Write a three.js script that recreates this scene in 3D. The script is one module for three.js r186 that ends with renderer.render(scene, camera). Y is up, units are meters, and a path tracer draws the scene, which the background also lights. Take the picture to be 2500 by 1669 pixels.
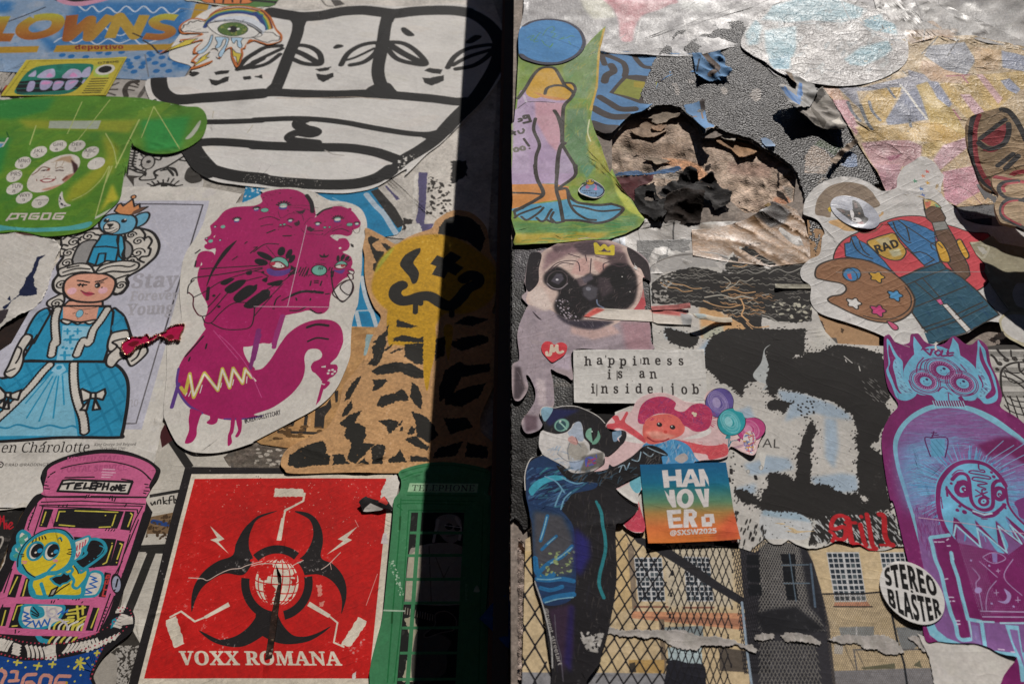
import * as THREE from 'three';
import { TessellateModifier } from 'three/addons/modifiers/TessellateModifier.js';
import { mergeGeometries } from 'three/addons/utils/BufferGeometryUtils.js';
import { Sky } from 'three/addons/objects/Sky.js';

// ---------- camera, sky, sun, exposure (metres, y up) ----------
const scene = new THREE.Scene();
const camera = new THREE.PerspectiveCamera(37.93, 1024 / 683, 0.05, 400);
camera.position.set(0, 1.6, 1.2);                       // a person's eye height, looking up a poster-covered wall
camera.rotation.set(39.14 * Math.PI / 180, 0, 0);
camera.rotateZ(0.5 * Math.PI / 180);
camera.focus = 1.3;
camera.userData.fStop = 6.3;
const SUN = new THREE.Vector3(0.5, 2.0, 1.0).normalize();
const sky = new Sky();
sky.name = 'sky';
sky.scale.setScalar(300);
const su = sky.material.uniforms;
su.sunPosition.value.copy(SUN);
su.turbidity.value = 2.5; su.rayleigh.value = 0.7; su.mieCoefficient.value = 0.003;
scene.add(sky);
scene.environmentIntensity = 0.1;
const sun = new THREE.DirectionalLight(0xfff9f2, 4.5);
sun.name = 'sun';
sun.position.copy(SUN).multiplyScalar(20).add(new THREE.Vector3(0, 2.5, 0));
sun.target.position.set(0, 2.5, 0);
sun.castShadow = true;
sun.shadow.camera.left = -4; sun.shadow.camera.right = 4; sun.shadow.camera.top = 4; sun.shadow.camera.bottom = -4;
sun.shadow.mapSize.set(2048, 2048);
scene.add(sun, sun.target);
const renderer = new THREE.WebGLRenderer();
renderer.toneMapping = THREE.LinearToneMapping;
renderer.toneMappingExposure = 1.12;
renderer.shadowMap.enabled = true;

// ---------- small maths ----------
const PROUD = 0.234;                                     // the right-hand wall stands this far in front of the left one
const U = 1 / 5000, Y0 = 2;                              // drawing unit: 0.2 mm, measured from 2 m above the ground
let rs = 12345;
const rnd = () => { rs = (rs + 0x6d2b79f5) | 0; let t = Math.imul(rs ^ (rs >>> 15), 1 | rs); t = (t + Math.imul(t ^ (t >>> 7), 61 | t)) ^ t; return ((t ^ (t >>> 14)) >>> 0) / 4294967296; };
const seed = (n) => { rs = n * 7919 + 17; };
const sstep = (a, b, x) => { const t = Math.min(1, Math.max(0, (x - a) / (b - a))); return t * t * (3 - 2 * t); };
const hash = (x, y) => { let h = Math.imul(x, 374761393) + Math.imul(y, 668265263); h = Math.imul(h ^ (h >>> 13), 1274126177); return ((h ^ (h >>> 16)) >>> 0) / 4294967296; };
function vn(x, y, per = 0) {                             // value noise, optionally periodic
  const ix = Math.floor(x), iy = Math.floor(y), fx = x - ix, fy = y - iy, m = (v) => per ? ((v % per) + per) % per : v;
  const sx = fx * fx * (3 - 2 * fx), sy = fy * fy * (3 - 2 * fy);
  const a = hash(m(ix), m(iy)), b = hash(m(ix + 1), m(iy)), c = hash(m(ix), m(iy + 1)), d = hash(m(ix + 1), m(iy + 1));
  return a + (b - a) * sx + (c - a) * sy + (a - b - c + d) * sx * sy;
}
const fbm = (x, y, o = 4) => { let s = 0, a = 0.5; for (let i = 0; i < o; i++) { s += a * vn(x, y); x = x * 2.03 + 13.7; y = y * 2.03 + 7.1; a *= 0.5; } return s; };

// ---------- paths: a start "x y" and then steps "dx dy" in drawing units; ";" starts a new run, ~ makes a run smooth, wN sets a line width ----------
function paths(s) {
  const out = []; let cur = null, pend = null;
  const start = () => { cur = { pts: [], smooth: false }; out.push(cur); };
  start();
  let w = 0, lx = 0, ly = 0;
  for (const t of s.split(' ')) {
    if (!t) continue;
    if (t === ';' || t === '~;') { const sm = cur.smooth; start(); cur.smooth = sm; continue; }
    if (t === '~') { cur.smooth = true; continue; }
    if (t[0] === 'w') { w = +t.slice(1); continue; }
    if (pend === null) pend = +t; else { lx += pend; ly += +t; cur.pts.push([lx, ly]); pend = null; }
  }
  out.w = w;
  return out;
}
function spline(p, closed, n = 6) {
  const r = [], N = p.length, g = (i) => closed ? p[(i + N) % N] : p[Math.min(N - 1, Math.max(0, i))];
  for (let i = 0; i < (closed ? N : N - 1); i++) {
    const a = g(i - 1), b = g(i), c = g(i + 1), d = g(i + 2);
    for (let k = 0; k < n; k++) {
      const t = k / n, t2 = t * t, t3 = t2 * t;
      r.push([0, 1].map((j) => 0.5 * (2 * b[j] + (c[j] - a[j]) * t + (2 * a[j] - 5 * b[j] + 4 * c[j] - d[j]) * t2 + (3 * b[j] - a[j] - 3 * c[j] + d[j]) * t3)));
    }
  }
  if (!closed) r.push(p[N - 1]);
  return r;
}
const poly = (s, closed = true, n = 6) => paths(s).filter((q) => q.pts.length > 1).map((q) => q.smooth ? spline(q.pts, closed, n) : q.pts);
const pt = (s) => paths(s)[0].pts[0];
function trace(c, list, closed) { c.beginPath(); for (const p of list) { p.forEach((q, i) => i ? c.lineTo(q[0], q[1]) : c.moveTo(q[0], q[1])); if (closed) c.closePath(); } }
function F(c, s, col, line, lw) { const l = poly(s); trace(c, l, true); if (col) { c.fillStyle = col; c.fill(); } if (line) { c.strokeStyle = line; c.lineWidth = lw * 1.3; c.lineJoin = 'round'; c.stroke(); } }
function S(c, s, col, w, cap = 'round') { const P = paths(s); trace(c, poly(s, false), false); c.strokeStyle = col; c.lineWidth = w || P.w * 1.22; c.lineCap = cap; c.lineJoin = 'round'; c.stroke(); }
function D(c, s, col, w) { const P = paths(s); c.fillStyle = col; for (const q of P) for (const p of q.pts) { c.beginPath(); c.arc(p[0], p[1], (w || P.w) / 2, 0, 7); c.fill(); } }
function B(c, s, col, blur) { c.save(); c.filter = `blur(${(blur * c.k).toFixed(1)}px)`; F(c, s, col); c.restore(); }      // soft-edged spray or photographic tone in a print
function jag(l, amp, step) { return l.map((p) => { const r = []; for (let i = 0; i < p.length; i++) { const a = p[i], b = p[(i + 1) % p.length], d = Math.hypot(b[0] - a[0], b[1] - a[1]), n = Math.max(1, Math.round(d / step)); for (let k = 0; k < n; k++) r.push([a[0] + (b[0] - a[0]) * k / n + (rnd() - 0.5) * amp, a[1] + (b[1] - a[1]) * k / n + (rnd() - 0.5) * amp]); } return r; }); }
function J(c, s, col, amp = 14, step = 16) { trace(c, jag(poly(s), amp, step), true); c.fillStyle = col; c.fill(); }
function frame(s) { const [a, r, t] = paths(s)[0].pts; return { a, rx: r[0] - a[0], ry: r[1] - a[1], tx: t[0] - a[0], ty: t[1] - a[1] }; }
function E(c, s, fill, line, lw) { const f = frame(s); c.save(); c.beginPath(); c.transform(f.rx, f.ry, f.tx, f.ty, f.a[0], f.a[1]); c.arc(0, 0, 1, 0, 7); c.restore(); if (fill) { c.fillStyle = fill; c.fill(); } if (line) { c.strokeStyle = line; c.lineWidth = lw; c.stroke(); } }
const ell = (s, n = 48) => { const f = frame(s); return Array.from({ length: n }, (_, i) => { const a = i / n * Math.PI * 2, x = Math.cos(a), y = Math.sin(a); return [f.a[0] + f.rx * x + f.tx * y, f.a[1] + f.ry * x + f.ty * y]; }); };
function T(c, str, s, col, font = 'sans-serif', bold = '') {          // lettering: baseline start, baseline end, top of the first capital
  const f = frame(s);
  c.save(); c.font = `${bold} 100px ${font}`; const w = c.measureText(str).width;
  c.transform(f.rx / w, f.ry / w, -f.tx / 72, -f.ty / 72, f.a[0], f.a[1]);
  c.fillStyle = col; c.fillText(str, 0, 0);
  if (bold === 'bold') { c.strokeStyle = col; c.lineWidth = 3; c.strokeText(str, 0, 0); }
  c.restore();
}
function TL(c, str, s, col, font) {                                   // typewriter lettering: every character in its own equal cell
  const f = frame(s), n = str.length;
  for (let i = 0; i < n; i++) {
    if (str[i] === ' ') continue;
    c.save(); c.font = `100px ${font}`; const w = c.measureText(str[i]).width, h = f.ty / 72, jy = (rnd() - 0.5) * 8, cw = Math.hypot(f.rx, f.ry) / n;
    c.transform(f.rx / n / 100, f.ry / n / 100, -f.tx / 72, -f.ty / 72, f.a[0] + f.rx * (i + 0.5) / n, f.a[1] + f.ry * (i + 0.5) / n + jy);
    c.rotate((rnd() - 0.5) * 0.08);
    c.fillStyle = col; c.fillText(str[i], -w / 2, 0); c.strokeStyle = col; c.lineWidth = 6; c.strokeText(str[i], -w / 2, 0);
    c.restore();
  }
}
function along(list, step, fn) { for (const p of list) { let acc = 0; for (let i = 0; i + 1 < p.length; i++) { const a = p[i], b = p[i + 1], d = Math.hypot(b[0] - a[0], b[1] - a[1]); while (acc < d) { const t = acc / d; fn(a[0] + (b[0] - a[0]) * t, a[1] + (b[1] - a[1]) * t, (b[0] - a[0]) / d, (b[1] - a[1]) / d); acc += step; } acc -= d; } } }
function clip(c, s, fn) { c.save(); trace(c, typeof s === 'string' ? poly(s) : s, true); c.clip(); fn(); c.restore(); }
function mottle(c, cols, n, r0, r1, alpha, sx = 1, ang = 0) {          // loose brush or spray patches of ink over the whole sheet
  for (let i = 0; i < n; i++) {
    c.save(); c.globalAlpha = alpha * (0.4 + rnd() * 0.6); c.fillStyle = cols[Math.floor(rnd() * cols.length)];
    c.translate(c.x0 + rnd() * c.w, c.y0 + rnd() * c.h); c.rotate(ang + (rnd() - 0.5) * 0.7);
    const r = r0 + rnd() * (r1 - r0); c.beginPath();
    for (let k = 0; k < 14; k++) { const a = k / 14 * 6.283, q = r * (0.6 + rnd() * 0.6); c.lineTo(Math.cos(a) * q * sx, Math.sin(a) * q); }
    c.closePath(); c.fill(); c.restore();
  }
}
function specks(c, s, n, r0, r1, col, ang) { const l = poly(s); let x0 = 1e9, x1 = -1e9, y0 = 1e9, y1 = -1e9; for (const p of l) for (const q of p) { x0 = Math.min(x0, q[0]); x1 = Math.max(x1, q[0]); y0 = Math.min(y0, q[1]); y1 = Math.max(y1, q[1]); } clip(c, l, () => { c.fillStyle = col; for (let i = 0; i < n; i++) { const r = r0 + rnd() * (r1 - r0); c.save(); c.translate(x0 + rnd() * (x1 - x0), y0 + rnd() * (y1 - y0)); c.rotate(ang ?? rnd() * 6); c.beginPath(); c.ellipse(0, 0, r, r * (0.3 + rnd() * 0.5), 0, 0, 7); c.fill(); c.restore(); } }); }

// ---------- shared surface textures ----------
const NS = 512, noiseA = new Float32Array(NS * NS), noiseB = new Float32Array(NS * NS), noiseC = new Float32Array(NS * NS);
for (let y = 0; y < NS; y++) for (let x = 0; x < NS; x++) {
  noiseA[y * NS + x] = hash(x, y) * 0.5 + vn(x / 2, y / 2, 256) * 0.5 - 0.5;
  noiseC[y * NS + x] = vn(x / 8, y / 8, 64) * 0.55 + vn(x / 4, y / 4, 128) * 0.45 - 0.5;
  noiseB[y * NS + x] = vn(x / 64, y / 64, 8) * 0.5 + vn(x / 24 + 5, y / 24, 0) * 0.3 + vn(x / 8, y / 8, 64) * 0.2 - 0.5;
}
function wear(ctx, W, H, o) {                            // paper grain, faded ink, blotches, scuffs: matter that stays put under any light
  const im = ctx.getImageData(0, 0, W, H), d = im.data, g = (o.grain ?? 0.10) * 0.95, b = (o.blot ?? 0.10) * 1.2, sc = (o.scuff ?? 0.16) * 2.2, fade = o.fade ?? 0.01, off = o.seed * 37, q = 0.46 / (o.k ?? 0.46);
  for (let y = 0; y < H; y++) for (let x = 0; x < W; x++) {
    const X = (x * q) | 0, Y = (y * q) | 0, i = (y * W + x) * 4, A = noiseA[((y + off) & 511) * NS + ((x + off * 3) & 511)], C = noiseC[((Y + off * 7) & 511) * NS + ((X + off) & 511)], Bn = noiseB[(((Y >> 1) + off) & 511) * NS + (((X >> 1) + off * 5) & 511)];
    const m = 1 + A * g * 0.7 + C * g * 1.3 + Bn * b, s = Math.min(0.75, Math.max(0, Bn * 0.9 + C * 1.1 + A * 0.25 - 0.42) * sc * 2.4) + fade;
    for (let k = 0; k < 3; k++) { const v = d[i + k], ink = v < 64 ? v * (0.55 + 0.45 * v / 64) : v; d[i + k] = Math.min(255, (ink * (1 - s) + (186 - k * 5) * s) * m); }
    d[i + 3] = 255;
  }
  ctx.putImageData(im, 0, 0);
}
function tile(size, fn) {                                // greyscale DataTexture
  const a = new Uint8Array(size * size * 4);
  for (let y = 0; y < size; y++) for (let x = 0; x < size; x++) { const v = Math.max(0, Math.min(255, fn(x, y) * 255)), i = (y * size + x) * 4; a[i] = a[i + 1] = a[i + 2] = v; a[i + 3] = 255; }
  const t = new THREE.DataTexture(a, size, size); t.wrapS = t.wrapT = THREE.RepeatWrapping; t.magFilter = THREE.LinearFilter; t.needsUpdate = true;
  return t;
}
const ridge = (v) => 1 - Math.abs(v * 2 - 1);
const paperBump = tile(1024, (x, y) => {                 // pasted paper: fibre, long horizontal paste wrinkles, a few bubbles
  const wx = x + 40 * vn(x / 128, y / 128, 8), wy = y + 40 * vn(x / 128 + 9, y / 128, 0);
  const wr = Math.pow(ridge(vn(wx / 128, wy / 32, 0)), 7) * 0.30, w2 = Math.pow(ridge(vn(x / 64 + 31, y / 21.33, 0)), 10) * 0.14;
  return 0.30 + wr + w2 + (vn(x / 128, y / 128, 8) - 0.5) * 0.22 + (vn(x / 16, y / 16, 64) - 0.5) * 0.05 + (hash(x, y) - 0.5) * 0.05 + (vn(x / 3, y / 3) - 0.5) * 0.06;
});
const crumple = tile(1024, (x, y) => {                   // stiff varnished paper: sharp creases and small pimples
  const a = ridge(vn(x / 64 + vn(x / 32, y / 32) * 1.2, y / 64, 0)), b = ridge(vn(x / 22 + 7, y / 40 + vn(x / 50, y / 50), 0)), d = ridge(vn((x + y) / 30, (x - y) / 60));
  return 0.2 + Math.pow(a, 5) * 0.35 + Math.pow(b, 4) * 0.18 + Math.pow(d, 6) * 0.16 + (vn(x / 7, y / 7) - 0.5) * 0.16 + (vn(x / 3, y / 3) - 0.5) * 0.07;
});
const granular = tile(1024, (x, y) => {                  // tar-like lumpy coat
  let m = 9; const cx = x / 9, cy = y / 9, ix = Math.floor(cx), iy = Math.floor(cy);
  for (let j = -1; j < 2; j++) for (let i = -1; i < 2; i++) { const px = ix + i + hash(ix + i, iy + j), py = iy + j + hash(iy + j, ix + i + 50); m = Math.min(m, (px - cx) ** 2 + (py - cy) ** 2); }
  return 0.75 - Math.sqrt(m) * 0.6 + (vn(x / 40, y / 40) - 0.5) * 0.3 + (vn(x / 4, y / 4) - 0.5) * 0.1;
});
const rough = tile(512, (x, y) => 0.86 + (vn(x / 64, y / 64, 8) - 0.5) * 0.22 + (vn(x / 9, y / 9) - 0.5) * 0.16);

// ---------- sheets pasted on a wall ----------
// slow unevenness of the two walls, metres
const lump = (w, x, y) => w === 'L' ? (fbm(x * 7 + 3, y * 7, 2) - 0.35) * 0.0035 + (vn(x * 26, y * 26) - 0.5) * 0.0006
  : (fbm(x * 8 + 40, y * 8, 2) - 0.35) * 0.004 + (vn(x * 30 + 5, y * 30) - 0.5) * 0.0008 + sstep(2.75, 3.0, y) * (vn(x * 30, y * 24) - 0.5) * 0.0012;
const LIFT = 0.00055;                                    // one layer of paper and paste
const counts = {};
function numbered(n) { counts[n] = (counts[n] ?? 0) + 1; return counts[n] === 1 ? n : `${n}_${String(counts[n] - 1).padStart(3, '0')}`; }
let sheetNo = 0;
const shared = {};
function edgeDist(P, x, y) { let m = 1e9; for (const p of P) for (let i = 0, j = p.length - 1; i < p.length; j = i++) { const a = p[j], b = p[i], dx = b[0] - a[0], dy = b[1] - a[1], t = Math.max(0, Math.min(1, ((x - a[0]) * dx + (y - a[1]) * dy) / (dx * dx + dy * dy || 1))), e = (a[0] + dx * t - x) ** 2 + (a[1] + dy * t - y) ** 2; if (e < m) m = e; } return Math.sqrt(m); }
function dense(p, step) { const r = []; for (let i = 0; i < p.length; i++) { const a = p[i], b = p[(i + 1) % p.length], d = Math.hypot(b[0] - a[0], b[1] - a[1]), n = Math.max(1, Math.ceil(d / step)); for (let k = 0; k < n; k++) r.push([a[0] + (b[0] - a[0]) * k / n, a[1] + (b[1] - a[1]) * k / n]); } return r; }
function art(o, x0, y0, w, h) {                          // draws a sheet's print into its own canvas, upright in wall units
  const k = Math.min(o.k ?? 0.46, 2040 / w, 2040 / h), W = Math.max(8, Math.round(w * k)), H = Math.max(8, Math.round(h * k));
  const cv = document.createElement('canvas'); cv.width = W; cv.height = H;
  const c = cv.getContext('2d');
  c.fillStyle = o.base ?? '#d3cec6'; c.fillRect(0, 0, W, H);
  c.k = W / w; c.x0 = x0; c.y0 = y0; c.w = w; c.h = h;
  c.setTransform(W / w, 0, 0, -H / h, -x0 * W / w, H + y0 * H / h);
  if (o.draw) o.draw(c);
  c.setTransform(1, 0, 0, 1, 0, 0);
  wear(c, W, H, { seed: sheetNo, k: W / w, ...(o.wear ?? {}) });
  const t = new THREE.CanvasTexture(cv); t.colorSpace = THREE.SRGBColorSpace;
  return t;
}
function tex(t, w, h, size, ox = 0, oy = 0, rot = 0) { const q = t.clone(); q.rotation = rot; q.repeat.set(w / size, h / size); q.offset.set(ox, oy); return q; }
function sheet(o) {
  sheetNo++; seed(sheetNo * 31 + 5);
  const wall = o.wall ?? 'L', zw = wall === 'L' ? 0 : wall === 'R' ? PROUD : 0;
  const parts = o.ellipse ? [ell(o.ellipse)] : poly(o.outline, true, o.smoothN ?? 6);
  let loops = parts;
  if (o.torn) loops = jag(loops, o.torn[0], o.torn[1]);
  const folds = [], all = loops.flat(), xs = all.map((p) => p[0]), ys = all.map((p) => p[1]);
  const x0 = Math.min(...xs), y0 = Math.min(...ys), w = Math.max(...xs) - x0, h = Math.max(...ys) - y0;
  const edge = (o.mesh ?? 7.5) * 5, P = loops.map((p) => dense(p, edge));
  const shape = new THREE.Shape(P[0].map((p) => new THREE.Vector2(p[0], p[1])));
  for (const hole of P.slice(1)) shape.holes.push(new THREE.Path(hole.map((p) => new THREE.Vector2(p[0], p[1]))));
  let g = new TessellateModifier(edge * 1.35, 7).modify(new THREE.ShapeGeometry(shape));
  if (g.index) g = g.toNonIndexed();
  const lifts = (o.lifts ?? []).map(([s, r, a]) => { const q = pt(s); return [q[0], q[1], r * 5, a / 1000]; });
  const t0 = (o.thick ?? 0.4) / 1000, rim = (o.rim ?? 0.25) / 1000, base = zw + o.layer * LIFT;
  if (!o.parent && !o.torn) {                             // each sheet's own paste wrinkles and trapped air
    for (let i = Math.min(16, 1 + Math.round(w * h * U * U * 90)); i > 0; i--) { const q = [x0 + rnd() * w, y0 + rnd() * h], a = (rnd() - 0.5) * 1.1 + (rnd() < 0.25 ? 1.4 : 0); folds.push([q[0], q[1], Math.cos(a), Math.sin(a), 120 + rnd() * 420, 13 + rnd() * 16, (0.00025 + rnd() * 0.0005) * (o.crease ?? 1), rnd() * 9]); }
    for (let i = Math.min(14, Math.round(w * h * U * U * 110)); i > 0; i--) folds.push([x0 + rnd() * w, y0 + rnd() * h, 1, 0, 18 + rnd() * 24, 14 + rnd() * 18, (0.0002 + rnd() * 0.0004) * (o.crease ?? 1), 0]);
  }
  const H = (X, Y) => {
    const x = X * U, y = Y * U + Y0;
    let z = base + lump(wall, x, y) + t0;
    if (rim || lifts.length) {
      const d = edgeDist(P, X, Y);
      if (rim && d < 25) z += rim * (1 - d / 25) ** 2 * Math.max(0, vn(x * 55 + o.layer * 3.3, y * 55) * 2 - 0.6);
      for (const L of lifts) { const q = Math.hypot(X - L[0], Y - L[1]) / L[2]; if (q < 1) z += L[3] * (1 - q) * (1 - q) * (1 + q * 0.6); }
    }
    for (const f of folds) { const dx = X - f[0], dy = Y - f[1], t = (dx * f[2] + dy * f[3]) / f[4]; if (t < 1 && t > -1) { const p = (dy * f[2] - dx * f[3] + (f[7] ? 14 * Math.sin(t * 3 + f[7]) : 0)) / f[5]; if (p < 2.5 && p > -2.5) z += f[6] * Math.exp(-p * p) * (1 - t * t) ** 2; } }
    return o.relief ? z + o.relief(x, y, X, Y) : z;
  };
  const a = g.attributes.position.array, n = a.length / 3, pos = [], nor = [], uv = [], cache = new Map();
  const at = (X, Y) => { const key = X + ',' + Y; let v = cache.get(key); if (!v) { const z = H(X, Y), e = 4, zx = H(X + e, Y), zy = H(X, Y + e), N = new THREE.Vector3(-(zx - z) / (e * U), -(zy - z) / (e * U), 1).normalize(); v = [X * U, Y * U + Y0, z, N.x, N.y, N.z]; cache.set(key, v); } return v; };
  const push = (X, Y, dz, nx, ny, nz) => { const v = at(X, Y); pos.push(v[0], v[1], v[2] - dz); if (nz === undefined) nor.push(v[3], v[4], v[5]); else nor.push(nx, ny, nz); uv.push((X - x0) / w, (Y - y0) / h); };
  for (let i = 0; i < n; i++) push(a[i * 3], a[i * 3 + 1], 0);
  for (const p of P) for (let i = 0; i < p.length; i++) {             // the cut edge of the sheet
    const q = p[i], r = p[(i + 1) % p.length], dx = r[0] - q[0], dy = r[1] - q[1], l = Math.hypot(dx, dy) || 1, area = 1, nx = dy / l * area, ny = -dx / l * area;
    push(q[0], q[1], 0, nx, ny, 0); push(q[0], q[1], t0, nx, ny, 0); push(r[0], r[1], t0, nx, ny, 0);
    push(q[0], q[1], 0, nx, ny, 0); push(r[0], r[1], t0, nx, ny, 0); push(r[0], r[1], 0, nx, ny, 0);
  }
  const cx = (x0 + w / 2) * U, cy = (y0 + h / 2) * U + Y0, cz = base;
  for (let i = 0; i < pos.length; i += 3) { pos[i] -= cx; pos[i + 1] -= cy; pos[i + 2] -= cz; }
  const geo = new THREE.BufferGeometry();
  geo.setAttribute('position', new THREE.Float32BufferAttribute(pos, 3)); geo.setAttribute('normal', new THREE.Float32BufferAttribute(nor, 3)); geo.setAttribute('uv', new THREE.Float32BufferAttribute(uv, 2));
  const mw = w * U, mh = h * U, M = o.mat ?? {};
  const bumpT = M.bump ?? paperBump, bs = M.bumpSize ?? 0.32;
  if (o.share && !shared[o.share]) shared[o.share] = art({ ...o, base: '#dcdcdc', draw(c) { mottle(c, ['#f4f2ef', '#a8a6a3', '#c4c2bf'], 70, w * 0.02, w * 0.09, 0.4); } }, x0, y0, w, h);
  const mat = new THREE.MeshPhysicalMaterial({ map: o.share ? shared[o.share] : art(o, x0, y0, w, h), color: o.share ? o.base : 0xffffff, roughness: M.rough ?? 0.75, roughnessMap: M.rough ? tex(rough, mw, mh, 0.11, x0 * 0.01, y0 * 0.01) : null, bumpMap: tex(bumpT, mw, mh, bs, (x0 % 997) / 997, (y0 % 991) / 991, o.mat?.bump ? 0 : [0, 0.5, -0.35, 0.2, 1.2, -0.15][sheetNo % 6]), bumpScale: M.bumpScale ?? 0.00038, metalness: M.metal ?? 0, specularIntensity: M.spec ?? (wall === 'R' ? 0.22 : 0.35), clearcoat: M.coat ?? 0, clearcoatRoughness: M.coatRough ?? 0.3 });
  mat.name = o.name + '_surface';
  const m = new THREE.Mesh(geo, mat);
  m.castShadow = m.receiveShadow = true;
  m.position.set(cx, cy, cz);
  if (o.parent) { m.name = o.name; m.position.sub(o.parent.position); o.parent.add(m); if (o.kind) m.userData.kind = o.kind; return m; }
  m.name = numbered(o.name);
  m.userData = { label: o.label, category: o.category };
  if (o.group) m.userData.group = o.group;
  scene.add(m);
  return m;
}
function thing(name, label, category, x, y, z, group) { const g = new THREE.Group(); g.name = numbered(name); g.position.set(x, y, z); g.userData = { label, category }; if (group) g.userData.group = group; scene.add(g); return g; }
function part(parent, name, geo, mat, x = 0, y = 0, z = 0) { const m = new THREE.Mesh(geo, mat); m.name = name; m.position.set(x, y, z); m.castShadow = m.receiveShadow = true; parent.add(m); return m; }
function struct(m) { m.userData.kind = 'structure'; m.castShadow = m.receiveShadow = true; scene.add(m); return m; }
const plain = (r, g, b, rough = 0.85, spec = 0.5) => { const m = new THREE.MeshPhysicalMaterial({ roughness: rough, specularIntensity: spec }); m.color.setRGB(r, g, b); return m; };
const WHITE = '#d9d4cc', INK = '#26231f';

// ---------- setting ----------
{
  const g = new THREE.PlaneGeometry(300, 300, 1, 1); g.rotateX(-Math.PI / 2);
  const m = new THREE.MeshPhysicalMaterial({ color: 0x3a3937, roughness: 0.95, bumpMap: tex(granular, 300, 300, 0.5), bumpScale: 0.004 });
  const q = new THREE.Mesh(g, m); q.name = 'alley_ground'; struct(q);
}
{ // unseen building, added across the alley to keep the low sky off both walls
  const b = thing('added_sky_block_building', 'unseen dark brick building added across the alley to block the low sky', 'building', 0, 0, 4.6);
  const br = plain(0.10, 0.075, 0.06, 0.95), gl = plain(0.02, 0.025, 0.03, 0.15), fr = plain(0.2, 0.19, 0.17);
  part(b, 'wall', new THREE.BoxGeometry(34, 9.9, 4), br, 0, 4.95, 2);
  part(b, 'parapet', new THREE.BoxGeometry(34.3, 0.35, 4.3), fr, 0, 10.075, 2);
  for (let i = -4; i < 5; i++) for (const y of [2, 5.2, 7.9]) { const w = part(b, 'window', new THREE.BoxGeometry(1.3, 1.8, 0.06), fr, i * 3.4, y, -0.03); part(w, 'pane', new THREE.BoxGeometry(1.12, 1.62, 0.02), gl, 0, 0, -0.035); }
}
const leftWall = thing('poster_wall', 'left wall panel set back and covered in pasted posters', 'wall', -3, 0, 0);
part(leftWall, 'masonry', new THREE.BoxGeometry(6.02, 7, 0.3), plain(0.25, 0.21, 0.18), 0, 3.5, -0.151);
const rightWall = thing('poster_wall', 'right wall standing forward, torn posters over bare brown plaster', 'wall', 3, 0, 0);
part(rightWall, 'masonry', new THREE.BoxGeometry(5.992, 7, PROUD - 0.014), plain(0.33, 0.26, 0.21), 0.001, 3.5, (PROUD - 0.014) / 2);

sheet({ parent: leftWall, name: 'paste_residue', outline: "-6122 8214 3290 53 2950 48 -17 -8331 -3309 -28", layer: 0, mesh: 30, k: 0.3, base: '#aaa49b', wear: { grain: 0.25, blot: 0.5 }, draw(c) {
  mottle(c, ['#c9c4bb', '#8c857b', '#6e5f50', '#b9b3a8'], 900, 15, 90, 0.35);
  J(c, "-4298 3298 514 -114 62 243 24 -608 -25 82 -67 -438 -182 -106", '#2e2019', 30, 40);
  J(c, "-2031 2075 938 1327 116 -802 -585 -938 -392 -4", '#5d5143', 30, 40);
  J(c, "-2693 740 242 656 78 -170 76 -634 -27 -456 -270 -2", '#5a544c', 30, 40);
  J(c, "-3315 1411 53 56 -40 -146 -22 -131 -7 -263 -50 56 34 313", '#4a3a26', 20, 20);
  F(c, "-1964 1064 520 5 33 82 75 -1006 -304 -3", '#857d74');
  specks(c, "-947 4902 529 7 35 -995 -492 -6", 260, 10, 40, '#3b3631');
} });

// ---------- left wall, lowest layer of paper ----------
sheet({ name: 'backing_paper', label: 'grey-white weathered paper behind the burger face cut-out, with one faded purple band', category: 'poster', layer: 1,
  outline: "-4811 8005 2017 32 2451 40 198 -865 -68 -3296 -649 72 -211 24 -133 617 -1430 1950 -819 -200", k: 0.35, wear: { grain: 0.18, blot: 0.3 }, draw(c) {
    c.fillStyle = '#cbc5bd'; c.fillRect(c.x0, c.y0, c.w, c.h);
    mottle(c, ['#b4aea6', '#d8d3cb', '#9b958e'], 200, 20, 80, 0.3);
    F(c, "-1988 7606 96 2 70 -85 -103 -45", '#4b4642'); S(c, "~ w16 -2085 7605 62 -107 74 -20", '#77726d');
    J(c, "-859 4842 82 1 13 -426 0 -238 82 1 -32 -110 -79 26 -46 123 11 197", '#565078', 8, 20);
    S(c, "w27 -873 4797 12 -480", '#ded9d2');
    J(c, "-1149 4659 20 0 133 -173 -28 -15", '#565078', 6, 12);
    specks(c, "-767 4783 212 3 22 -493 -223 -3", 70, 8, 26, '#2f2b27');
    J(c, "-565 4999 123 2 18 -214 -126 -106", '#1d1b1a', 30, 20); J(c, "-554 4992 123 -14 7 -180 -131 -1", '#1d1b1a', 30, 20);
    J(c, "-948 4246 88 -13 -28 -138 -58 -1", '#2b2724', 16, 14); J(c, "-923 4177 125 1 19 -136 -133 -15", '#d7d3cc', 20, 18);
  } });
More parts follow.
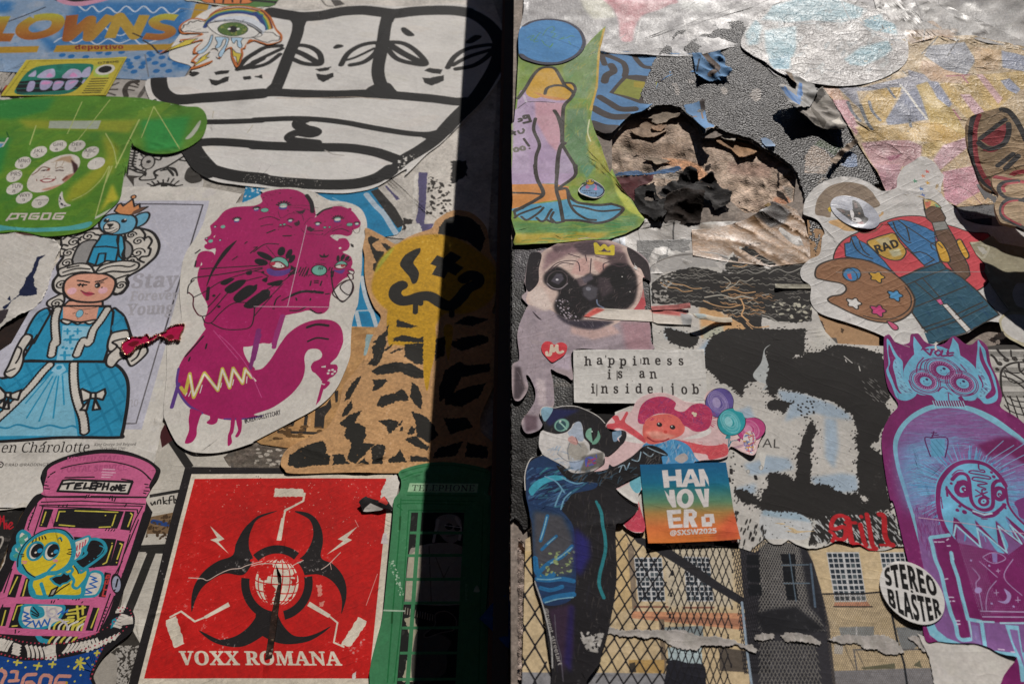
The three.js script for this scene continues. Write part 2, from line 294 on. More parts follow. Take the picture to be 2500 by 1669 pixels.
sheet({ name: 'blue_poster', label: 'blue poster with white brush lines showing between the magenta monster and the leopard cat', category: 'poster', layer: 2,
  outline: "-2379 4658 143 2 982 57 59 -103 169 -243 81 -167 -10 -110 -34 -54 -103 -28 -92 -42 -3 -451 146 -397 1 -105 -255 -9 -255 1161 -823 228", draw(c) {
    c.fillStyle = '#1c7fae'; c.fillRect(c.x0, c.y0, c.w, c.h);
    mottle(c, ['#176e9b', '#2a8fbf', '#13628f'], 150, 15, 70, 0.3);
    S(c, "~ w41 -1297 4540 93 -143 88 -112 70 -137 67 -122", '#a9bccb'); S(c, "w19 -1170 4341 77 15", '#a9bccb');
    S(c, "~ w28 -1235 3543 47 -197 62 -167", '#b8c4cc'); S(c, "w10 -1287 3178 213 14", '#b8c4cc'); S(c, "w27 -1241 3166 42 -151 ; 83 153 49 -151", '#b8c4cc');
    S(c, "w12 -1589 4493 86 -57", '#6fa6c6');
    S(c, "w95 -1215 4614 275 -465", '#2a2826', 0, 'butt');
    specks(c, "-2411 4613 183 2 36 -216 -181 -2", 40, 4, 18, '#c7d0d6');
  } });
sheet({ name: 'kraft_sheet', label: 'brown kraft sheet with black letter shapes between magenta monster and leopard cat', category: 'poster', layer: 3, rim: 0.6,
  outline: "-1296 3014 274 -2 -55 -163 -4 -141 -101 -342 -94 -332 -204 -109 -90 -48 -222 35 -55 38 -16 97 205 546 335 278", base: '#b58a58', wear: { grain: 0.2, blot: 0.3 }, draw(c) {
    mottle(c, ['#a27646', '#c79c68', '#8c643a'], 120, 10, 60, 0.3, 3);
    F(c, "-1443 2220 74 42 25 61 18 -81 -39 -81 5 -109 -69 5", '#2b2622'); S(c, "w20 -1500 2160 5 -129", '#2b2622'); S(c, "w20 -1680 2020 277 -12", '#2b2622');
    F(c, "-1643 2099 68 40 -7 -69 -94 -21", '#2b2622'); F(c, "-1322 2385 28 11 8 -103 -15 -10", '#2b2622');
    J(c, "-1138 2936 53 0 -18 -88 -5 -130 -31 11", '#8ea6a8', 8, 14);
    specks(c, "-1624 2079 261 3 12 -98 -414 -43", 40, 6, 30, '#5a3f24', 0);
  } });
sheet({ name: 'wood_strip', label: 'grey weathered wood strip bare under the kraft sheet, above the red poster', category: 'board', layer: 2, thick: 0.3,
  outline: "-2081 1862 285 137 292 -74 -104 -217 -195 -11 -159 -2", base: '#6e655b', wear: { grain: 0.4, blot: 0.4 }, draw(c) { mottle(c, ['#857b70', '#554c43', '#463d35'], 160, 4, 22, 0.45, 5); specks(c, "-1842 1921 263 -35 -32 -160 -197 -2", 30, 5, 22, '#b5aca0', 0); } });
sheet({ name: 'banded_poster', label: 'off-white poster with broad black bands between pink phone box and red poster', category: 'poster', layer: 2,
  outline: "-2608 2168 191 -195 439 -101 30 -168 -340 -31 9 -530 23 -1006 -338 -3 122 310 -10 259 -52 717", base: '#c4beb3', draw(c) {
    mottle(c, ['#d3cdc3', '#aca59a'], 80, 20, 60, 0.3);
    S(c, "w46 -2470 1992 37 -58 176 -224", '#2a2826', 0, 'butt'); S(c, "w21 -2487 1482 200 42", '#2a2826', 0, 'butt');
    S(c, "~ w8 -2467 1430 16 -18 9 27 9 -22 ; 14 4 -2 27 15 4 10 -30 ; 4 52 16 -52 ; 13 26 -16 -13 26 -13 ; 20 62 -13 -9 8 -53 ; -14 26 26 5 ; 5 31 16 -53 13 9 -12 18 ; 23 -13 18 4 -11 13 -11 -17 19 -18", '#2a2724');
    F(c, "-2030 1806 50 76 127 -177 -112 8", '#5b554e'); F(c, "-2535 1991 22 118 86 -165 -65 -67", '#40171c');
    F(c, "-2448 1319 152 36 6 -162 -151 -1", '#7d6346'); S(c, "w27 -2417 1285 111 -25", '#28407c'); specks(c, "-2448 1319 152 36 17 -212 -159 7", 60, 4, 18, '#463626');
    F(c, "-2465 1108 176 10 1 -70 -167 3", '#2b2927'); F(c, "-2400 1051 56 1 -51 -408 -53 37", '#2b2927'); F(c, "-2454 1059 45 0 -60 -378 -25 15", '#b9b3a8');
    F(c, "-2424 422 60 95 81 -101 -34 -280 -237 -2 33 181", '#3a3733'); specks(c, "-2438 422 146 2 -25 -288 -108 0", 260, 3, 14, '#a9a49d');
    F(c, "~ -2521 315 40 57 54 -21 27 -77 8 -138 -162 -2", '#9c968d');
  } });
sheet({ name: 'black_painted_sheet', label: 'black smudged sheet with handwritten red word at the left edge', category: 'poster', layer: 1,
  outline: "-3596 1402 285 -3 -18 -79 -4 -165 -7 -200 -19 -246", base: '#262422', draw(c) {
    mottle(c, ['#6a655f', '#8d8780', '#141312'], 60, 4, 18, 0.35, 2);
    S(c, "~ w9 -3466 1319 21 -48 1 -35 ; -22 35 33 12 -12 18 ; 5 18 37 -94 ; -6 23 5 18 16 -41 ; 12 12 14 23 -15 12 -6 -30 17 -20 17 15", '#b3202e');
    S(c, "~ w11 -3427 1154 29 6 15 -29 -4 -52", '#a39d95'); S(c, "w4 -3336 927 17 -5 -12 -11", '#c9c3ba');
  } });
sheet({ name: 'weathered_sheet', label: 'blank off-white sheet with rounded corner left of the pink phone box', category: 'poster', layer: 3, lifts: [["-3330 1386", 20, 1.2]],
  outline: "-3842 1750 577 -22 25 -83 -26 -144 ~ -26 -88 -37 -31 -381 -4", base: '#c6c0b5', draw(c) { mottle(c, ['#d2ccc2', '#b3ada2'], 60, 20, 60, 0.3); T(c, 'FUTURE', "-3579 1534 199 10 -220 52", '#b9b3a9'); T(c, '& 1761', "-3549 1445 228 11 -249 51", '#b9b3a9'); } });

// ---------- left wall, posters and cut-outs ----------
sheet({ name: 'flyer', label: 'small grey printed flyer with black stripe left of the yellow television sticker', category: 'flyer', layer: 2,
  outline: "-5172 6349 218 3 -12 -462 -30 -69", base: '#a9a39b', draw(c) { specks(c, "-5156 6322 158 -4 0 -255 -29 -128", 160, 2, 8, '#55504b'); F(c, "-4995 6330 35 0 -37 -138 -11 -141 17 -116 -21 0", '#221f1d'); F(c, "-4978 6057 32 0 -18 -173 -10 0 -21 63", '#a8331f'); F(c, "-4995 5958 18 64 16 -115 -13 -23", '#3a2530'); F(c, "-5148 6298 62 -12 -2 -59 -28 -25", '#ccc7bf'); } });
sheet({ name: 'striped_scrap', label: 'narrow black and white scrap between the television sticker and the green telephone', category: 'poster', layer: 3,
  outline: "-5017 5883 310 5 13 -40 -149 -42 -134 -41", base: '#c4beb6', draw(c) { S(c, "w27 -4861 5863 67 -11", '#24211f'); S(c, "w18 -4772 5873 63 0", '#2f1c1b'); S(c, "w18 -4975 5821 53 -10", '#24211f'); } });
sheet({ name: 'engraving_scrap', label: 'grey scrap printed with curved ink hatching, right of the television sticker', category: 'poster', layer: 2,
  outline: "-4070 6158 468 34 160 -354 -566 10", base: '#a39d97', draw(c) { S(c, "~ w42 -3710 6136 -73 -19 -17 -108 38 -105", '#39342f'); S(c, "w17 -3741 6127 55 -45 ; -86 -10 84 -25 ; -90 -37 70 -17", '#39342f'); S(c, "~ w20 -3956 6061 63 54 ; -59 -108 76 1 ; -73 -54 74 -34", '#4b4641'); S(c, "~ w36 -3605 6066 -27 -160", '#55504b'); } });
sheet({ name: 'spray_poster', label: 'blue sprayed poster with orange lettering LOWNS in a yellow frame', category: 'poster', layer: 3, k: 0.36,
  outline: "-5857 7988 2527 41 88 -571 11 -293 42 -439 -50 -363 -24 -148 -353 -56 -1490 121 -166 -2", base: '#7f97b4', draw(c) {
    mottle(c, ['#9fa9b8', '#6f8fb4', '#a9acb4'], 120, 30, 110, 0.4);
    B(c, "-4735 7520 1260 20 65 -641 -369 -104 -438 -85 -468 32 -48 400 47 167", '#2d6ba6', 40); B(c, "-5572 7507 203 3 21 -211 -154 -3 ; 311 -120 586 -471 -97 -99 -132 173", '#2d6ba6', 30); B(c, "-3541 6759 290 44 27 -458 -148 -39", '#3f78ae', 26);
    mottle(c, ['#15548f', '#1f66a4', '#8fa9c4', '#b4bccb'], 620, 6, 26, 0.35);
    c.lineCap = 'round';
    for (let i = 0; i < 90; i++) { const p = [600 + rnd() * 1000, 30 + rnd() * 360]; void p; }
    S(c, "~ w14 -4651 7436 95 -83 48 85 100 -104 73 86 122 -104 63 128 122 -104 69 107 125 -125 71 106 124 -124 72 106 ; -1014 -388 71 83 126 -120 66 102 125 -119 131 -58 81 142 69 103 ; -807 -374 68 80 143 -96 93 80 142 -97 88 100 136 -77 118 81 115 -97 143 81", '#c3ccd8');
    D(c, "w68 -4478 6543 149 -8 115 79 96 -18 131 21 129 -198 53 105 84 -159 6 66 48 133 64 -131 46 95 42 -132 53 114 61 -74 25 94 -457 -166 52 -74 220 13 122 2 -1135 255 1277 -132 -598 47 196 127 16 -114 82 135 265 -224", '#1f66a6');
    F(c, "~ -4952 7603 122 -127 179 -40 111 34 160 120", '#c48ca4'); F(c, "~ -4849 7583 103 -63 128 13 118 55", '#1a1718'); S(c, "~ w13 -5002 7409 -185 -170 -188 -147 ; 455 447 -92 63", '#20242c');
    S(c, "~ w119 -3346 7499 6 -377 -31 -242 -93 -159", '#aa8426', 0, 'butt');
    F(c, "-4680 6727 1207 37 65 -32 -133 -74 -1138 -51 ; -732 76 556 33 12 -112 -532 -27", '#aa8426');
    T(c, 'deportivo', "-4477 6658 498 17 -520 60", '#7a2a1f', 'sans-serif', 'bold');
    const lg = c.createLinearGradient(0, pt("-4485 7270")[1], 0, pt("-4372 6855")[1]); lg.addColorStop(0, '#a9a436'); lg.addColorStop(0.5, '#a5772c'); lg.addColorStop(1, '#945422');
    const l2 = c.createLinearGradient(pt("-4686 7143")[0], 0, pt("-4217 7150")[0], 0); l2.addColorStop(0, '#8f4a1e'); l2.addColorStop(1, '#a98a34');
    for (const [s, col] of [["w119 -5387 7235 22 -381 195 3", lg], ["~ w109 -5056 7199 -67 -124 21 -121 97 -69 129 32 89 92 5 122 -54 82 -112 19 -108 -33", lg], ["w104 -4674 7267 78 -415 130 346 83 -343 116 418", l2], ["w94 -4170 6858 -6 406 252 -372 11 387", l2], ["~ w94 -3564 7232 -135 19 -89 -74 57 -91 130 -59 30 -80 -91 -61 -166 17", lg]]) S(c, s, col, 0, 'butt');
    S(c, "w15 -3821 6824 113 -87 100 -134 ; -348 348 110 -68", '#2b2622'); S(c, "w9 -3740 6582 123 -372 ; 26 1200 368 -47", '#70757f');
  } });
sheet({ name: 'line_drawing_poster', label: 'grey paper with inked eyes and curls between green telephone and burger face', category: 'poster', layer: 2,
  outline: "-3608 5332 574 -185 168 -308 99 -142 7 -81 -710 -31 -52 283", base: '#bdb9b4', draw(c) {
    for (let i = 0; i < 14; i++) { const s = i / 14; void s; }
    S(c, "w15 -3527 5156 65 -15 ; -61 -24 68 -15 ; -63 -25 70 -14 ; -65 -25 70 -14 ; -64 -25 68 -14 ; -60 -24 65 -15 ; -59 -24 65 -14 ; -57 -24 69 -14 ; -60 -24 80 -14 ; -151 340 80 -401", '#25221f');
    S(c, "~ w17 -3483 5125 16 -110 20 -123 76 -60 58 -29 10 -42 ; -146 349 42 -47 83 -46 59 -30 44 -15 10 47 41 0 56 25 ; -321 50 -9 -24 ; 434 -33 -48 -63 -81 -93 -71 -47 -19 -45 36 -27", '#25221f');
    E(c, "-3321 4940 58 16 -80 77", '#a8a49f', '#25221f', 14); D(c, "w45 -3317 4948", '#25221f'); S(c, "w11 -3385 5017 -28 30 ; 31 -77 -29 7 ; 44 -68 -19 -16 ; 48 -30 -10 -23 ; 34 8 2 -30 ; 19 200 13 31", '#25221f');
    S(c, "~ w15 -3159 4835 23 31 84 -102 ; -65 110 72 -53 28 -56 ; -21 210 75 -15", '#25221f');
    S(c, "~ w15 -3467 4854 71 -45 78 -29 -26 -60 36 -22 105 23 -32 90 51 46 ; 6 -30 68 16 53 -60 ; -80 90 74 -14 42 -75", '#25221f');
    F(c, "-3480 4763 149 -13 -63 -31 26 -104", '#3c3834'); S(c, "~ w27 -3209 4618 61 37 81 -6 67 -29", '#25221f'); S(c, "w12 -3177 4692 16 -22 ; 31 37 7 -29 ; 38 52 0 -44 ; 47 37 -14 -52 ; 65 23 -30 -44 ; 71 -7 -46 -15 ; -233 56 27 -29 ; -60 -1 34 -15", '#25221f'); D(c, "w61 -3103 4634", '#25221f');
    F(c, "~ -2943 4725 -6 120 34 31 103 -105 25 -74 -84 -31", '#3a3734');
  } });
sheet({ name: 'burger_cutout', label: 'large white paste-up of a burger drawn in thick black brush with three faces', category: 'poster', layer: 4, k: 0.4, lifts: [["-918 4792", 40, 1.0]],
  outline: "-3618 6165 355 50 31 167 -266 185 102 596 251 296 511 25 ~ 334 -65 264 -10 186 49 210 50 388 -36 262 31 239 32 241 -18 220 -141 182 -266 55 -299 -25 -308 -75 -298 -105 -252 -93 -175 -299 -511 -145 -185 -174 -291 -6 80 -232 -228 -192 -78 -176 -17 -321 25 -406 49 75 -14 -241 41 -209 49 -211 148 -180 269 -132 125 -203 427 -54 189 -65 -1", wear: { grain: 0.07, blot: 0.07 }, draw(c) {
    c.fillStyle = '#d7d4d0'; c.fillRect(c.x0, c.y0, c.w, c.h);
    mottle(c, ['#dedbd8', '#c9c5c1', '#d2cecb', '#d9d0c4'], 240, 14, 80, 0.28, 3);
    const K = '#1e1c1b';
    S(c, "~ w143 -2589 7352 187 -50 146 -29 210 24 205 77 213 24 170 -29 181 -29 175 41 178 28 239 8 180 -33", K);
    S(c, "~ w124 -553 7383 121 -51 147 -163 110 -241 26 -235 -41 -267 -94 -295 -103 -250 -162 -276 -98 -184", K);
    S(c, "~ w112 -608 5487 -136 -214 -126 -145 -87 -79 -76 -79", K);
    S(c, "~ w104 -2284 7262 29 -245 -12 -239 -23 -232 -19 -244 -25 -272", K); F(c, "~ -2465 7322 116 -143 39 -102 105 1 30 124 157 64 -272 80 ; -133 -1370 51 161 55 1 27 -107 118 -52", K);
    S(c, "~ w107 -1345 7297 -10 -226 2 -220 -4 -215 -7 -227 22 -184 78 -251", K); F(c, "~ -1477 7316 75 -40 17 -124 98 22 28 83 111 106 ; -295 -1356 78 108 131 20 87 -124 80 -52 -148 -54", K);
    S(c, "~ w131 -3511 6193 28 -108 56 -124 109 -95 133 -15 169 25 212 27 354 54", K); F(c, "~ -3550 6160 110 2 40 -129 111 -105 93 -25 -84 -114 -123 67 -79 105", K);
    S(c, "~ w103 -2530 5960 216 17 220 -11 329 -13 326 15 220 -20 220 -23 220 -32 208 -40 119 10", K);
    S(c, "~ w61 -2900 5512 221 10 296 28", K); S(c, "~ w61 -2461 5553 316 25 277 -8 261 -43 218 -59 216 -54 214 -46 168 -6 144 59", K); F(c, "~ -907 5376 199 11 118 167 -55 -166 -142 -99", K);
    S(c, "~ w92 -3025 5107 65 81 127 41 209 -5 301 -36", K); S(c, "~ w100 -2398 5187 313 -15 270 -6 249 0 157 -21 160 -45 139 -69 86 -45", K);
    S(c, "~ w167 -2979 5132 91 -140 136 -167", K); S(c, "~ w123 -2823 4923 120 -90 215 -72 241 -35", K); S(c, "~ w111 -2321 4733 208 -42 203 -20 201 -12 200 3 147 24 144 69 101 114", K); S(c, "~ w99 -1140 4789 72 104 64 93", K);
    for (const s of ["~ w50 -2256 6547 6 154 43 59 119 -28 105 -105 40 -151 -38 -39 -137 17 -124 74", "~ w49 -1738 6432 51 200 123 137 158 32 -8 -165 -98 -154 -130 -55", "~ w51 -1298 6822 157 -17 147 -144 105 -208 -148 13 -153 77 -98 152", "~ w49 -667 6397 65 193 143 147 240 52 -43 -175 -142 -172 -178 -68", "~ w49 -2759 6342 53 179 134 175", "~ w43 -2759 6342 113 30 121 39", "~ w50 -2650 6598 106 118 155 31", "~ w43 -2612 6372 134 77 100 153"]) S(c, s, K);
    for (const s of ["~ w59 -2233 6662 106 -66 141 -121", "~ w29 -1718 6501 107 55 179 157", "~ w66 -1265 6764 149 -143 192 -159", "~ w44 -618 6438 164 154 213 119", "~ w41 -2628 6466 109 96 149 137", "~ w58 -2691 6371 147 153"]) S(c, s, K);
    for (const s of ["~ -1853 6736 34 45 57 -11 6 -33 -76 -34", "~ -1185 7074 46 10 102 -129 -68 -21 -63 69", "~ -503 6844 83 120 82 -19 -56 -80 -68 -50", "~ -3227 6252 35 47 66 -23 -49 -60"]) F(c, s, K);
    for (const s of ["-1993 6362 108 30 55 10 -26 -65 -87 -15", "-1973 6292 92 -24 80 32 11 -64 -87 -88 -60 41", "-903 6341 51 47 136 -22 -18 -78 -79 14", "-911 6231 69 -8 142 47 5 -91 -117 -83 -69 44", "-2990 6293 62 28 94 7 -8 -52 -116 -29", "-3015 6182 95 -20 67 59 33 1 2 -73 -106 -77 -48 21", "-2687 6223 74 20 16 -58 -70 -16", "-2576 6225 76 38 12 -73"]) J(c, s, K, 8, 10);
    S(c, "~ w78 -1973 5560 -74 -34 26 -74 131 -32 47 -40 -58 -33 -129 22 -63 -57 36 -48 117 -20 117 -17", K); S(c, "~ w79 -1992 5468 83 -64 52 -32", K);
    specks(c, "-1060 5047 162 34 -28 -186 -113 -105", 60, 4, 16, '#d5d1cb'); specks(c, "-2432 4791 717 -80 9 -74 -702 20", 160, 2, 7, '#b9b5ae');
    S(c, "w5 -2868 5674 9 -101 ; 399 -94 -32 -116", '#b3a98f'); S(c, "w10 -1737 5125 79 -54 104 -15", '#a9a49d');
    S(c, "w7 -2301 5889 434 10 324 18 331 -47", '#b9a797');
  } });
sheet({ name: 'orange_sticker', label: 'orange and green cartoon sticker cut off by the top edge, above the rainbow eye', category: 'sticker', layer: 5,
  outline: "-3622 7889 66 -307 ~ 104 -38 142 -45 163 -40 101 -24 197 -31 157 20 5 21 121 66 -49 394", base: '#4e7a3c', draw(c) { S(c, "~ w32 -3556 7582 104 -38 142 -45 163 -40 101 -24 197 -31 157 20", '#d2cec4'); F(c, "~ -3402 7715 47 -173 128 -41 242 -5 162 32 -21 195", '#d2773f', '#2b1a12', 10); S(c, "w16 -3252 7630 33 -108 ; 76 109 16 -116 ; 64 139 36 -129 ; 77 109 9 -116", '#2b1a12'); S(c, "w35 -2829 7571 272 -38", '#1d1a14'); mottle(c, ['#7d9a4c', '#39602c'], 20, 6, 20, 0.4); } });
sheet({ name: 'rainbow_eye_sticker', label: 'sticker of a green eye under a rainbow, dripping tears and lightning bolts', category: 'sticker', layer: 6, k: 0.6, rim: 0.35,
  outline: "-3492 7019 7 91 69 93 80 12 92 -19 ~ 31 115 77 95 134 51 145 -6 170 -59 8 0 105 -134 64 -143 36 -81 68 -100 15 -99 -50 -50 -75 -34 -85 32 -76 38 -60 -50 23 56 -30 -56 2 -78 -25 -19 24 -106 -26 -202 -86 162 -41 163 -42 -49 -29 -121 -46 34 4 96 -58 37 -23 -58 56 -170 -185 -137 17 106 -47 37 42 124 -46 3 -14 93 47 133 -372 -235 175 187 -22 49 107 41 89 71 -106 8 -92 -5", base: '#d9d5cf', draw(c) {
    const O = '#b8642c', K = '#1e1b1d';
    S(c, "~ w34 -3492 7019 7 91 69 93 80 12 92 -19 31 115 77 95 134 51 145 -6 170 -59", O); S(c, "~ w35 -2679 7392 105 -134 64 -143 45 -101 62 -99 5 -109 -118 -55 -85 32 -76 38", O);
    S(c, "w37 -3492 7019 51 -84 199 -9 -196 -110 -154 -232 372 235 -47 -133 14 -93 46 -3 -42 -124 47 -37 -17 -106 185 137 ; 67 61 29 121 42 49 41 -163 86 -162 26 202 -24 106 25 19 28 134 129 -53", O);
    [['#5e2023', 0], ['#c08a2c', 18], ['#b9b13a', 30], ['#3f7a3c', 44], ['#2c7d8c', 56], ['#253a78', 68]].forEach(([col, d]) => { c.save(); c.translate(0, -d * 1.1); S(c, "~ w37 -3228 7134 27 114 75 106 134 48 144 -6 170 -61", col); c.restore(); c.save(); c.translate(-d * 0.9, -d * 0.4); S(c, "~ w38 -2695 7350 93 -134 61 -163", col); c.restore(); });
    F(c, "~ -3210 7114 110 105 157 44 146 -19 135 -101 62 -91 -11 -121 -112 -51 -196 -3 -162 57", '#cdd3dc');
    F(c, "~ -3213 7104 124 53 165 2 151 -59 162 -169 -145 -62 -175 8 -150 57", '#dcdad6', K, 7);
    E(c, "-2932 7023 155 2 -177 120", '#4c6b33', '#22301a', 9); specks(c, "~ -3074 7021 40 96 81 22 95 -19 75 -95 -39 -107 -89 -11 -87 19", 90, 4, 14, '#8a8f45'); E(c, "-2932 7023 50 1 -61 58", '#111411'); D(c, "w34 -2970 7026 93 2", '#e2e0dc');
    S(c, "~ w11 -3211 7120 119 57 163 7 165 -63 139 -130", K); S(c, "w5 -3178 7135 -16 20 ; 59 1 -15 27 ; 105 -9 -5 29 ; 98 -19 -1 31 ; 98 -48 7 29", K);
    S(c, "~ w11 -3243 7165 -45 -11 -40 20 -40 -32 -37 10 -13 -51 -33 -11 -1 -51 -16 -30 31 -40 56 11 97 -19 105 2", K);
    for (const s of ["~ -3133 6904 -7 -139 -37 -98 -38 -39 14 -38 47 20 30 78 15 97 -4 109", "~ -3081 6875 37 -98 -10 -69 27 -19 26 39 5 98 25 20 9 -78 -14 -78 -20 -106 27 -48 21 39 6 115 5 98 -15 79", "~ -2917 6867 41 -98 10 40 14 20 23 -98 36 -38 10 39 -26 77 7 60"]) F(c, s, '#a9c8df', K, 6);
    for (const s of ["-3554 6614 165 187 -19 9 146 48 -53 -80 20 -11", "-3207 6373 55 170 -39 -57 110 154 -35 -106 36 1", "-2879 6691 54 -76 60 -18 -5 -190 -43 141 -33 9"]) F(c, s, '#d0bb42', K, 6);
    S(c, "~ w9 -2731 6870 62 41 36 60 70 1 60 -9 42 -49 38 -20 -2 -59 -68 -11 -41 -30 -74 28 -77 49", K); S(c, "w9 -2795 7100 79 -50 87 -99", K);
    S(c, "w5 -3421 7060 31 21 ; 24 -61 40 31 ; 22 -50 43 21", '#8a8683');
  } });
sheet({ name: 'television_sticker', label: 'yellow television sticker with a mouthful of teeth on its green screen', category: 'sticker', layer: 6, k: 0.6, rim: 0.4,
  outline: "-4966 5876 62 585 1000 62 -49 -618 -263 -11", base: '#b9aa38', draw(c) {
    mottle(c, ['#c2b446', '#a69830', '#84a03c'], 40, 10, 40, 0.3);
    F(c, "~ -4849 5932 -9 98 9 144 32 111 58 65 113 34 172 25 179 4 78 -17 23 -65 -9 -129 -31 -127 -47 -108 -93 -54 -170 -15 -216 -5", '#17705c');
    clip(c, "~ -4849 5932 -9 98 9 144 32 111 58 65 113 34 172 25 179 4 78 -17 23 -65 -9 -129 -31 -127 -47 -108 -93 -54 -170 -15 -216 -5", () => {
      mottle(c, ['#0f5446', '#1f8a70', '#2b7d62'], 60, 8, 30, 0.4);
      F(c, "-4903 6101 645 100 33 -198 -593 -97", '#0d1a1c'); for (const s of ["w11 -4870 6066 612 53", "w11 -4847 5994 584 27", "w11 -4827 5933 554 8"]) S(c, s, '#1b5f55');
      for (const s of ["~ -4706 6176 28 92 54 42 52 -7 26 -124", "~ -4455 6171 10 101 40 52 88 -32 36 -110", "~ -4276 6192 -8 100 38 66 28 -28 15 -128", "~ -4800 6193 17 55 33 38 17 -92"]) F(c, s, '#a9a6c4');
      for (const s of ["~ -4746 5969 -14 134 55 1 22 -107 -19 -45", "~ -4623 5998 -22 125 107 -8 8 -80 -38 -58", "~ -4503 5999 -7 117 90 -8 -7 -90 -41 -45", "~ -4383 6001 -9 125 102 11 -11 -99 -38 -58", "~ -4247 6101 12 55 14 -9 -7 -54"]) F(c, s, '#a39dc0');
      for (const s of ["~ -4620 6187 14 64 49 -54", "~ -4388 6190 12 73 62 -63", "~ -4634 6069 14 45 68 -8 -11 -36", "~ -4508 6071 22 36 58 -8", "~ -4366 6073 20 45 44 1"]) F(c, s, '#cf8fc0');
    });
    F(c, "-4204 6368 183 30 10 -212 -148 16", '#a3b84a'); E(c, "-4072 6314 93 16 -104 69", '#cfcbc4'); E(c, "-4074 6319 65 11 -74 47", '#141316');
    for (const s of ["w11 -4171 6159 175 15 ; -179 -54 177 12 ; -181 -51 177 11 ; -180 -49 176 10 ; -179 -49 177 8 ; -184 -40 179 6 ; -185 -42 180 13"]) S(c, s, '#2b2a1c', 0, 'butt');
    S(c, "w7 -4932 5887 68 555 942 52 -51 -576", '#8d8028'); T(c, 'O7BOG', "-4173 6402 211 29 -221 8", '#3b3a20', 'sans-serif', 'bold');
  } });
sheet({ name: 'green_telephone_cutout', label: 'bright green dial telephone cut-out with a smiling face inside its dial', category: 'poster', layer: 7, k: 0.5, rim: 0.35, lifts: [["-3512 4868", 25, 0.8]],
  outline: "-5197 5745 169 40 ~ 263 56 335 39 434 3 385 -21 288 -74 174 -53 132 -15 86 -97 41 -150 -1 -164 -67 -129 -103 -97 -115 -40 -157 13 -154 85 -34 31 49 -401 -27 97 35 -268 15 -174 -73 -171 -71 -166 -149 -83 -200 -32 -80 12 -165 41 -166 -18 -233 -14", base: '#4f7f26', draw(c) {
    mottle(c, ['#457a22', '#5f8a2a', '#7f962c', '#37722c', '#688e2a'], 260, 30, 120, 0.35, 2, 0.6);
    B(c, "-5060 5816 636 43 -24 -206 -298 -139 -222 30", '#2f7a35', 26); B(c, "-3530 5530 466 57 -1 -488 -301 -35", '#2f8a3c', 30); B(c, "-4682 5515 1141 15 -46 -198 -269 29 -705 39", '#87922c', 20); B(c, "-3856 5361 232 -254 30 -350 -40 -1 -109 334", '#93982c', 26); B(c, "-3914 4608 251 412 24 -244 -120 -297 -167 -102", '#91972a', 26); B(c, "-3576 4241 12 401 111 -202 -83 -58", '#b7b233', 14); B(c, "-4868 5250 207 3 65 -509 -100 -1", '#2a7d3a', 26);
    F(c, "-4382 5505 484 12 4 -124 -467 7", '#a0a898'); F(c, "~ -3047 5258 38 114 36 133 21 3 -8 -119 -39 -114", '#b0b4a4');
    for (const s of ["w9 -4488 5434 28 -275", "w11 -3541 5530 -46 -685", "w7 -3896 5832 -175 -746 ; -85 708 -5 -470 ; 710 411 -5 -466 ; 5 466 383 -620", "w9 -3643 4866 42 -640 ; -22 641 -1 -225", "~ w7 -3653 4866 -23 -181 -75 -162 -109 -102", "~ w8 -3806 5329 127 -207 91 -232"]) S(c, s, '#a9b56a');
    F(c, "-3600 4219 148 143 -13 -64 -135 -113", '#b9bfae'); F(c, "~ -4485 4119 202 -32 197 -15 279 28 185 60 -17 -78 -190 -39 -243 -17 -198 21 -183 -23", '#4a9e9e'); S(c, "w10 -4729 5333 47 -81", '#22581f');
    F(c, "-4777 5190 78 -4 1 64 17 0 -8 -127 -55 -34", '#bdb9b2'); F(c, "-4769 5164 71 1 -10 -50 -38 -17", '#5a8fb8');
    const hole = '#cfcac2', ink = '#3b3236';
    for (const [s, t, p, d, q] of [["-4193 5143 74 20 -92 60", 'GHI', "-4242 5139 94 7 -107 41", '4', "-4208 5078 33 2 -42 35"], ["-4020 5145 73 18 -89 62", 'DEF', "-4073 5142 99 8 -111 39", '3', "-4040 5084 27 2 -35 36"], ["-3871 5055 71 28 -88 53", 'ABC', "-3931 5052 108 8 -118 40", '2', "-3893 4997 26 3 -34 36"], ["-3777 4904 73 26 -89 54", '', "-4803 5368 5 0 -3 -6", '1', "-3789 4892 14 0 -20 45"], ["-4344 5055 69 24 -88 56", 'JKL', "-4387 5048 91 6 -103 42", '5', "-4358 4991 29 3 -38 34"], ["-4441 4905 65 24 -85 56", 'MNO', "-4488 4905 109 6 -122 43", '6', "-4449 4843 28 3 -39 40"], ["-4463 4728 64 23 -84 55", 'PRS', "-4500 4728 96 6 -111 46", '7', "-4467 4675 28 3 -37 33"], ["-4407 4563 66 24 -85 49", 'TUV', "-4439 4572 88 5 -101 41", '8', "-4414 4509 31 2 -42 40"], ["-4287 4449 66 22 -84 51", 'WXY', "-4334 4456 97 7 -108 37", '9', "-4294 4403 28 2 -36 32"], ["-4131 4399 68 26 -86 49", 'OPERATOR', "-4178 4409 112 6 -118 13", '0', "-4136 4356 28 3 -38 37"]]) { E(c, s, hole); if (t) T(c, t, p, ink); T(c, d, q, ink); }
    E(c, "-4123 4773 202 99 -212 137", '#d3cbc2');
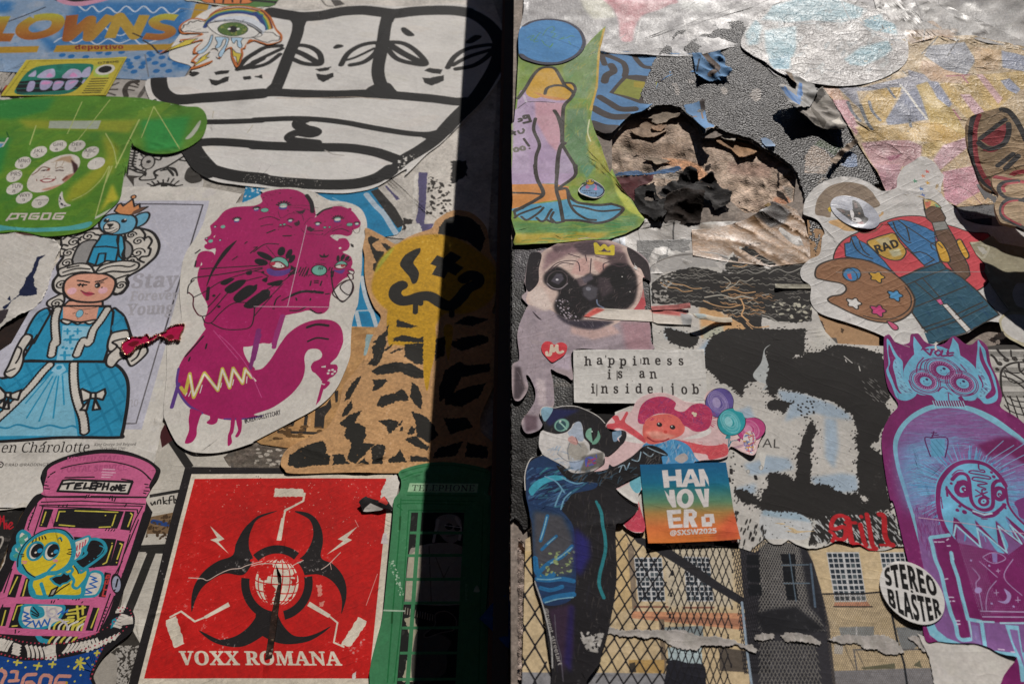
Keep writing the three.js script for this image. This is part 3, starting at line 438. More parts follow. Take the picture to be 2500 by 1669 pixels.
    clip(c, [ell("-4123 4773 202 99 -212 137")], () => {
      B(c, "-4170 4924 56 66 77 17 65 -97 -43 -1 -74 32", '#b09477', 5); B(c, "-4023 4958 80 -72 45 -104 -39 -33 -35 96", '#3d2426', 4); B(c, "-3999 4670 9 79 76 33 18 -64 -41 -79 -50 -47", '#a4705a', 6); B(c, "-4166 4558 93 40 83 40 3 -46 -93 -40 -71 -9", '#b98670', 6); B(c, "-4025 4685 27 56 20 -16 -29 -63", '#7a4038', 3); B(c, "-4015 4599 40 24 1 -39 -29 -8", '#6a4630', 3);
      S(c, "~ w9 -4309 4745 31 40 17 48 27 18 58 -17", '#6b4a38'); S(c, "~ w10 -4241 4801 19 10 28 -5", '#3f2a26'); D(c, "w22 -4220 4806", '#3f2a26'); B(c, "-4200 4826 24 8 5 -32 -22 0", '#8a4a3a', 3); S(c, "~ w8 -4121 4831 26 21 35 -8", '#7a5a48'); S(c, "~ w12 -4110 4803 27 8 34 -5", '#4a3230'); S(c, "w5 -4189 4915 22 0 ; 25 25 12 -97 ; 52 98 -2 -65", '#a48d74');
      F(c, "~ -4219 4675 23 14 33 14 40 -10 37 3 -8 -28 -31 -20 -41 -4 -30 11", '#8f3f42'); F(c, "~ -4197 4675 34 12 54 -5 -20 -20 -41 -4", '#e0d8d0'); S(c, "w5 -4198 4714 4 12 ; 31 -3 24 8 ; 45 -7 14 -32 ; -174 -2 12 -24", '#7a4a40');
    });
    F(c, "~ -3983 4526 12 -5 25 -68 44 -64 51 -31 -46 -21 -34 -18 -34 66 -20 76", '#c9c5bf'); for (const s of ["-3984 4476 15 -15 16 -38 -18 7", "-3950 4393 26 -15 3 -30 -27 22", "-3920 4363 38 -6 -22 -13", "-3972 4415 18 -7 -6 -15"]) F(c, s, '#34323c');
    for (const s of ["w17 -4346 4166 16 78 61 1 3 -57 -54 -8", "w16 -4254 4245 54 1 -1 -36 -29 2", "w16 -4201 4209 1 -35", "w16 -4099 4252 -60 -6 -2 -59 68 -5 4 37 -45 -2", "w16 -4058 4253 61 3 3 -71 -63 -4 -1 72", "w16 -3875 4260 -78 -6 -4 -64 73 -3 5 35 -51 -2"]) S(c, s, '#cbbfb8', 0, 'square');
  } });
function curl(c, s, col, w, turns = 1.6, dir = 1) { for (const q of paths(s)) for (let i = 0; i + 1 < q.pts.length; i += 2) { const [a, b] = [q.pts[i], q.pts[i + 1]], r = Math.hypot(b[0] - a[0], b[1] - a[1]), a0 = Math.atan2(b[1] - a[1], b[0] - a[0]); c.beginPath(); for (let k = 0; k <= 40; k++) { const t = k / 40, an = a0 + dir * t * turns * 6.283, rr = r * (1 - t * 0.9); c.lineTo(a[0] + Math.cos(an) * rr, a[1] + Math.sin(an) * rr); } c.strokeStyle = col; c.lineWidth = w; c.lineCap = 'round'; c.stroke(); } }
function beads(c, s, r, fill, ink, w) { const L = poly(s, false, 12), list = []; along(L, r * 1.15, (x, y) => list.push([x, y])); c.fillStyle = ink; for (const p of list) { c.beginPath(); c.arc(p[0], p[1], r + w, 0, 7); c.fill(); } c.fillStyle = fill; for (const p of list) { c.beginPath(); c.arc(p[0], p[1], r, 0, 7); c.fill(); } }
sheet({ name: 'queen_poster', label: 'white poster of a winking queen in blue with a crowned blue bear on her wig', category: 'poster', layer: 4, k: 0.55, lifts: [["-2513 1829", 18, 1.2]],
  outline: "-3853 4058 247 366 132 178 416 10 349 -6 313 -80 -56 -229 -213 -870 61 -405 -37 -191 62 -355 37 -307 24 -302 4 -104 -75 -273 -679 -108 -404 -4 -203 580 -212 608 216 251 111 925", draw(c) {
    const K = '#211e1f', H = '#cdc7be', BL = '#2c90b8', W = 20;
    mottle(c, ['#dcd7cf', '#cac5bf'], 90, 20, 80, 0.3);
    F(c, "-4081 4056 426 367 995 13 2 -57 0 -1548 -19 82 4 -884 -1222 -13 -307 879", '#bfbecb'); mottle(c, ['#cfccd2', '#b9b7c4'], 60, 20, 60, 0.2);
    F(c, "-2696 3402 23 0 74 -403 -33 -168 -45 82 -2 -68 -50 67 36 -5", '#d4cfc8');
    S(c, "w11 -3420 4389 712 -5", '#3a363c'); S(c, "w11 -2708 4384 -11 -1554", '#4a464c'); S(c, "w9 -2730 2878 4 -798 -90 -1", '#6a676c');
    T(c, 'Stay', "-3095 3397 377 23 -394 138", '#a5a2ab', 'serif', 'bold'); T(c, 'Forever', "-3071 3264 384 17 -394 80", '#aeabb3', 'serif', 'bold'); T(c, 'Young', "-3059 3110 367 28 -379 90", '#a8a5ad', 'serif', 'bold'); T(c, 'no', "-2828 2226 80 11 -92 70", '#aaa7ae', 'serif');
    // wig
    F(c, "~ -3827 3971 62 48 92 15 111 48 148 -18 138 22 106 -3 108 -49 81 -126 12 -131 -40 -91 -62 -89 -80 -83 26 -68 -24 -86 -66 -25 -69 159 -93 74 -184 -2 -33 -76 2 -135 -47 -25 -69 48 -30 86 16 87 -35 88 16 103 -69 12 -18 91 26 40", H, K, W);
    F(c, "~ -3623 3653 -35 142 28 119 106 28 72 -92 51 -194", '#8f8d8c', K, 14); F(c, "~ -3286 3938 81 -59 26 -104 -47 -40", '#8f8d8c', K, 14);
    S(c, "~ w17 -3179 4083 55 -70 3 -53 32 27 41 -53 -10 -79 22 -13 0 -79 -53 -13 -9 -39 43 -25 ; -747 265 26 41 42 -13 49 28 50 27 ; -155 -188 7 39 42 -12 ; -67 -93 22 53 50 -13", K);
    curl(c, "-3599 3987 52 21 -156 -89 51 21 -60 -152 37 33 -13 -149 49 7 402 326 41 8 34 -80 51 7 -22 -145 59 7 -88 -98 50 7 -551 -284 43 26 440 -26 44 7 -507 -212 47 24", K, 14);
    S(c, "~ w17 -3542 4008 41 -13 11 -40 ; -168 25 -14 -54 21 -39 -36 -40 ; 415 111 -23 53 9 41 ; -576 -154 3 53 30 27 ; -18 -224 31 -90 33 -63", K);
    F(c, "~ -3699 3197 -23 48 40 48 61 37 33 -84 -23 -72", H, K, 14); curl(c, "-3645 3227 44 19", K, 13);
    // bear
    F(c, "-3495 4009 149 15 55 -66 34 -106 19 -104 29 -77 -61 19 -96 11 -68 -58 -89 37 1 182 23 93", BL, K, 15); S(c, "w14 -3521 3859 101 10 109 -20 ; -41 162 7 -67 38 -92 17 -156 ; -157 -40 -7 128 56 4 15 -93 ; 108 53 44 0", K); F(c, "-3343 4011 40 -27 46 -132 -2 -78 46 -90 -66 76 -43 131", '#3a9cc0', K, 12);
    F(c, "~ -3263 4231 83 54 39 -39 -16 -97 -74 -49", '#66aac8', K, 15); F(c, "~ -3531 4090 -17 82 47 77 132 15 101 -33 39 -83 -19 -96 -104 -44 -108 15", '#62a8c8', K, 16);
    F(c, "-3460 4298 12 85 21 15 28 -36 61 91 39 -99 35 38 18 -52 65 11 -57 -64 -78 -40 -91 13", '#d28c58', K, 13); D(c, "w55 -3337 4478", K); D(c, "w33 -3337 4478", '#d28c58'); F(c, "-3290 4300 44 40 52 7 -52 -67 -61 -29", '#6b4a3a');
    E(c, "-3430 4098 68 7 -85 68", '#d3cdc4', K, 12); F(c, "~ -3481 4138 57 1 -13 -41 -21 6", K); S(c, "~ w10 -3447 4098 1 -21 -38 0 ; 38 0 35 14", K); S(c, "~ w8 -3487 4049 61 -12 47 41", K);
    D(c, "w51 -3498 4183 153 -6", K); D(c, "w18 -3492 4197 153 -3", '#e2ded8');
    // face, neck
    F(c, "-3555 3258 271 4 18 -60 -3 -71 -9 -99 -259 9 -46 157", '#d79c84', K, 14);
    F(c, "~ -3641 3477 67 70 125 14 124 -15 86 -64 16 -99 -16 -79 -54 -49 -105 -13 -112 17 -77 47 -46 73", '#d99e86', K, 17);
    D(c, "w74 -3558 3361 248 9", '#e3aeb8'); S(c, "w12 -3527 3429 69 -2 ; -54 14 -2 -24 ; 26 19 3 -25", K); S(c, "~ w12 -3545 3476 48 -7 54 -14 ; 48 10 42 13 39 28", K); E(c, "-3368 3425 22 4 -30 26", K); D(c, "w15 -3376 3421", '#e2ded8'); S(c, "w6 -3374 3455 30 8 11 8 ; -17 -21 26 6", K); D(c, "w15 -3326 3403", K);
    F(c, "~ -3488 3366 42 -16 35 4 41 -21 -37 -25 -39 12", '#b8475c'); S(c, "~ w7 -3489 3368 56 -30 65 -7", '#5c1f2c');
    F(c, "~ -3733 3589 60 45 84 33 87 -12 56 -63 6 -31 -86 11 -86 -20 -83 -32", H, K, 15); F(c, "~ -3418 3567 21 76 82 40 107 20 108 -24 8 -64 -75 -38 -121 4 -86 -26", H, K, 15); S(c, "~ w13 -3689 3564 98 45 112 -5 ; 79 -18 62 45 89 14 86 -11 40 25 ; -544 -44 85 26", K); S(c, "~ w15 -3247 3494 48 26 49 25 ; -77 -198 75 -11 33 85", K);
    S(c, "~ w5 -3547 3199 98 -29 88 5 68 27", '#6a5040'); E(c, "-3429 3123 27 7 -34 32", '#7fb9cf', '#44525a', 5); D(c, "w10 -3480 3123 11 6 86 -5 14 -3 -61 -50", '#4a3c34');
    // dress
    F(c, "~ -3677 3156 -70 -7 -31 -71 -13 -127 7 -133 75 38 -38 -101 152 13 -5 129", BL, K, 16); F(c, "~ -3179 3162 56 -12 61 -63 67 -127 46 -132 -160 -2", BL, K, 16);
    F(c, "-3654 3168 54 30 376 -1 58 -53 53 -318 3 -176 -627 -7 40 258 -1 -82", BL, K, 16);
    F(c, "-3583 3198 286 4 18 -164 -126 -25 -132 28", '#d79c84'); S(c, "~ w5 -3547 3199 98 -29 88 5 68 27", '#6a5040'); E(c, "-3429 3123 27 7 -34 32", '#7fb9cf', '#44525a', 5); D(c, "w10 -3480 3123 11 6 86 -5 14 -3 -61 -50", '#4a3c34'); S(c, "w16 -3664 3200 456 5", K);
    const lattice = (s) => clip(c, s, () => S(c, "w15 -3863 3066 413 -498 ; -361 616 561 -720 ; -664 486 443 -593 ; 269 894 405 -568 ; -362 333 303 -441 ; -777 611 -263 -293 ; 315 118 -243 -339 ; 786 462 -161 -233 ; 204 59 -168 -193 ; -492 53 234 251", '#1f7fa6'));
    lattice("-3645 3139 479 5 53 -318 160 2 -124 282 -666 27 -41 -319");
    F(c, "-3529 3000 249 -8 -20 -168 -54 -174 -118 -7 -42 260 28 -81", '#8dc2da'); for (const s of ["w26 -3473 2944 79 -2 -53 -89 76 7 -46 39", "w26 -3431 2859 -1 -89 2 -67 -31 77 72 -10"]) D(c, s, BL); S(c, "w12 -3499 2943 44 -1 ; -25 24 15 -51 ; 45 27 52 1 ; -33 24 14 -51 ; -86 -63 52 1 ; 25 4 52 1", BL); S(c, "w16 -3466 2858 78 1 ; -49 34 20 -68 ; -38 -122 68 1 ; -48 32 21 -71", BL);
    F(c, "~ -3544 3035 51 -23 29 24 50 -23 38 24 50 -23 31 18 9 29 -126 -25 -131 28", '#d3cdc4', K, 13);
    F(c, "~ -3735 2635 264 5 367 4 103 -34 81 -84 51 -105 35 -155 20 -160 9 -118 -20 -31 -362 -3 -684 -8 -172 493 246 45", BL, K, 20);
    clip(c, "-3726 2635 622 7 173 -106 74 -229 37 -338 -1014 -11 -167 482", () => S(c, "w16 -3172 2641 359 -575 ; -435 509 379 -607 ; -203 652 242 -354 ; -292 100 196 -301 ; 1 514 -280 -276 ; 329 149 -273 -290 ; 309 145 -233 -243 ; 252 102 -209 -199 ; -8 654 -230 -215 ; -509 121 259 -288 ; -322 224 197 -246 ; -54 407 168 -242 ; -23 244 -210 -246 ; 167 106 -177 -230", '#1f7fa6'));
    F(c, "-3459 2541 52 -31 50 32 102 -239 137 -337 -716 -8 -34 97 233 162 83 186", '#7bb9d2'); S(c, "w10 -3483 2509 -96 -261 ; 124 250 -75 -380 ; 101 381 -2 -409 ; 19 409 74 -379 ; -48 390 91 -269", BL); S(c, "~ w13 -3743 2047 96 -19 71 30 140 -32 89 30 104 -23 60 20 46 -19", '#2a86ae'); F(c, "-3483 2551 19 65 51 1 41 -54 -35 -53", '#8dc2da'); D(c, "w42 -3433 2584", BL);
    const bw = Math.round(24);
    beads(c, "~ -3615 3162 8 -93 34 -115 48 -133 -21 14 21 -144", bw, H, K, 15); beads(c, "~ -3512 2605 -31 -65 -35 -106 -43 -104 -55 -113 -53 -91 -42 -70", bw, H, K, 15); beads(c, "~ -3221 3167 -26 -117 -28 -93 1 -133 -50 25 -11 -144", bw, H, K, 15); beads(c, "~ -3332 2617 36 -127 54 -146 57 -112 63 -109 51 -137", bw, H, K, 15);
    S(c, "w17 -3736 2639 635 7", K);
    for (const s of ["-3213 2375 10 11 82 -41 2 -51 -51 -26", "-3092 2346 56 42 19 -42 -5 -59 -59 18", "-3128 2350 35 1 14 -52 -38 0", "-3122 2289 6 -96 -46 1", "-3082 2294 62 -90 -52 -9", "-3863 2379 47 11 70 -62 -3 -41 -48 -31", "-3721 2328 70 43 5 -93 -53 10", "-3759 2343 37 1 15 -46 -39 5", "-3745 2287 16 -86 -54 15", "-3720 2287 34 -91 -41 0"]) F(c, s, H, K, 14);
    // sleeves and hands
    F(c, "~ -3128 2913 57 35 69 7 36 -74 22 -53 -24 59 -104 -136 -48 33", H, K, 15); F(c, "~ -3095 2840 95 35 107 -10 82 -88 -1 -67 -77 -104 -61 70 -48 -11 -33 -71 -54 26 -10 87 46 89", H, K, 14); S(c, "~ w13 -3049 2796 54 -44 48 -54 ; 85 78 -7 -77 -32 -44", K);
    F(c, "~ -3729 2878 -19 -134 23 -98 1 -97 -39 -65 -61 32 3 96 3 175 25 113", H, K, 14); S(c, "~ w12 -3818 2787 45 -32 7 -77 -8 -55 ; -40 -86 49 33", K);
    T(c, 'en Charolotte', "-3627 1819 628 14 -633 70", '#2d2826', 'serif'); S(c, "w10 -3341 1896 13 15", '#2d2826');
    T(c, 'King George 3rd Reigned', "-2979 1883 298 8 -298 16", '#2d2826', 'serif'); T(c, '25 October 1760 –', "-2931 1853 200 4 -201 17", '#2d2826', 'serif'); T(c, '©RAD @RADDINGTO', "-3563 1708 335 7 -337 16", '#2d2826', 'sans-serif'); S(c, "~ w6 -3613 1706 11 37 29 -18 -5 -28 -21 14 11 14", '#2d2826');
    S(c, "w4 -2664 1875 83 -28 56 -20", '#e2ded7'); S(c, "w5 -3090 4191 115 -203 130 -157", '#c9c6cf');
  } });
sheet({ name: 'torn_white_scrap', label: 'torn white paper scrap with a dark blue stain along the left edge', category: 'paper scrap', layer: 5, rim: 0.9, torn: [10, 18], lifts: [["-3879 3924", 25, 1.4], ["-3941 3088", 30, 1.6]],
  outline: "-4575 3962 352 58 111 -19 90 -15 171 -62 66 -78 -12 -105 37 -339 -5 -134 -40 -102 -73 -54 -93 -94 -58 -92 -148 -103", base: '#cec9c2', draw(c) {
    mottle(c, ['#d6d1ca', '#bfb9b1', '#c6bfb6'], 120, 10, 50, 0.35);
    J(c, "-3887 3760 -68 -21 4 -102 5 -63 -27 -76 11 -62 -17 -61 6 -61 -32 -55 -16 -89 -42 -36 14 -174 47 151 -58 70 38 48 57 73 90 1 46 12 -14 61 -34 37 -35 98 -4 101 -9 89", '#17233f', 8, 12); J(c, "-4052 3265 15 36 24 -60", '#17233f', 8, 12); J(c, "-4139 3098 86 59 54 1 9 -82 -40 -93", '#3a3438', 12, 12); F(c, "~ -4221 4013 104 4 94 -28 -84 -4", '#6a4a42');
  } });
{ // a sequinned carnival mask glued over the queen's hand
  const m = sheet({ name: 'glitter_mask_sticker', label: 'small crimson carnival mask edged in glitter, stuck beside the queen\'s hand', category: 'sticker', layer: 7, thick: 0.8, rim: 0, k: 0.9,
    outline: "~ -3002 2763 -2 61 56 54 73 4 32 29 36 -39 36 34 63 29 17 40 47 30 59 12 19 -29 -14 -80 4 -56 -36 5 -40 -14 -42 30 -48 18 -41 -47 -54 -29 -54 -28 -21 -56 -45 -24", base: '#b01646', mat: { rough: 0.5 }, draw(c) { mottle(c, ['#cf2a5c', '#8a0f34'], 40, 6, 20, 0.4); F(c, "~ -2966 2808 44 34 38 -11 -33 -45", '#6e0a22'); F(c, "~ -2689 2890 38 23 25 -34 -31 -17", '#6e0a22'); } });
  const geos = [], out = dense(poly("~ -3002 2763 -2 61 56 54 73 4 32 29 36 -39 36 34 63 29 17 40 47 30 59 12 19 -29 -14 -80 4 -56 -36 5 -40 -14 -42 30 -48 18 -41 -47 -54 -29 -54 -28 -21 -56 -45 -24")[0], 9);
  seed(77);
  for (const q of out) { const b = new THREE.IcosahedronGeometry(0.0008 + rnd() * 0.0006, 0); b.rotateX(rnd() * 6); b.rotateY(rnd() * 6); b.translate((q[0] + (rnd() - 0.5) * 8) * U - m.position.x, (q[1] + (rnd() - 0.5) * 8) * U + Y0 - m.position.y, lump('L', q[0] * U, q[1] * U + Y0) + 0.0012 + 0.0004); geos.push(b); }
  const gm = new THREE.MeshPhysicalMaterial({ roughness: 0.18, metalness: 1, flatShading: true }); gm.color.setRGB(0.95, 0.55, 0.35);
  part(m, 'glitter_edge', mergeGeometries(geos), gm).userData.kind = 'stuff';
}
sheet({ name: 'magenta_monster_cutout', label: 'magenta many-eyed monster head on white paper in the middle of the left wall', category: 'poster', layer: 5, k: 0.6, lifts: [["-2242 1832", 30, 0.9], ["-1251 2847", 20, 0.5]],
  outline: "-2338 4426 124 105 ~ -20 43 133 36 180 -1 145 -46 87 -60 86 -54 80 -7 121 -36 87 -74 50 -118 18 -123 -1 -188 -14 -53 17 -206 4 -225 5 -170 -14 -83 -10 -151 11 -168 9 -141 -29 -162 -49 -159 -114 -154 -230 -172 -181 -128 -7 -14 -202 -79 -190 -8 -124 57 -65 76 -77 126 -43 99 -45 288 -81 437 73 109 -93 380 -38 352 54 238 51 219 162 170", wear: { grain: 0.1, blot: 0.09, scuff: 0.15 }, draw(c) {
    const M = '#a5165c', K = '#1f1a1e', P = '#5a3a86', G = '#6fae9e', Wt = '#d9d4ce';
    mottle(c, ['#dcd7d0', '#c9c3bc'], 100, 15, 60, 0.3, 3);
    F(c, "~ -2389 3007 -62 -171 -58 -133 -21 -141 19 -117 59 -123 133 -121 144 -63 128 -26 121 11 105 28 -62 13 114 58 87 77 63 83 44 105 6 107 -19 108 17 66 41 17 45 -10 29 -44 -9 -44 -48 -33 -12 -49 25 -48 61 -10 41 11 41 17 37 11 -14 43 -48 8 43 68 26 111 2 61 -19 91 -39 68 -66 39 -107 3 -109 -45 -93 -93 -46 -99 -18 -53 -41 -122 -47 -76 -57 -13 5 13 -69 75 -53 109 8 78 51 57 59 34 -54 327 -289 -63", M);
    S(c, "~ w15 -2526 2583 15 -127 44 -104 90 -111 113 -70", P); S(c, "w24 -2494 2435 -3 -211", P); S(c, "~ w11 -2090 2122 163 5 105 27", P);
    F(c, "~ -2285 2835 -81 98 -63 103 1 164 -85 155 -60 147 -10 126 16 38 -25 51 -6 52 29 46 57 -6 31 -52 -17 -64 11 38 -4 117 -54 -13 -41 23 -7 35 18 20 -33 46 38 48 2 40 -23 68 12 34 29 49 40 98 67 54 105 16 86 11 55 50 -28 94 90 55 136 20 125 -42 117 -135 48 -141 1 -42 79 106 113 37 114 -58 74 -108 19 -41 -9 -55 -49 -35 -4 -47 -36 -25 -68 17 -75 -14 64 -60 16 27 57 1 38 -66 -9 -66 -39 -30 71 -48 25 -77 -6 -51 26 -25 0 -51 -72 -51 -62 -99 -20 -62 -3 -84 0 -72 -34 -53 -52 -7 -67 35 -77 -25 -103 -30 21 -18 -35 -6 -38 -156 -19 -99 -67 -1 -127 -37", M);
    S(c, "w35 -1818 3113 -24 -273", '#9a2f72'); S(c, "w30 -1840 2968 3 -169", '#9a2f72'); S(c, "w34 -1985 2966 5 -235 ; 4 77 -3 -132", '#7d2a6c'); S(c, "w26 -1969 2921 -17 -332", '#7d2a6c');
    F(c, "~ -1527 2605 42 33 70 -10 90 -42 -10 -54 -47 -37 -48 -17 -11 21", M); F(c, "-1447 2611 33 11 2 -21 -34 3", Wt); D(c, "w21 -1383 2574 25 6 -30 -32 34 -5 15 21", Wt); S(c, "~ w23 -1436 2521 52 -11 -28 -42 35 -10 -24 -42", M); F(c, "-1426 2447 26 -10 -16 -135 -27 -49", M);
    S(c, "~ w39 -2602 3653 2 129 53 13 27 -38", M); S(c, "w11 -2626 3704 4 -64 ; 2 194 -30 -40", K);
    for (const s of ["-2354 2211 84 -30 -2 -49 -2 -89 10 -68 -20 -58 -46 -10 -2 48 5 68 -22 88 -5 60", "-2206 2172 55 -9 13 -65 -32 -27 -44 17 18 34", "-2041 2124 27 -2 9 -106 -9 -39 15 -57 -23 -29 -16 86 5 58", "-2005 2129 37 1 18 -103 -14 -57 -21 3 11 53 -17 49"]) F(c, '~ ' + s, M);
    S(c, "w21 -2469 2404 44 -56 -6 188 76 -224 33 233 134 -167 -7 209 90 -184 -10 190 99 -147 -9 143 23 -32 43 -53", '#c9b84a'); S(c, "w11 -2428 2520 70 -192 38 204 130 -146 -3 190 86 -163 -6 169 95 -126 0 122 94 -105", '#e2dccb'); S(c, "w6 -2420 2327 7 26 ; 19 -31 6 52 ; 71 -20 2 73 ; 142 -20 0 42 ; 84 -20 -1 53 ; 102 -31 -7 63", '#dcd6cf');
    S(c, "w11 -2404 2904 -97 -201 ; 37 -11 -2 -32 ; 104 166 0 -44", K); S(c, "~ w5 -2284 2917 117 -111 156 -196 159 -292 ; -484 644 245 -287", '#c24a86');
    // big eye
    const petals = [["-2084 3697 58 -12 -64 50"], ["-2063 3766 73 -32 -90 74"], ["-2018 3815 51 -63 -88 114"], ["-1936 3822 4 -55 28 58"], ["-1867 3792 -10 -57 34 49"], ["-1835 3735 -13 -48 35 37"]]; for (const [s] of petals) { E(c, s, '#17141a'); }
    F(c, "~ -2026 3608 27 18 64 -22 64 6 48 19 -10 -48 -46 -35 -67 -7 -55 23", P); F(c, "~ -2011 3674 17 60 48 24 56 -23 33 -48 2 -41 -24 11 -49 41 -44 6", G, K, 6); F(c, "~ -2012 3680 33 15 42 6 38 -26 22 -29 -27 -18 -39 -1 -41 17", Wt, '#6e0f2c', 10); D(c, "w46 -1986 3680", '#b4324a'); D(c, "w14 -1932 3684", '#b9b3ae'); S(c, "~ w9 -1995 3632 46 -23 59 13 40 18", '#6e0f1c'); S(c, "w4 -1962 3639 18 -6 ; 30 30 7 -18", K);
    E(c, "-1592 3608 63 0 -70 59", G, K, 10); S(c, "w6 -1597 3619 1 27 ; 14 -26 0 32 ; 13 -32 3 26", K); S(c, "w5 -1631 3678 25 9 57 -8 ; -45 47 31 1 ; -109 -190 6 17 21 0 ; 127 -16 -3 18 -17 5", K); F(c, "~ -1615 3789 19 -9 13 -5 8 30 14 -30 29 15 -14 -33 -25 -6 -27 5", K);
    F(c, "~ -1470 3650 18 48 33 19 37 -18 12 -30 -36 6", G, K, 6); F(c, "~ -1468 3650 36 25 54 -12 -15 -26 -42 -7", Wt, '#6e0f2c', 8); D(c, "w35 -1404 3663", '#a0323a'); F(c, "~ -1472 3615 39 -5 51 12 -21 -47 -53 17", P); for (const s of ["-1453 3746 0 -36 14 30", "-1415 3759 -5 -37 22 37", "-1377 3747 -7 -30 24 30", "-1359 3723 -11 -18 23 24"]) E(c, s, K);
    S(c, "w8 -1746 3547 22 83 ; 0 -88 20 100 ; -2 -106 23 82 ; -4 -70 6 82 ; -75 -48 9 59 ; 233 -32 8 35 ; 12 -59 6 53", K); specks(c, "-1836 3664 61 -35 4 -59 -72 -35 15 70", 140, 4, 12, K); specks(c, "-1493 3609 27 -6 -1 -69 -25 0", 50, 4, 12, K);
    // small faces
    const eye = (s, r) => { const q = pt(s); c.save(); c.translate(q[0], q[1]); c.scale(r, r); c.fillStyle = K; for (let i = 0; i < 7; i++) { c.save(); c.rotate(0.35 + i * 0.42); c.beginPath(); c.ellipse(1.55, 0, 0.55, 0.26, 0, 0, 7); c.fill(); c.restore(); } c.fillStyle = P; c.beginPath(); c.ellipse(0, -0.65, 1.1, 0.7, 0, 0, 7); c.fill(); c.fillStyle = G; c.beginPath(); c.ellipse(0, 0.15, 1, 0.85, 0, 0, 7); c.fill(); c.fillStyle = Wt; c.beginPath(); c.ellipse(0, 0, 0.9, 0.5, 0.15, 0, 7); c.fill(); c.restore(); };
    eye("-2005 4375", 34); eye("-1512 4212", 28); eye("-1917 4194", 17); eye("-1675 4152", 18); eye("-2232 4333", 20); eye("-2377 4193", 22); eye("-2547 4109", 9); eye("-2592 3966", 8); eye("-2473 3948", 8); eye("-2225 4335", 11); eye("-1340 4160", 16);
    for (const [s, r] of [["-2158 4321", 62], ["-1402 4152", 48], ["-1961 4149", 24], ["-1992 4142", 22], ["-1610 4112", 26], ["-1570 4117", 20]]) { const q = pt(s); c.beginPath(); c.ellipse(q[0], q[1], r * 0.55, r * 0.42, 0, 0, 7); c.fillStyle = G; c.fill(); c.strokeStyle = K; c.lineWidth = 4; c.stroke(); } D(c, "w39 -2480 4110 -71 -173", G);
    S(c, "~ w7 -2190 4203 37 20 51 17 48 -15 44 -26 ; -148 -78 46 19 52 7 ; 54 -31 39 7 34 13 40 -25 ; 198 -48 39 7 36 0 ; 81 -5 41 26 44 4 57 -28", K); S(c, "w12 -2092 4042 60 39 ; 83 -74 68 4", K);
    S(c, "~ w31 -1818 4511 52 -92 25 -113", K, 0); S(c, "~ w16 -1697 4264 50 64 65 29", K); S(c, "~ w3 -2040 4309 40 -84 72 59 92 -11 34 -78 ; 11 -51 31 71 33 20 ; -323 140 108 8 136 1 109 -31 ; -260 10 110 -12 96 -38 37 -39 ; -96 -181 53 -62 44 0 90 -11 ; 15 -12 66 82 73 58 ; -82 -165 30 38 ; 146 90 33 -62 30 13 3 63 ; -53 -51 -15 -26", K);
    for (const s of ["-1892 4318 33 -7 51 21 -10 -53 -43 13", "-1764 4113 30 7 40 -32 -22 -31 -34 18", "-1886 4156 52 39 -1 -51 -24 -20"]) J(c, s, '#3b2430', 12, 12);
    // wing and net lines, blotches
    S(c, "~ w10 -2619 3471 27 43 195 40 331 80", K); S(c, "~ w9 -2613 3354 47 -48 20 -96 52 -82 41 -23", '#4d0f24'); S(c, "~ w8 -2565 3300 86 68 130 124 285 129 ; -555 -279 -9 85 32 62 ; 143 -384 61 48 146 279 197 101 ; -375 -486 54 -5 52 100 88 102 152 8 71 24 ; -362 -239 108 -57 133 -4 74 30 9 104 -18 130 ; -390 -135 29 -58 ; -4 153 33 60 38 85", K);
    F(c, "~ -2331 3949 -83 -113 -45 -156 -21 -127 -4 -124 8 12 14 112 38 140 50 131", K); S(c, "w23 -2464 3405 15 -122", K);
    for (const s of ["-2330 3394 75 87 80 13 -23 -74 -78 -74", "-2242 3310 87 123 86 -24 -40 -86 -86 -73", "-2146 3227 123 146 18 -109 -72 -72", "-2378 3455 45 50 64 1 -60 -69", "-2190 3582 42 19 8 -44 -36 -6", "-2062 3216 27 157 71 13 4 -85 -69 -73", "-2046 3496 41 32 0 -56", "-1994 3459 113 39 -9 -62 -73 -1", "-2099 3433 25 13 -1 -49"]) F(c, '~ ' + s, '#1b171b');
    D(c, "w27 -2403 3322 62 -115 289 376", K); S(c, "w9 -2566 3615 496 44 ; -257 61 35 39 ; 35 152 15 20 ; 51 -131 45 66", K); S(c, "~ w7 -2075 3288 91 110 114 88 53 75 ; -241 -369 106 121 86 148 ; -178 -351 39 83 69 132 ; -191 270 57 -12 73 -49", K); S(c, "~ w9 -2164 3813 79 93 113 1 ; -201 -42 27 7", K);
    S(c, "w23 -1783 3327 25 19 ; 12 6 38 19 ; 14 3 31 3 ; 14 0 32 -5 ; 13 4 24 -7 ; 13 0 33 -5", K); S(c, "~ w10 -1848 3278 41 31 32 24 ; -128 -103 8 60 26 36 ; 100 -154 71 1 49 36 ; 39 -23 59 -41 35 6 ; 11 198 26 6", K); S(c, "w10 -1644 3439 2 49 ; 80 -48 7 49 ; -59 0 32 2 ; -30 -21 28 0 ; -147 -190 -8 24 ; 116 -23 2 18 ; -276 -107 -10 2", K);
    // glass bead glasses at the right
    F(c, "~ -1453 3368 52 98 69 38 39 -61 -5 -86 -54 -79 -58 29", Wt, '#3a1520', 9); F(c, "~ -1398 3442 66 62 34 -61 -16 -98 -59 36", '#cfcac6', '#20161a', 8); F(c, "-1357 3567 44 13 12 -63 -22 -12", Wt, '#3a1520', 8); F(c, "~ -1353 3611 48 -12 -6 -32 -30 19", Wt, '#3a1520', 7); S(c, "~ w9 -1488 3578 26 -137 39 -97 63 -78 62 91", K);
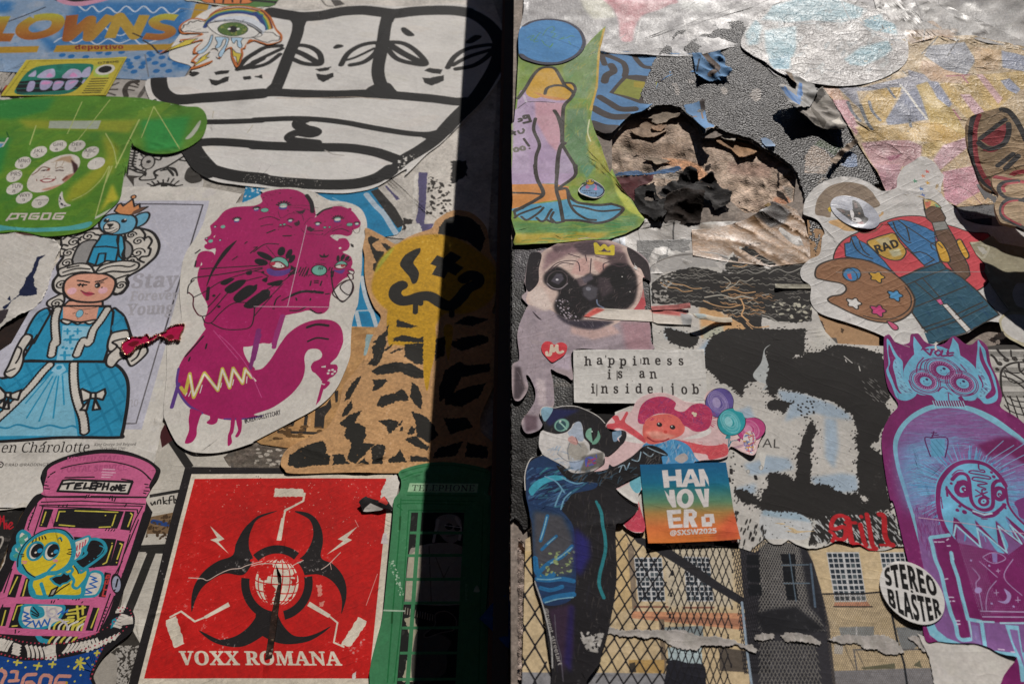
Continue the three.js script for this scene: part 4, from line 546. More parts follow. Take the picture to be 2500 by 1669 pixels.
    S(c, "w31 -1423 4338 0 0", M); S(c, "w13 -1363 3915 16 -13 ; -9 -7 12 -9", K); S(c, "~ w14 -1583 2857 65 35 89 -11", K); S(c, "~ w20 -1607 2999 71 30 90 -11", K);
    D(c, "w23 -1450 3867", Wt); specks(c, "-2234 4571 436 6 441 -406 -222 -531 -410 254", 60, 3, 9, '#3a1024');
    T(c, '@CREATURISTICART', "-1936 2088 249 84 -260 -49", '#241f22', 'monospace', 'bold');
    S(c, "w5 -1767 4139 -7 -295 -20 -625 ; -268 -7 619 -1", '#c8a9b6');
  } });
sheet({ name: 'leopard_cat_cutout', label: 'kraft-paper cat with black leopard spots and a dripping yellow smiley face', category: 'poster', layer: 6, k: 0.55, lifts: [["-1604 1680", 40, 1.6], ["-1091 1672", 40, 0.9], ["-1243 4091", 20, 0.8]],
  outline: "-1254 4107 152 -96 57 -55 65 -36 ~ 71 67 91 62 121 62 33 97 101 105 97 26 118 -44 106 -137 37 -162 18 -172 58 -129 9 -164 -16 -245 -24 -119 36 -47 17 -261 6 -85 -13 -271 -55 -167 -58 -183 16 -128 78 -86 22 -85 -53 -127 -299 -31 -235 -18 -472 -4 -352 -13 -67 33 -34 60 31 113 145 107 112 79 60 179 18 206 71 128 69 163 20 145 39 143 17 105 -62 93 -71 180 -42 186 -19 191 -23 104 4 134", base: '#c29667', wear: { grain: 0.2, blot: 0.1 }, draw(c) {
    const K = '#26241f', Y = '#c2941f';
    mottle(c, ['#c8975f', '#d8ac78', '#bd8b55'], 160, 10, 50, 0.25, 2);
    for (const s of ["-1232 3983 25 34 80 -46 -26 -20 -35 -34 16 -66 -34 53", "-1208 3930 65 -92 72 -12 -23 -117 -36 -13 -49 129", "-1113 3931 48 -13 72 -65 -35 -39 -41 38", "-1156 3683 44 26 -17 -115 -20 13", "-636 4044 5 82 43 96 95 57 117 -26 90 -96 52 -162 -34 -159 -117 131 -164 51"]) J(c, s, K, 10, 10);
    B(c, "~ -1136 3569 31 166 99 151 162 115 189 35 174 -44 175 -130 135 -154 45 -177 -29 -185 -96 -133 -141 -61 -143 -1 -72 -152 0 -159 -312 -3 4 159 -65 45 -7 128 -74 82 -77 145", Y, 9);
    for (const s of ["-991 3169 76 1 3 -320 -48 0", "-729 3044 114 24 20 -360 -90 -1", "-704 3003 95 1 13 -280 -17 -152 -11 -158 -17 -1 -29 169 -21 353", "-974 3023 48 1 -1 -148 -16 -17 -19 16", "-536 3005 70 1 -13 -292 -17 0"]) F(c, '~ ' + s, Y);
    mottle(c, ['#dcb03a'], 0, 10, 40, 0.2); B(c, "~ -1128 3582 32 153 100 151 -38 -111 -63 -129", '#a9a83a', 6);
    F(c, "~ -778 3872 0 -55 -30 -65 -14 -55 31 -54 23 -63 -12 -94 -34 -19 -30 74 -57 81 -32 64 30 97 70 66", K);
    S(c, "~ w93 -657 3740 96 -50 124 -81 ; -173 -59 49 127 88 130", K, 0, 'butt'); S(c, "~ w85 -901 3448 -40 -38 -3 -73 51 -54 72 7 78 37 82 1 103 -77 73 -17 68 85 51 98 76 62 2 69 -56 24 -53 -44", K); S(c, "w35 -776 3291 6 -131 ; 34 131 3 -42 ; 252 -15 1 -106", K);
    for (const s of ["-918 3088 78 -34 100 -39 -52 -18 -117 16", "-992 2972 20 69 6 -115 -85 -77 -26 0", "-920 2893 72 35 152 -44 2 -31 -105 7 -123 5 2 33", "-757 2878 63 34 4 -56 -57 -1", "-1051 2852 46 68 40 -56 -19 -78 -17 -110 -29 -55 -69 10 40 77 -23 99", "-832 2832 142 18 14 -216 -57 12 -90 65 -1 77", "-984 2786 60 51 -2 -28 -48 -45", "-942 2748 78 50 31 -5 -96 -53", "-1063 2567 50 54 117 40 129 -15 97 -64 6 -69 -68 -6 -114 60 -167 -33", "-1132 2534 -17 -84 -52 -136 -38 -31 13 103 33 84", "-1047 2491 97 3 18 -21 -76 -89 -32 4 10 53", "-995 2250 25 87 97 32 56 43 46 -62 12 -51 -83 -1 -103 -57", "-746 2470 36 -26 49 -113 -2 -107 -61 55 -32 71", "-1183 2304 14 -60 -32 -81 -36 -11 6 61", "-1254 2088 77 85 80 36 -40 -105 77 -39 17 -87 -26 -58 93 -4 -67 -100 -56 -71 -60 42 16 142 -57 47 3 78", "-971 2116 76 20 76 -19 -5 -49 -59 -71 -22 70", "-788 2132 -12 -54 -20 -5 10 34", "-791 2068 7 -39 -24 -5 1 34", "-740 2208 89 -29 87 -89 38 -97 -62 -59 -92 57 -16 118", "-726 2074 33 -15 -12 -58 -41 4", "-768 1961 80 30 52 -57 51 -38 -15 -28 -107 46", "-1574 1773 5 47 79 62 144 64 34 -76 -4 -38 34 -19 2 -79 -95 -1 -115 -24 -73 13", "-1267 1823 79 6 23 -61 30 -18 -121 -13 2 49", "-997 1882 33 34 67 -13 -4 -67 -9 -84 -67 -1", "-1080 1750 39 47 45 -51", "-863 1762 -3 37 46 19 27 62 38 -80 27 -32", "-718 1824 122 -13 18 -37 -137 -1", "-592 2891 69 23 9 -178 -75 -56", "-460 2870 278 48 1 -56 -205 -92 -81 55", "-507 2584 107 88 62 -43 170 23 2 -75 -211 -56 -53 -147 -104 -83 -6 124", "-494 2332 121 84 184 55 -55 -136 -122 -83 -125 19", "-494 2150 173 2 43 -78 -160 -70", "-521 1887 175 60 -44 -124 -166 -21", "-314 1937 146 -36 2 -95 -159 8", "-459 3047 103 82 170 -33 -122 -71", "-452 2887 191 47 79 -21 -164 -56"]) J(c, s, K, 12, 10);
    specks(c, "-1685 2486 985 449 78 -1226 -945 -10", 60, 2, 7, '#8a6238');
  } });
{ // red print in a black and white border, split by a crack that runs down into the board
  const board = thing('crack_board', 'dark split board seen through the crack in the red biohazard poster', 'board', 0, 0, 0);
  board.position.set(pt("-1482 600")[0] * U, pt("-1482 600")[1] * U + Y0, 0);
  sheet({ parent: board, name: 'broken_face', outline: "-1641 1002 192 2 119 -899 -215 -2", layer: 2.2, mesh: 3, k: 1, base: '#2b1c14', wear: { grain: 0.4, blot: 0.4 }, relief: (x, y) => (vn(x * 300, y * 160) - 0.6) * 0.0012, draw(c) { mottle(c, ['#8a6238', '#1a110c', '#c9bfae', '#5a4028'], 120, 3, 14, 0.6, 1.5); } });
}
sheet({ name: 'red_poster', label: 'red poster with black biohazard sign around a globe, lettered VOXX ROMANA', category: 'poster', layer: 4, k: 0.62, rim: 0.35, lifts: [["-1516 939", 14, 1.0], ["-1486 629", 12, 1.4], ["-1484 310", 14, 1.5], ["-1486 813", 12, 1.0]],
  outline: "-2289 1715 1462 -8 55 -91 -28 -238 -3 -120 0 -501 -1 -648 -1503 -13 13 571 0 731 ; 758 -423 20 -36 26 -41 12 -62 6 -85 5 -114 5 -133 1 -159 -10 -152 0 -90 -22 0 -11 242 -3 158 -4 141 4 107 7 85 -14 55", wear: { grain: 0.14, blot: 0.16, scuff: 0.45 }, draw(c) {
    const R = '#c21d1a', K = '#242021', Wt = '#d9cfbd';
    c.fillStyle = K; c.fillRect(c.x0, c.y0, c.w, c.h);
    F(c, "-2233 1656 435 6 971 5 57 -78 -39 -211 2 -1336 -1443 -12 15 1369", Wt);
    F(c, "-2203 1617 412 8 925 9 19 -274 -4 -1135 -1369 -10", R);
    mottle(c, ['#c21a18', '#d82a24', '#b81a1a'], 0, 10, 50, 0.3);
    clip(c, "-2203 1617 412 8 925 9 19 -274 -4 -1135 -1369 -10", () => { mottle(c, ['#b01816', '#cb2a24', '#a31616', '#d04236'], 320, 8, 46, 0.22, 0.6); specks(c, "-2150 1611 1221 12 50 -549 -1104 327", 160, 2, 7, '#d9857a'); });
    J(c, "-868 1638 -11 -55 -15 -54 -4 -75 52 -76 62 0 27 148 -27 144", '#cfc9c1', 10, 12);
    for (const s of ["-1471 1368 92 -11 68 -51 45 -82 18 -88 2 -110 81 -44 68 -71 37 -78 11 -78 -6 -61 -13 -55 -6 85 -32 81 -61 66 -84 35 -104 -4 -27 50 -21 44 45 53 33 87 1 87 -40 85", "-1587 1372 -110 -33 -40 -32 -55 -76 -33 -108 -7 -87 -88 -41 -75 -69 -41 -87 -6 -93 22 -103 8 80 26 85 60 63 74 36 117 -7 43 101 -37 81 -16 75 6 75 32 77", "-1949 521 91 -68 111 -35 104 4 97 63 -10 9 53 -27 74 -27 85 -4 95 20 78 50 45 48 -81 -47 -74 -22 -71 8 -65 55 -46 67 -21 48 -121 -3 -5 -54 -39 -67 -61 -52 -79 -24 -45 8"]) F(c, '~ ' + s, K);
    const ring = (a0, a1) => { const f = frame("-1510 850 152 5 -181 168"), p = []; for (let i = 0; i <= 20; i++) { const a = (a0 + (a1 - a0) * i / 20) * Math.PI / 180; p.push([f.a[0] + 1.52 * (f.rx * Math.cos(a) + f.tx * Math.sin(a)), f.a[1] + 1.52 * (f.ry * Math.cos(a) + f.ty * Math.sin(a))]); } for (let i = 20; i >= 0; i--) { const a = (a0 + (a1 - a0) * i / 20) * Math.PI / 180; p.push([f.a[0] + 1.17 * (f.rx * Math.cos(a) + f.tx * Math.sin(a)), f.a[1] + 1.17 * (f.ry * Math.cos(a) + f.ty * Math.sin(a))]); } trace(c, [p], true); c.fillStyle = K; c.fill(); };
    S(c, "w17 -1375 1004 -325 -3", R); E(c, "-1510 850 184 5 -218 198", R); ring(50, 132); ring(-78, 8); ring(172, 262);
    E(c, "-1510 850 140 5 -168 160", Wt);
    clip(c, [ell("-1510 850 140 5 -168 160")], () => {
      for (const s of ["-1652 937 17 33 64 12 27 -32 3 -43 -30 -16 -10 -32 -37 4 -20 35", "-1591 835 51 1 31 -39 -3 -46 -15 -46 -15 -19 -18 49 -19 46", "-1422 868 39 9 3 -47 -28 -5", "-1539 1011 30 0 -5 -16", "-1416 908 31 8 2 -39 -26 7", "-1424 736 32 31 -2 -38"]) J(c, s, R, 10, 10);
      const f = frame("-1510 850 140 5 -168 160"); c.save(); c.transform(f.rx, f.ry, f.tx, f.ty, f.a[0], f.a[1]); c.strokeStyle = R; c.lineWidth = 0.045; for (const k of [0.25, 0.6, 0.86]) { c.beginPath(); c.ellipse(0, 0, k, 1, -0.15, 0, 7); c.stroke(); } for (const k of [-0.75, -0.42, -0.05, 0.3, 0.62, 0.86]) { c.beginPath(); c.ellipse(0, k + 0.1, 1, 0.16, -0.08, Math.PI, 6.283); c.stroke(); } c.restore();
    });
    J(c, "-1632 1546 195 -2 14 -62 -206 -4", Wt, 6, 14); S(c, "w12 -1430 1509 9 -3 -1 -57 -116 -78", Wt); S(c, "w11 -1485 1406 -49 -25 -4 -71", Wt); F(c, "-1552 1317 22 -1 4 -170 -33 2", Wt);
    J(c, "-2172 584 61 32 90 -183 -57 -26 -82 142", Wt, 6, 14); S(c, "w10 -2148 608 60 38 102 -67 58 28", Wt); F(c, "-1936 614 136 96 17 -27 -138 -85", Wt);
    J(c, "-958 617 57 -27 -2 -19 -83 -150 -64 12", Wt, 6, 14); S(c, "w9 -1028 421 -65 28 8 128 -54 42", Wt); F(c, "-1279 718 144 -87 -12 -22 -145 80", Wt);
    F(c, "-2024 1253 89 -75 27 -23 -37 -19 90 -92 -107 87 -40 18 44 15", Wt); F(c, "-1029 1260 -62 -87 35 -15 -158 -112 100 104 -39 11", Wt);
    T(c, 'VOXX ROMANA', "-2021 301 996 4 -1020 82", Wt, 'serif', 'bold');
    S(c, "~ w5 -2088 876 89 -5 39 -12 64 44 67 33 65 8 40 21 94 29", '#cbb4a8'); S(c, "~ w5 -1693 961 57 15 66 2 30 -7 ; 42 -80 45 40 38 41 55 32 ; 126 -63 40 33 51 65 20 25", '#cbb4a8'); S(c, "w3 -1180 982 12 -40 ; 304 -29 -52 -218 ; -136 612 28 -51", '#e0a89e');
    F(c, "-862 1132 9 75 21 9 19 -88", '#cfc5c4'); J(c, "-957 251 22 15 1 -42 -17 -4", '#cfc9c4', 6, 8); for (const s of ["-1249 831 28 8 17 -78 -24 -8", "-1219 715 34 8 -3 -30 -27 -12"]) J(c, s, '#d98a7c', 12, 8);
    D(c, "w8 -1745 1629 -33 11 ; 15 0", '#57504a');
  } });
sheet({ name: 'torn_black_flap', label: 'curled black and red paper flap torn from the red poster\'s top right corner', category: 'paper scrap', layer: 6, rim: 0.5, lifts: [["-1022 1453", 26, 4], ["-874 1437", 24, 5]], torn: [6, 12],
  outline: "-1037 1435 36 46 103 -36 28 36 26 -27 44 -69 -3 -11 -44 21 -51 -27 -107 -1 -11 26", base: '#1d1b1c', draw(c) { F(c, "-905 1436 35 49 35 -57 -13 -17", '#c43a34'); F(c, "-993 1394 35 35 105 -51 -152 -15", '#c9c4bd'); } });
sheet({ name: 'pink_telephone_box_cutout', label: 'pink telephone box cut-out with a yellow winged creature calling, rising from a blue starred hat', category: 'poster', layer: 6, k: 0.66, rim: 0.4, lifts: [["-2375 591", 22, 1.2], ["-3276 1636", 20, 0.8]],
  outline: "~ -3274 1636 1 55 29 46 102 59 147 45 124 13 140 -16 150 -57 93 -62 34 -38 -3 -55 -20 -54 -16 -63 -9 -62 60 -85 9 -17 -7 -120 -23 -247 -28 -290 ~ 44 -9 52 -35 32 -60 -4 -81 -88 -95 -52 -79 -22 -98 0 -137 -693 -6 -172 494 72 318 10 95 -16 160 23 208 32 104 44 31 -2 44", wear: { grain: 0.1, blot: 0.07, scuff: 0.1 }, draw(c) {
    const K = '#1c181c', P = '#c9628e', Y = '#d2ba2e', T2 = '#2c8fa6', Yl = '#c8bc4a', Wt = '#d3ccc2';
    c.fillStyle = K; c.fillRect(c.x0, c.y0, c.w, c.h);
    F(c, "~ -3237 1632 -6 50 42 46 96 50 142 33 134 7 149 -24 123 -50 64 -54 3 -46 -16 -82 2 -89 -343 -3 -356 3 -29 82", P);
    F(c, "-3210 1457 713 3 8 -99 -7 -17 -13 -302 -20 -239 -10 -183 -30 -126 -116 -38 -678 38 -57 163 157 108 15 221 -17 316 12 59 24 70", P);
    mottle(c, ['#d27099', '#b95680'], 0, 5, 20, 0.3);
    T(c, 'UNITED STATES', "-3136 1748 406 22 -409 15", '#b4527f', 'sans-serif', 'bold'); T(c, 'POSTAL SERVICE', "-3150 1660 458 23 -465 27", '#b4527f', 'sans-serif', 'bold');
    S(c, "~ w8 -3155 1690 68 26 120 24 123 13 133 -24 113 -45 93 -77", K); S(c, "w8 -3215 1641 25 23 ; -29 -37 -5 -9 ; 118 0 201 7 ; 196 -15 78 -13 7 -13 ; 95 41 24 -18", K); S(c, "w7 -3224 1582 -4 0 ; 0 -27 25 -4 ; -17 -23 32 -1 ; 663 17 31 0 ; -36 -27 31 -1 ; -31 -16 17 -5 ; -26 76 24 -4", K);
    S(c, "w8 -2859 1690 80 -3 ; -81 -21 93 -5 ; -86 -16 69 -2 ; -68 -19 57 0", '#dba6bd');
    F(c, "-3127 1510 12 84 45 8 441 -16 -7 -93", Wt, K, 13);
    S(c, "w14 -3106 1565 74 12 ; -33 -7 -1 -38 ; 52 39 -1 -41 42 4 ; -41 37 41 5 ; -40 -23 30 3 ; 34 18 -4 -41 33 5 ; 13 40 1 -47 ; -4 -1 38 5 ; -35 41 31 2 ; -31 -24 29 3", K); S(c, "w13 -2866 1575 -3 -52 ; 3 52 27 -4 -2 -21 -25 -2 ; 45 27 0 -50 ; 30 49 2 -47 ; -34 21 32 4 ; ~ 32 -3 -7 -18 14 -11 12 13 -10 16 -9 0", K); S(c, "w12 -2729 1522 -3 40 26 -38 -3 41 ; 13 -6 3 -42 28 3 ; -31 39 26 2 ; -23 -22 20 2", K);
    for (const s of ["w7 -3193 1465 276 8 ; 31 0 403 -5 ; -728 -46 266 13 444 -23 ; -713 -16 40 5 653 -3", "w7 -2916 1482 -5 -24 ; 20 25 -4 -21 ; 153 13 -2 -22 ; 14 22 9 -35 ; 18 18 -2 -22 ; 88 -26 -4 -17 ; -451 9 -2 -18 ; 29 18 0 -18 ; 26 21 1 -16", "w7 -3197 1389 656 -19 7 -26 ; -650 -168 -5 213 ; -50 -172 2 189 ; 725 -10 -23 -95 -13 -102 ; 34 93 -32 -250 ; 2 140 -9 -285 ; 7 88 -25 -104 ; 36 -140 -34 -247 ; 5 262 -19 -248 ; -685 382 -8 -217 ; 27 249 3 -164 ; 20 -84 5 -164"]) S(c, s, K);
    D(c, "w10 -3246 1337 2 -30 0 -26 2 -26 5 -25 5 -21 744 101 -1 -34 -1 -34 -2 -26 -1 -25 -3 -21 -24 -273 7 -9 -48 -223 -2 -23 -1 -22 -1 -23 -1 -22 1 -30", K); S(c, "w6 -2716 1210 4 13 ; 15 -15 4 13 ; 15 -13 5 11 ; 14 -13 4 13 ; -308 10 1 8 ; 225 -298 6 20 ; 13 -20 3 16 ; -79 -239 4 11 ; 19 -15 2 18 ; 14 -14 4 12 ; -158 -36 3 15 ; -17 -15 -1 13 ; 37 10 2 4 ; 155 -25 5 7 ; -344 -205 2 4 ; -21 -11 -5 22", K);
    for (const s of ["-3178 1370 66 -2 -2 -139 -56 4", "-3081 1373 213 6 239 -23 -12 -131 -215 0 -220 9", "-2620 1358 64 -4 4 -143 -67 8", "-2914 1162 288 -16 7 -192 -198 -28", "-2619 1140 52 -10 -1 -176 -52 -2", "-3221 887 52 -5 7 -158 -54 5", "-3141 860 445 52 48 -16 -10 -165 -479 1", "-2640 908 44 -10 6 -166 -44 4", "-3232 660 61 -1 7 -125 -95 5", "-3143 684 469 -7 -2 -171 -465 18", "-2649 664 41 -3 0 -152 -47 2", "-3174 474 486 -3 -7 -55 -364 4"]) F(c, s, K);
    S(c, "w8 -3157 1346 2 -81 ; -1 -17 -1 -1 ; 128 105 -38 -1 3 -73 ; 27 -29 104 -8 ; -29 117 293 -9 ; -10 -20 -2 -81 ; -83 -14 74 4 ; 110 105 15 -13 -8 -89 ; -69 -143 -5 -122 -19 -12 ; 72 151 17 -8 -6 -106 ; -164 323 1 0 ; 165 -347 1 -1 ; -547 -128 8 -104 ; -76 123 -13 -117 ; 12 -114 7 -97 ; 85 136 -27 -8 1 -90 ; 10 -43 28 3 ; 479 120 -12 -127 ; -22 586 1 -1 ; -472 -375 -1 -2", Yl);
    // contents of the lower windows
    clip(c, "-3143 684 469 -7 -2 -171 -465 18", () => { F(c, "~ -3076 675 -14 -45 8 -60 46 -44 74 -10 95 34 35 75 -30 52", Wt, T2, 16); S(c, "w8 -3083 630 40 -15 -23 -15 40 -15 -38 -15 52 -7 -26 -30 37 38 28 -44 8 44 27 -44 6 52 32 -37 1 45 ; 41 30 22 23 6 -23 27 30 -1 -22", '#2b5fae'); F(c, "~ -3038 668 0 -45 26 -37 42 0 29 23 -30 52", T2); S(c, "w6 -3028 660 49 -44 ; -57 22 60 -33 ; -46 10 42 -18", K); for (let i = 0; i < 9; i++) { c.save(); c.translate(i * 30, -i * 3); S(c, "~ w11 -2882 505 -4 37 15 23 31 15", i % 2 ? Yl : Wt); S(c, "~ w11 -2741 507 1 44 32 37 38 16", Yl); c.restore(); } S(c, "w12 -2794 640 94 23 ; -102 -46 69 8 ; -55 -30 34 4 ; 32 -11 -31 83 ; 51 -53 -17 60 ; -79 -98 50 0", Yl); S(c, "~ w10 -2943 661 23 -52 33 -15 19 30 -23 30 -26 -8 0 -22 23 -7 ; 14 -23 63 -22 37 -29 10 -37", '#b9b1b9'); });
    clip(c, "-3174 474 486 -3 -7 -55 -364 4", () => { S(c, "~ w24 -2943 476 30 -29 45 -11", T2); for (let i = 0; i < 7; i++) { c.save(); c.translate(i * 36, 0); S(c, "w13 -2863 418 6 29 14 22", i % 2 ? Wt : Yl); c.restore(); } });
    // telephone handset, creature
    F(c, "~ -2865 990 40 17 28 32 -14 25 4 66 40 17 59 -25 34 -57 -21 -49 -63 -65 -39 -20", K, T2, 16); S(c, "~ w6 -2724 1097 31 -16 -8 -41 -17 -20", T2); D(c, "w8 -2736 1003 -24 -20", T2);
    F(c, "~ -2736 895 40 17 46 -24 16 -70 -18 -70 -69 -12 -29 3 7 78", Wt, T2, 14); S(c, "w7 -2731 880 48 -16 -27 -8 40 -15 -46 -16 50 -23 -68 -16 49 -23 -55 -8", '#2b5fae');
    F(c, "~ -3236 1184 -35 15 -16 -32 19 -58 27 -49 -33 32 -11 -25 18 -32 25 -8 -39 16 2 -33 18 -16 40 1 24 41 4 82 -21 49", Wt, T2, 18); D(c, "w35 -3253 1142 14 17 -2 -42 -2 -51 -8 -47 -1 110", '#4a9a86');
    F(c, "~ -2902 1120 38 26 46 21 16 -29 -11 -41 -18 -17 4 -41 -18 -41 -33 -12 -13 69", Wt, T2, 12); S(c, "w7 -2873 1096 6 -33 ; 8 50 8 -41 ; 9 49 5 -33 ; 9 50 3 -37 ; -42 -103 -12 16 ; 15 25 14 -25 ; 6 33 -1 -24 ; -31 32 1 25", '#b8455a');
    F(c, "~ -3090 860 63 33 70 8 66 25 32 16 51 -47 51 -78 7 -78 -143 -5 -143 -1 -53 65", Y, T2, 22); S(c, "~ w18 -3028 822 29 -47 22 -38 ; -116 108 -5 -32 37 -46 16 -30", T2); F(c, "-2951 737 5 43 33 23 -12 -58", '#a39a8a', K, 8); S(c, "w7 -2930 738 37 46 46 40", K);
    F(c, "-2980 858 30 20 32 4 11 24 27 -16 25 12 19 -39 -27 -32 -27 -8 -10 -16 -41 16", K, T2, 10); F(c, "~ -2873 942 15 24 29 -24 33 -39 37 24 13 -48 -16 -47 -25 -39 -33 15 -4 39 -33 39 5 32", Y, T2, 14); S(c, "w5 -2853 950 31 -32 14 -23", K);
    F(c, "~ -3214 955 -13 64 12 86 58 67 80 34 86 -11 63 -50 41 -82 7 -73 -21 -52 -48 -37 -64 -8 -70 -34 -61 33 -44 23", Y, T2, 24); S(c, "~ w6 -3217 939 -19 80 16 90 59 76 80 34 94 -13 71 -61", K); S(c, "~ w15 -3192 951 46 -52 64 -42 60 20 17 40 25 40", T2); S(c, "~ w6 -3190 955 51 -56 58 -32", K);
    for (const s of ["-3134 1052 22 66 40 -114", "-3033 1053 24 62 41 -114"]) { const q = pt(s); void q; } 
    E(c, "-3137 1054 20 56 28 -91", '#1f6f8a', T2, 14); E(c, "-3141 1052 14 46 18 -78", Wt); E(c, "-3127 1057 18 45 16 -70", K); D(c, "w34 -3108 1057", '#2a8fc0'); D(c, "w16 -3132 1043", Wt);
    E(c, "-3033 1055 21 52 24 -87", '#1f6f8a', T2, 14); E(c, "-3036 1049 15 46 17 -78", Wt); E(c, "-3022 1058 18 41 15 -68", K); D(c, "w31 -3001 1052", '#2a8fc0'); D(c, "w14 -3022 1037", Wt);
    S(c, "w6 -3175 1134 -3 -16 ; 17 29 5 -21 ; 12 29 10 -20 ; 7 26 11 -19 ; 6 22 16 -21 ; -130 -116 19 -1 ; -10 -15 14 2 ; 277 54 21 4 ; -12 -21 18 1 ; -26 -13 28 -6 ; -114 121 14 -9 9 -16", K); S(c, "w7 -3197 979 26 -2 ; -19 -10 19 -2 ; 169 28 30 -4 ; -23 -8 23 -2", '#cf7f96'); S(c, "~ w6 -3014 1144 12 13 17 -21", T2);
    S(c, "w9 -2621 865 2 20 14 2 4 -18 -17 -4 ; 1 -16 -1 -23 18 0 -2 27 ; -13 -39 0 -27 18 -2 ; -15 -10 1 -31 18 -2", '#b83a3a');
    E(c, "-2542 826 17 40 24 -101", K); E(c, "-2543 825 13 33 16 -78", '#9aa0b4'); S(c, "w9 -2543 858 2 -51 ; -1 -23 -2 -3", K);
    // plaited hat brim and hat
    F(c, "~ -3311 343 173 1 147 -28 136 10 130 26 116 33 75 29 18 -15 -19 -85 -18 -84 7 -136 -676 -6", '#123f86');
    F(c, "~ -3366 501 184 -24 151 -35 146 -20 137 8 98 26 91 52 57 52 34 60 -26 45 33 12 53 -26 36 -60 -6 -74 -56 -59 -96 -58 -127 -44 -163 -34 -172 -1 -148 31 -183 26", K);
    F(c, "-2503 524 -5 59 30 22 4 -59", '#2c8fa6');
    const tuft = (s, n, dx, dy, len, cx2) => { const q = pt(s); for (let i = 0; i < n; i++) { c.beginPath(); c.moveTo(q[0] + dx * i, q[1] + dy * i); c.quadraticCurveTo(q[0] + dx * i + cx2, q[1] + dy * i - len * 0.5, q[0] + dx * i + cx2 * 1.2, q[1] + dy * i - len); c.strokeStyle = Wt; c.lineWidth = 17; c.lineCap = 'butt'; c.stroke(); } };
    tuft("-3167 452", 5, 19, -3, 70, -14); tuft("-3079 420", 4, 3, -18, 18, 44); tuft("-2997 414", 7, 28, -3, 78, 34); tuft("-2813 415", 6, 4, -14, 20, -46); tuft("-2756 362", 6, 24, 5, -62, 22); tuft("-2665 435", 5, 22, 7, 60, 26); tuft("-2581 421", 7, 24, 13, 50, -22); tuft("-2491 546", 5, 6, 18, 16, 44); tuft("-2452 598", 5, 14, 2, 50, 16); tuft("-2500 635", 4, 4, 14, -8, 40); tuft("-3262 465", 7, 19, -2, 75, 12);
    const red = []; along(poly("~ -3327 490 146 -17 152 -36 144 -13 137 8 98 26 91 52 57 52 36 66 -20 34 35 4 41 -22 35 -53 ; -910 -221 143 -13 147 -27 138 1 130 30 114 37 74 34 91 55 48 60 ; -113 -133 -19 -57 -5 -85 -3 -88", false, 8), 26, (x, y) => red.push([x, y])); c.fillStyle = '#a8384a'; for (const q of red) { c.beginPath(); c.arc(q[0] + (rnd() - 0.5) * 6, q[1] + (rnd() - 0.5) * 6, 4 + rnd() * 2.5, 0, 7); c.fill(); }
    S(c, "w10 -3037 306 47 -4 ; -29 15 3 -29 ; 107 -1 47 -4 ; -20 18 -2 -39 ; 65 34 38 -1 ; -18 14 3 -32 ; 237 90 27 3 ; -14 12 2 -29 ; -114 -43 57 -7 ; -37 35 17 -73 ; -1 66 -35 -60 ; 2 53 55 -59 ; 2 67 8 7 ; -69 -61 -1 -7", Yl); D(c, "w13 -3076 313 119 -39 259 9 145 12 -546 -28 465 -75 26 38", Yl);
    for (const s of ["~ w18 -3121 254 26 0 22 -11 10 -21 -5 -26 -1 -21", "w16 -3033 246 16 2 20 -3 6 -44", "w16 -3028 190 52 3", "w17 -2882 232 -52 -3 -13 -21 1 -36", "w17 -2922 182 27 3 22 -15", "w17 -2842 170 -3 39 11 19 32 -2 21 -12 2 -43", "w17 -2673 223 -67 2 -9 -18 0 -36", "w17 -2727 182 44 0"]) { S(c, s, '#b8962c'); c.save(); c.setLineDash([9, 13]); S(c, s, '#c98a7e'); c.restore(); }
  } });
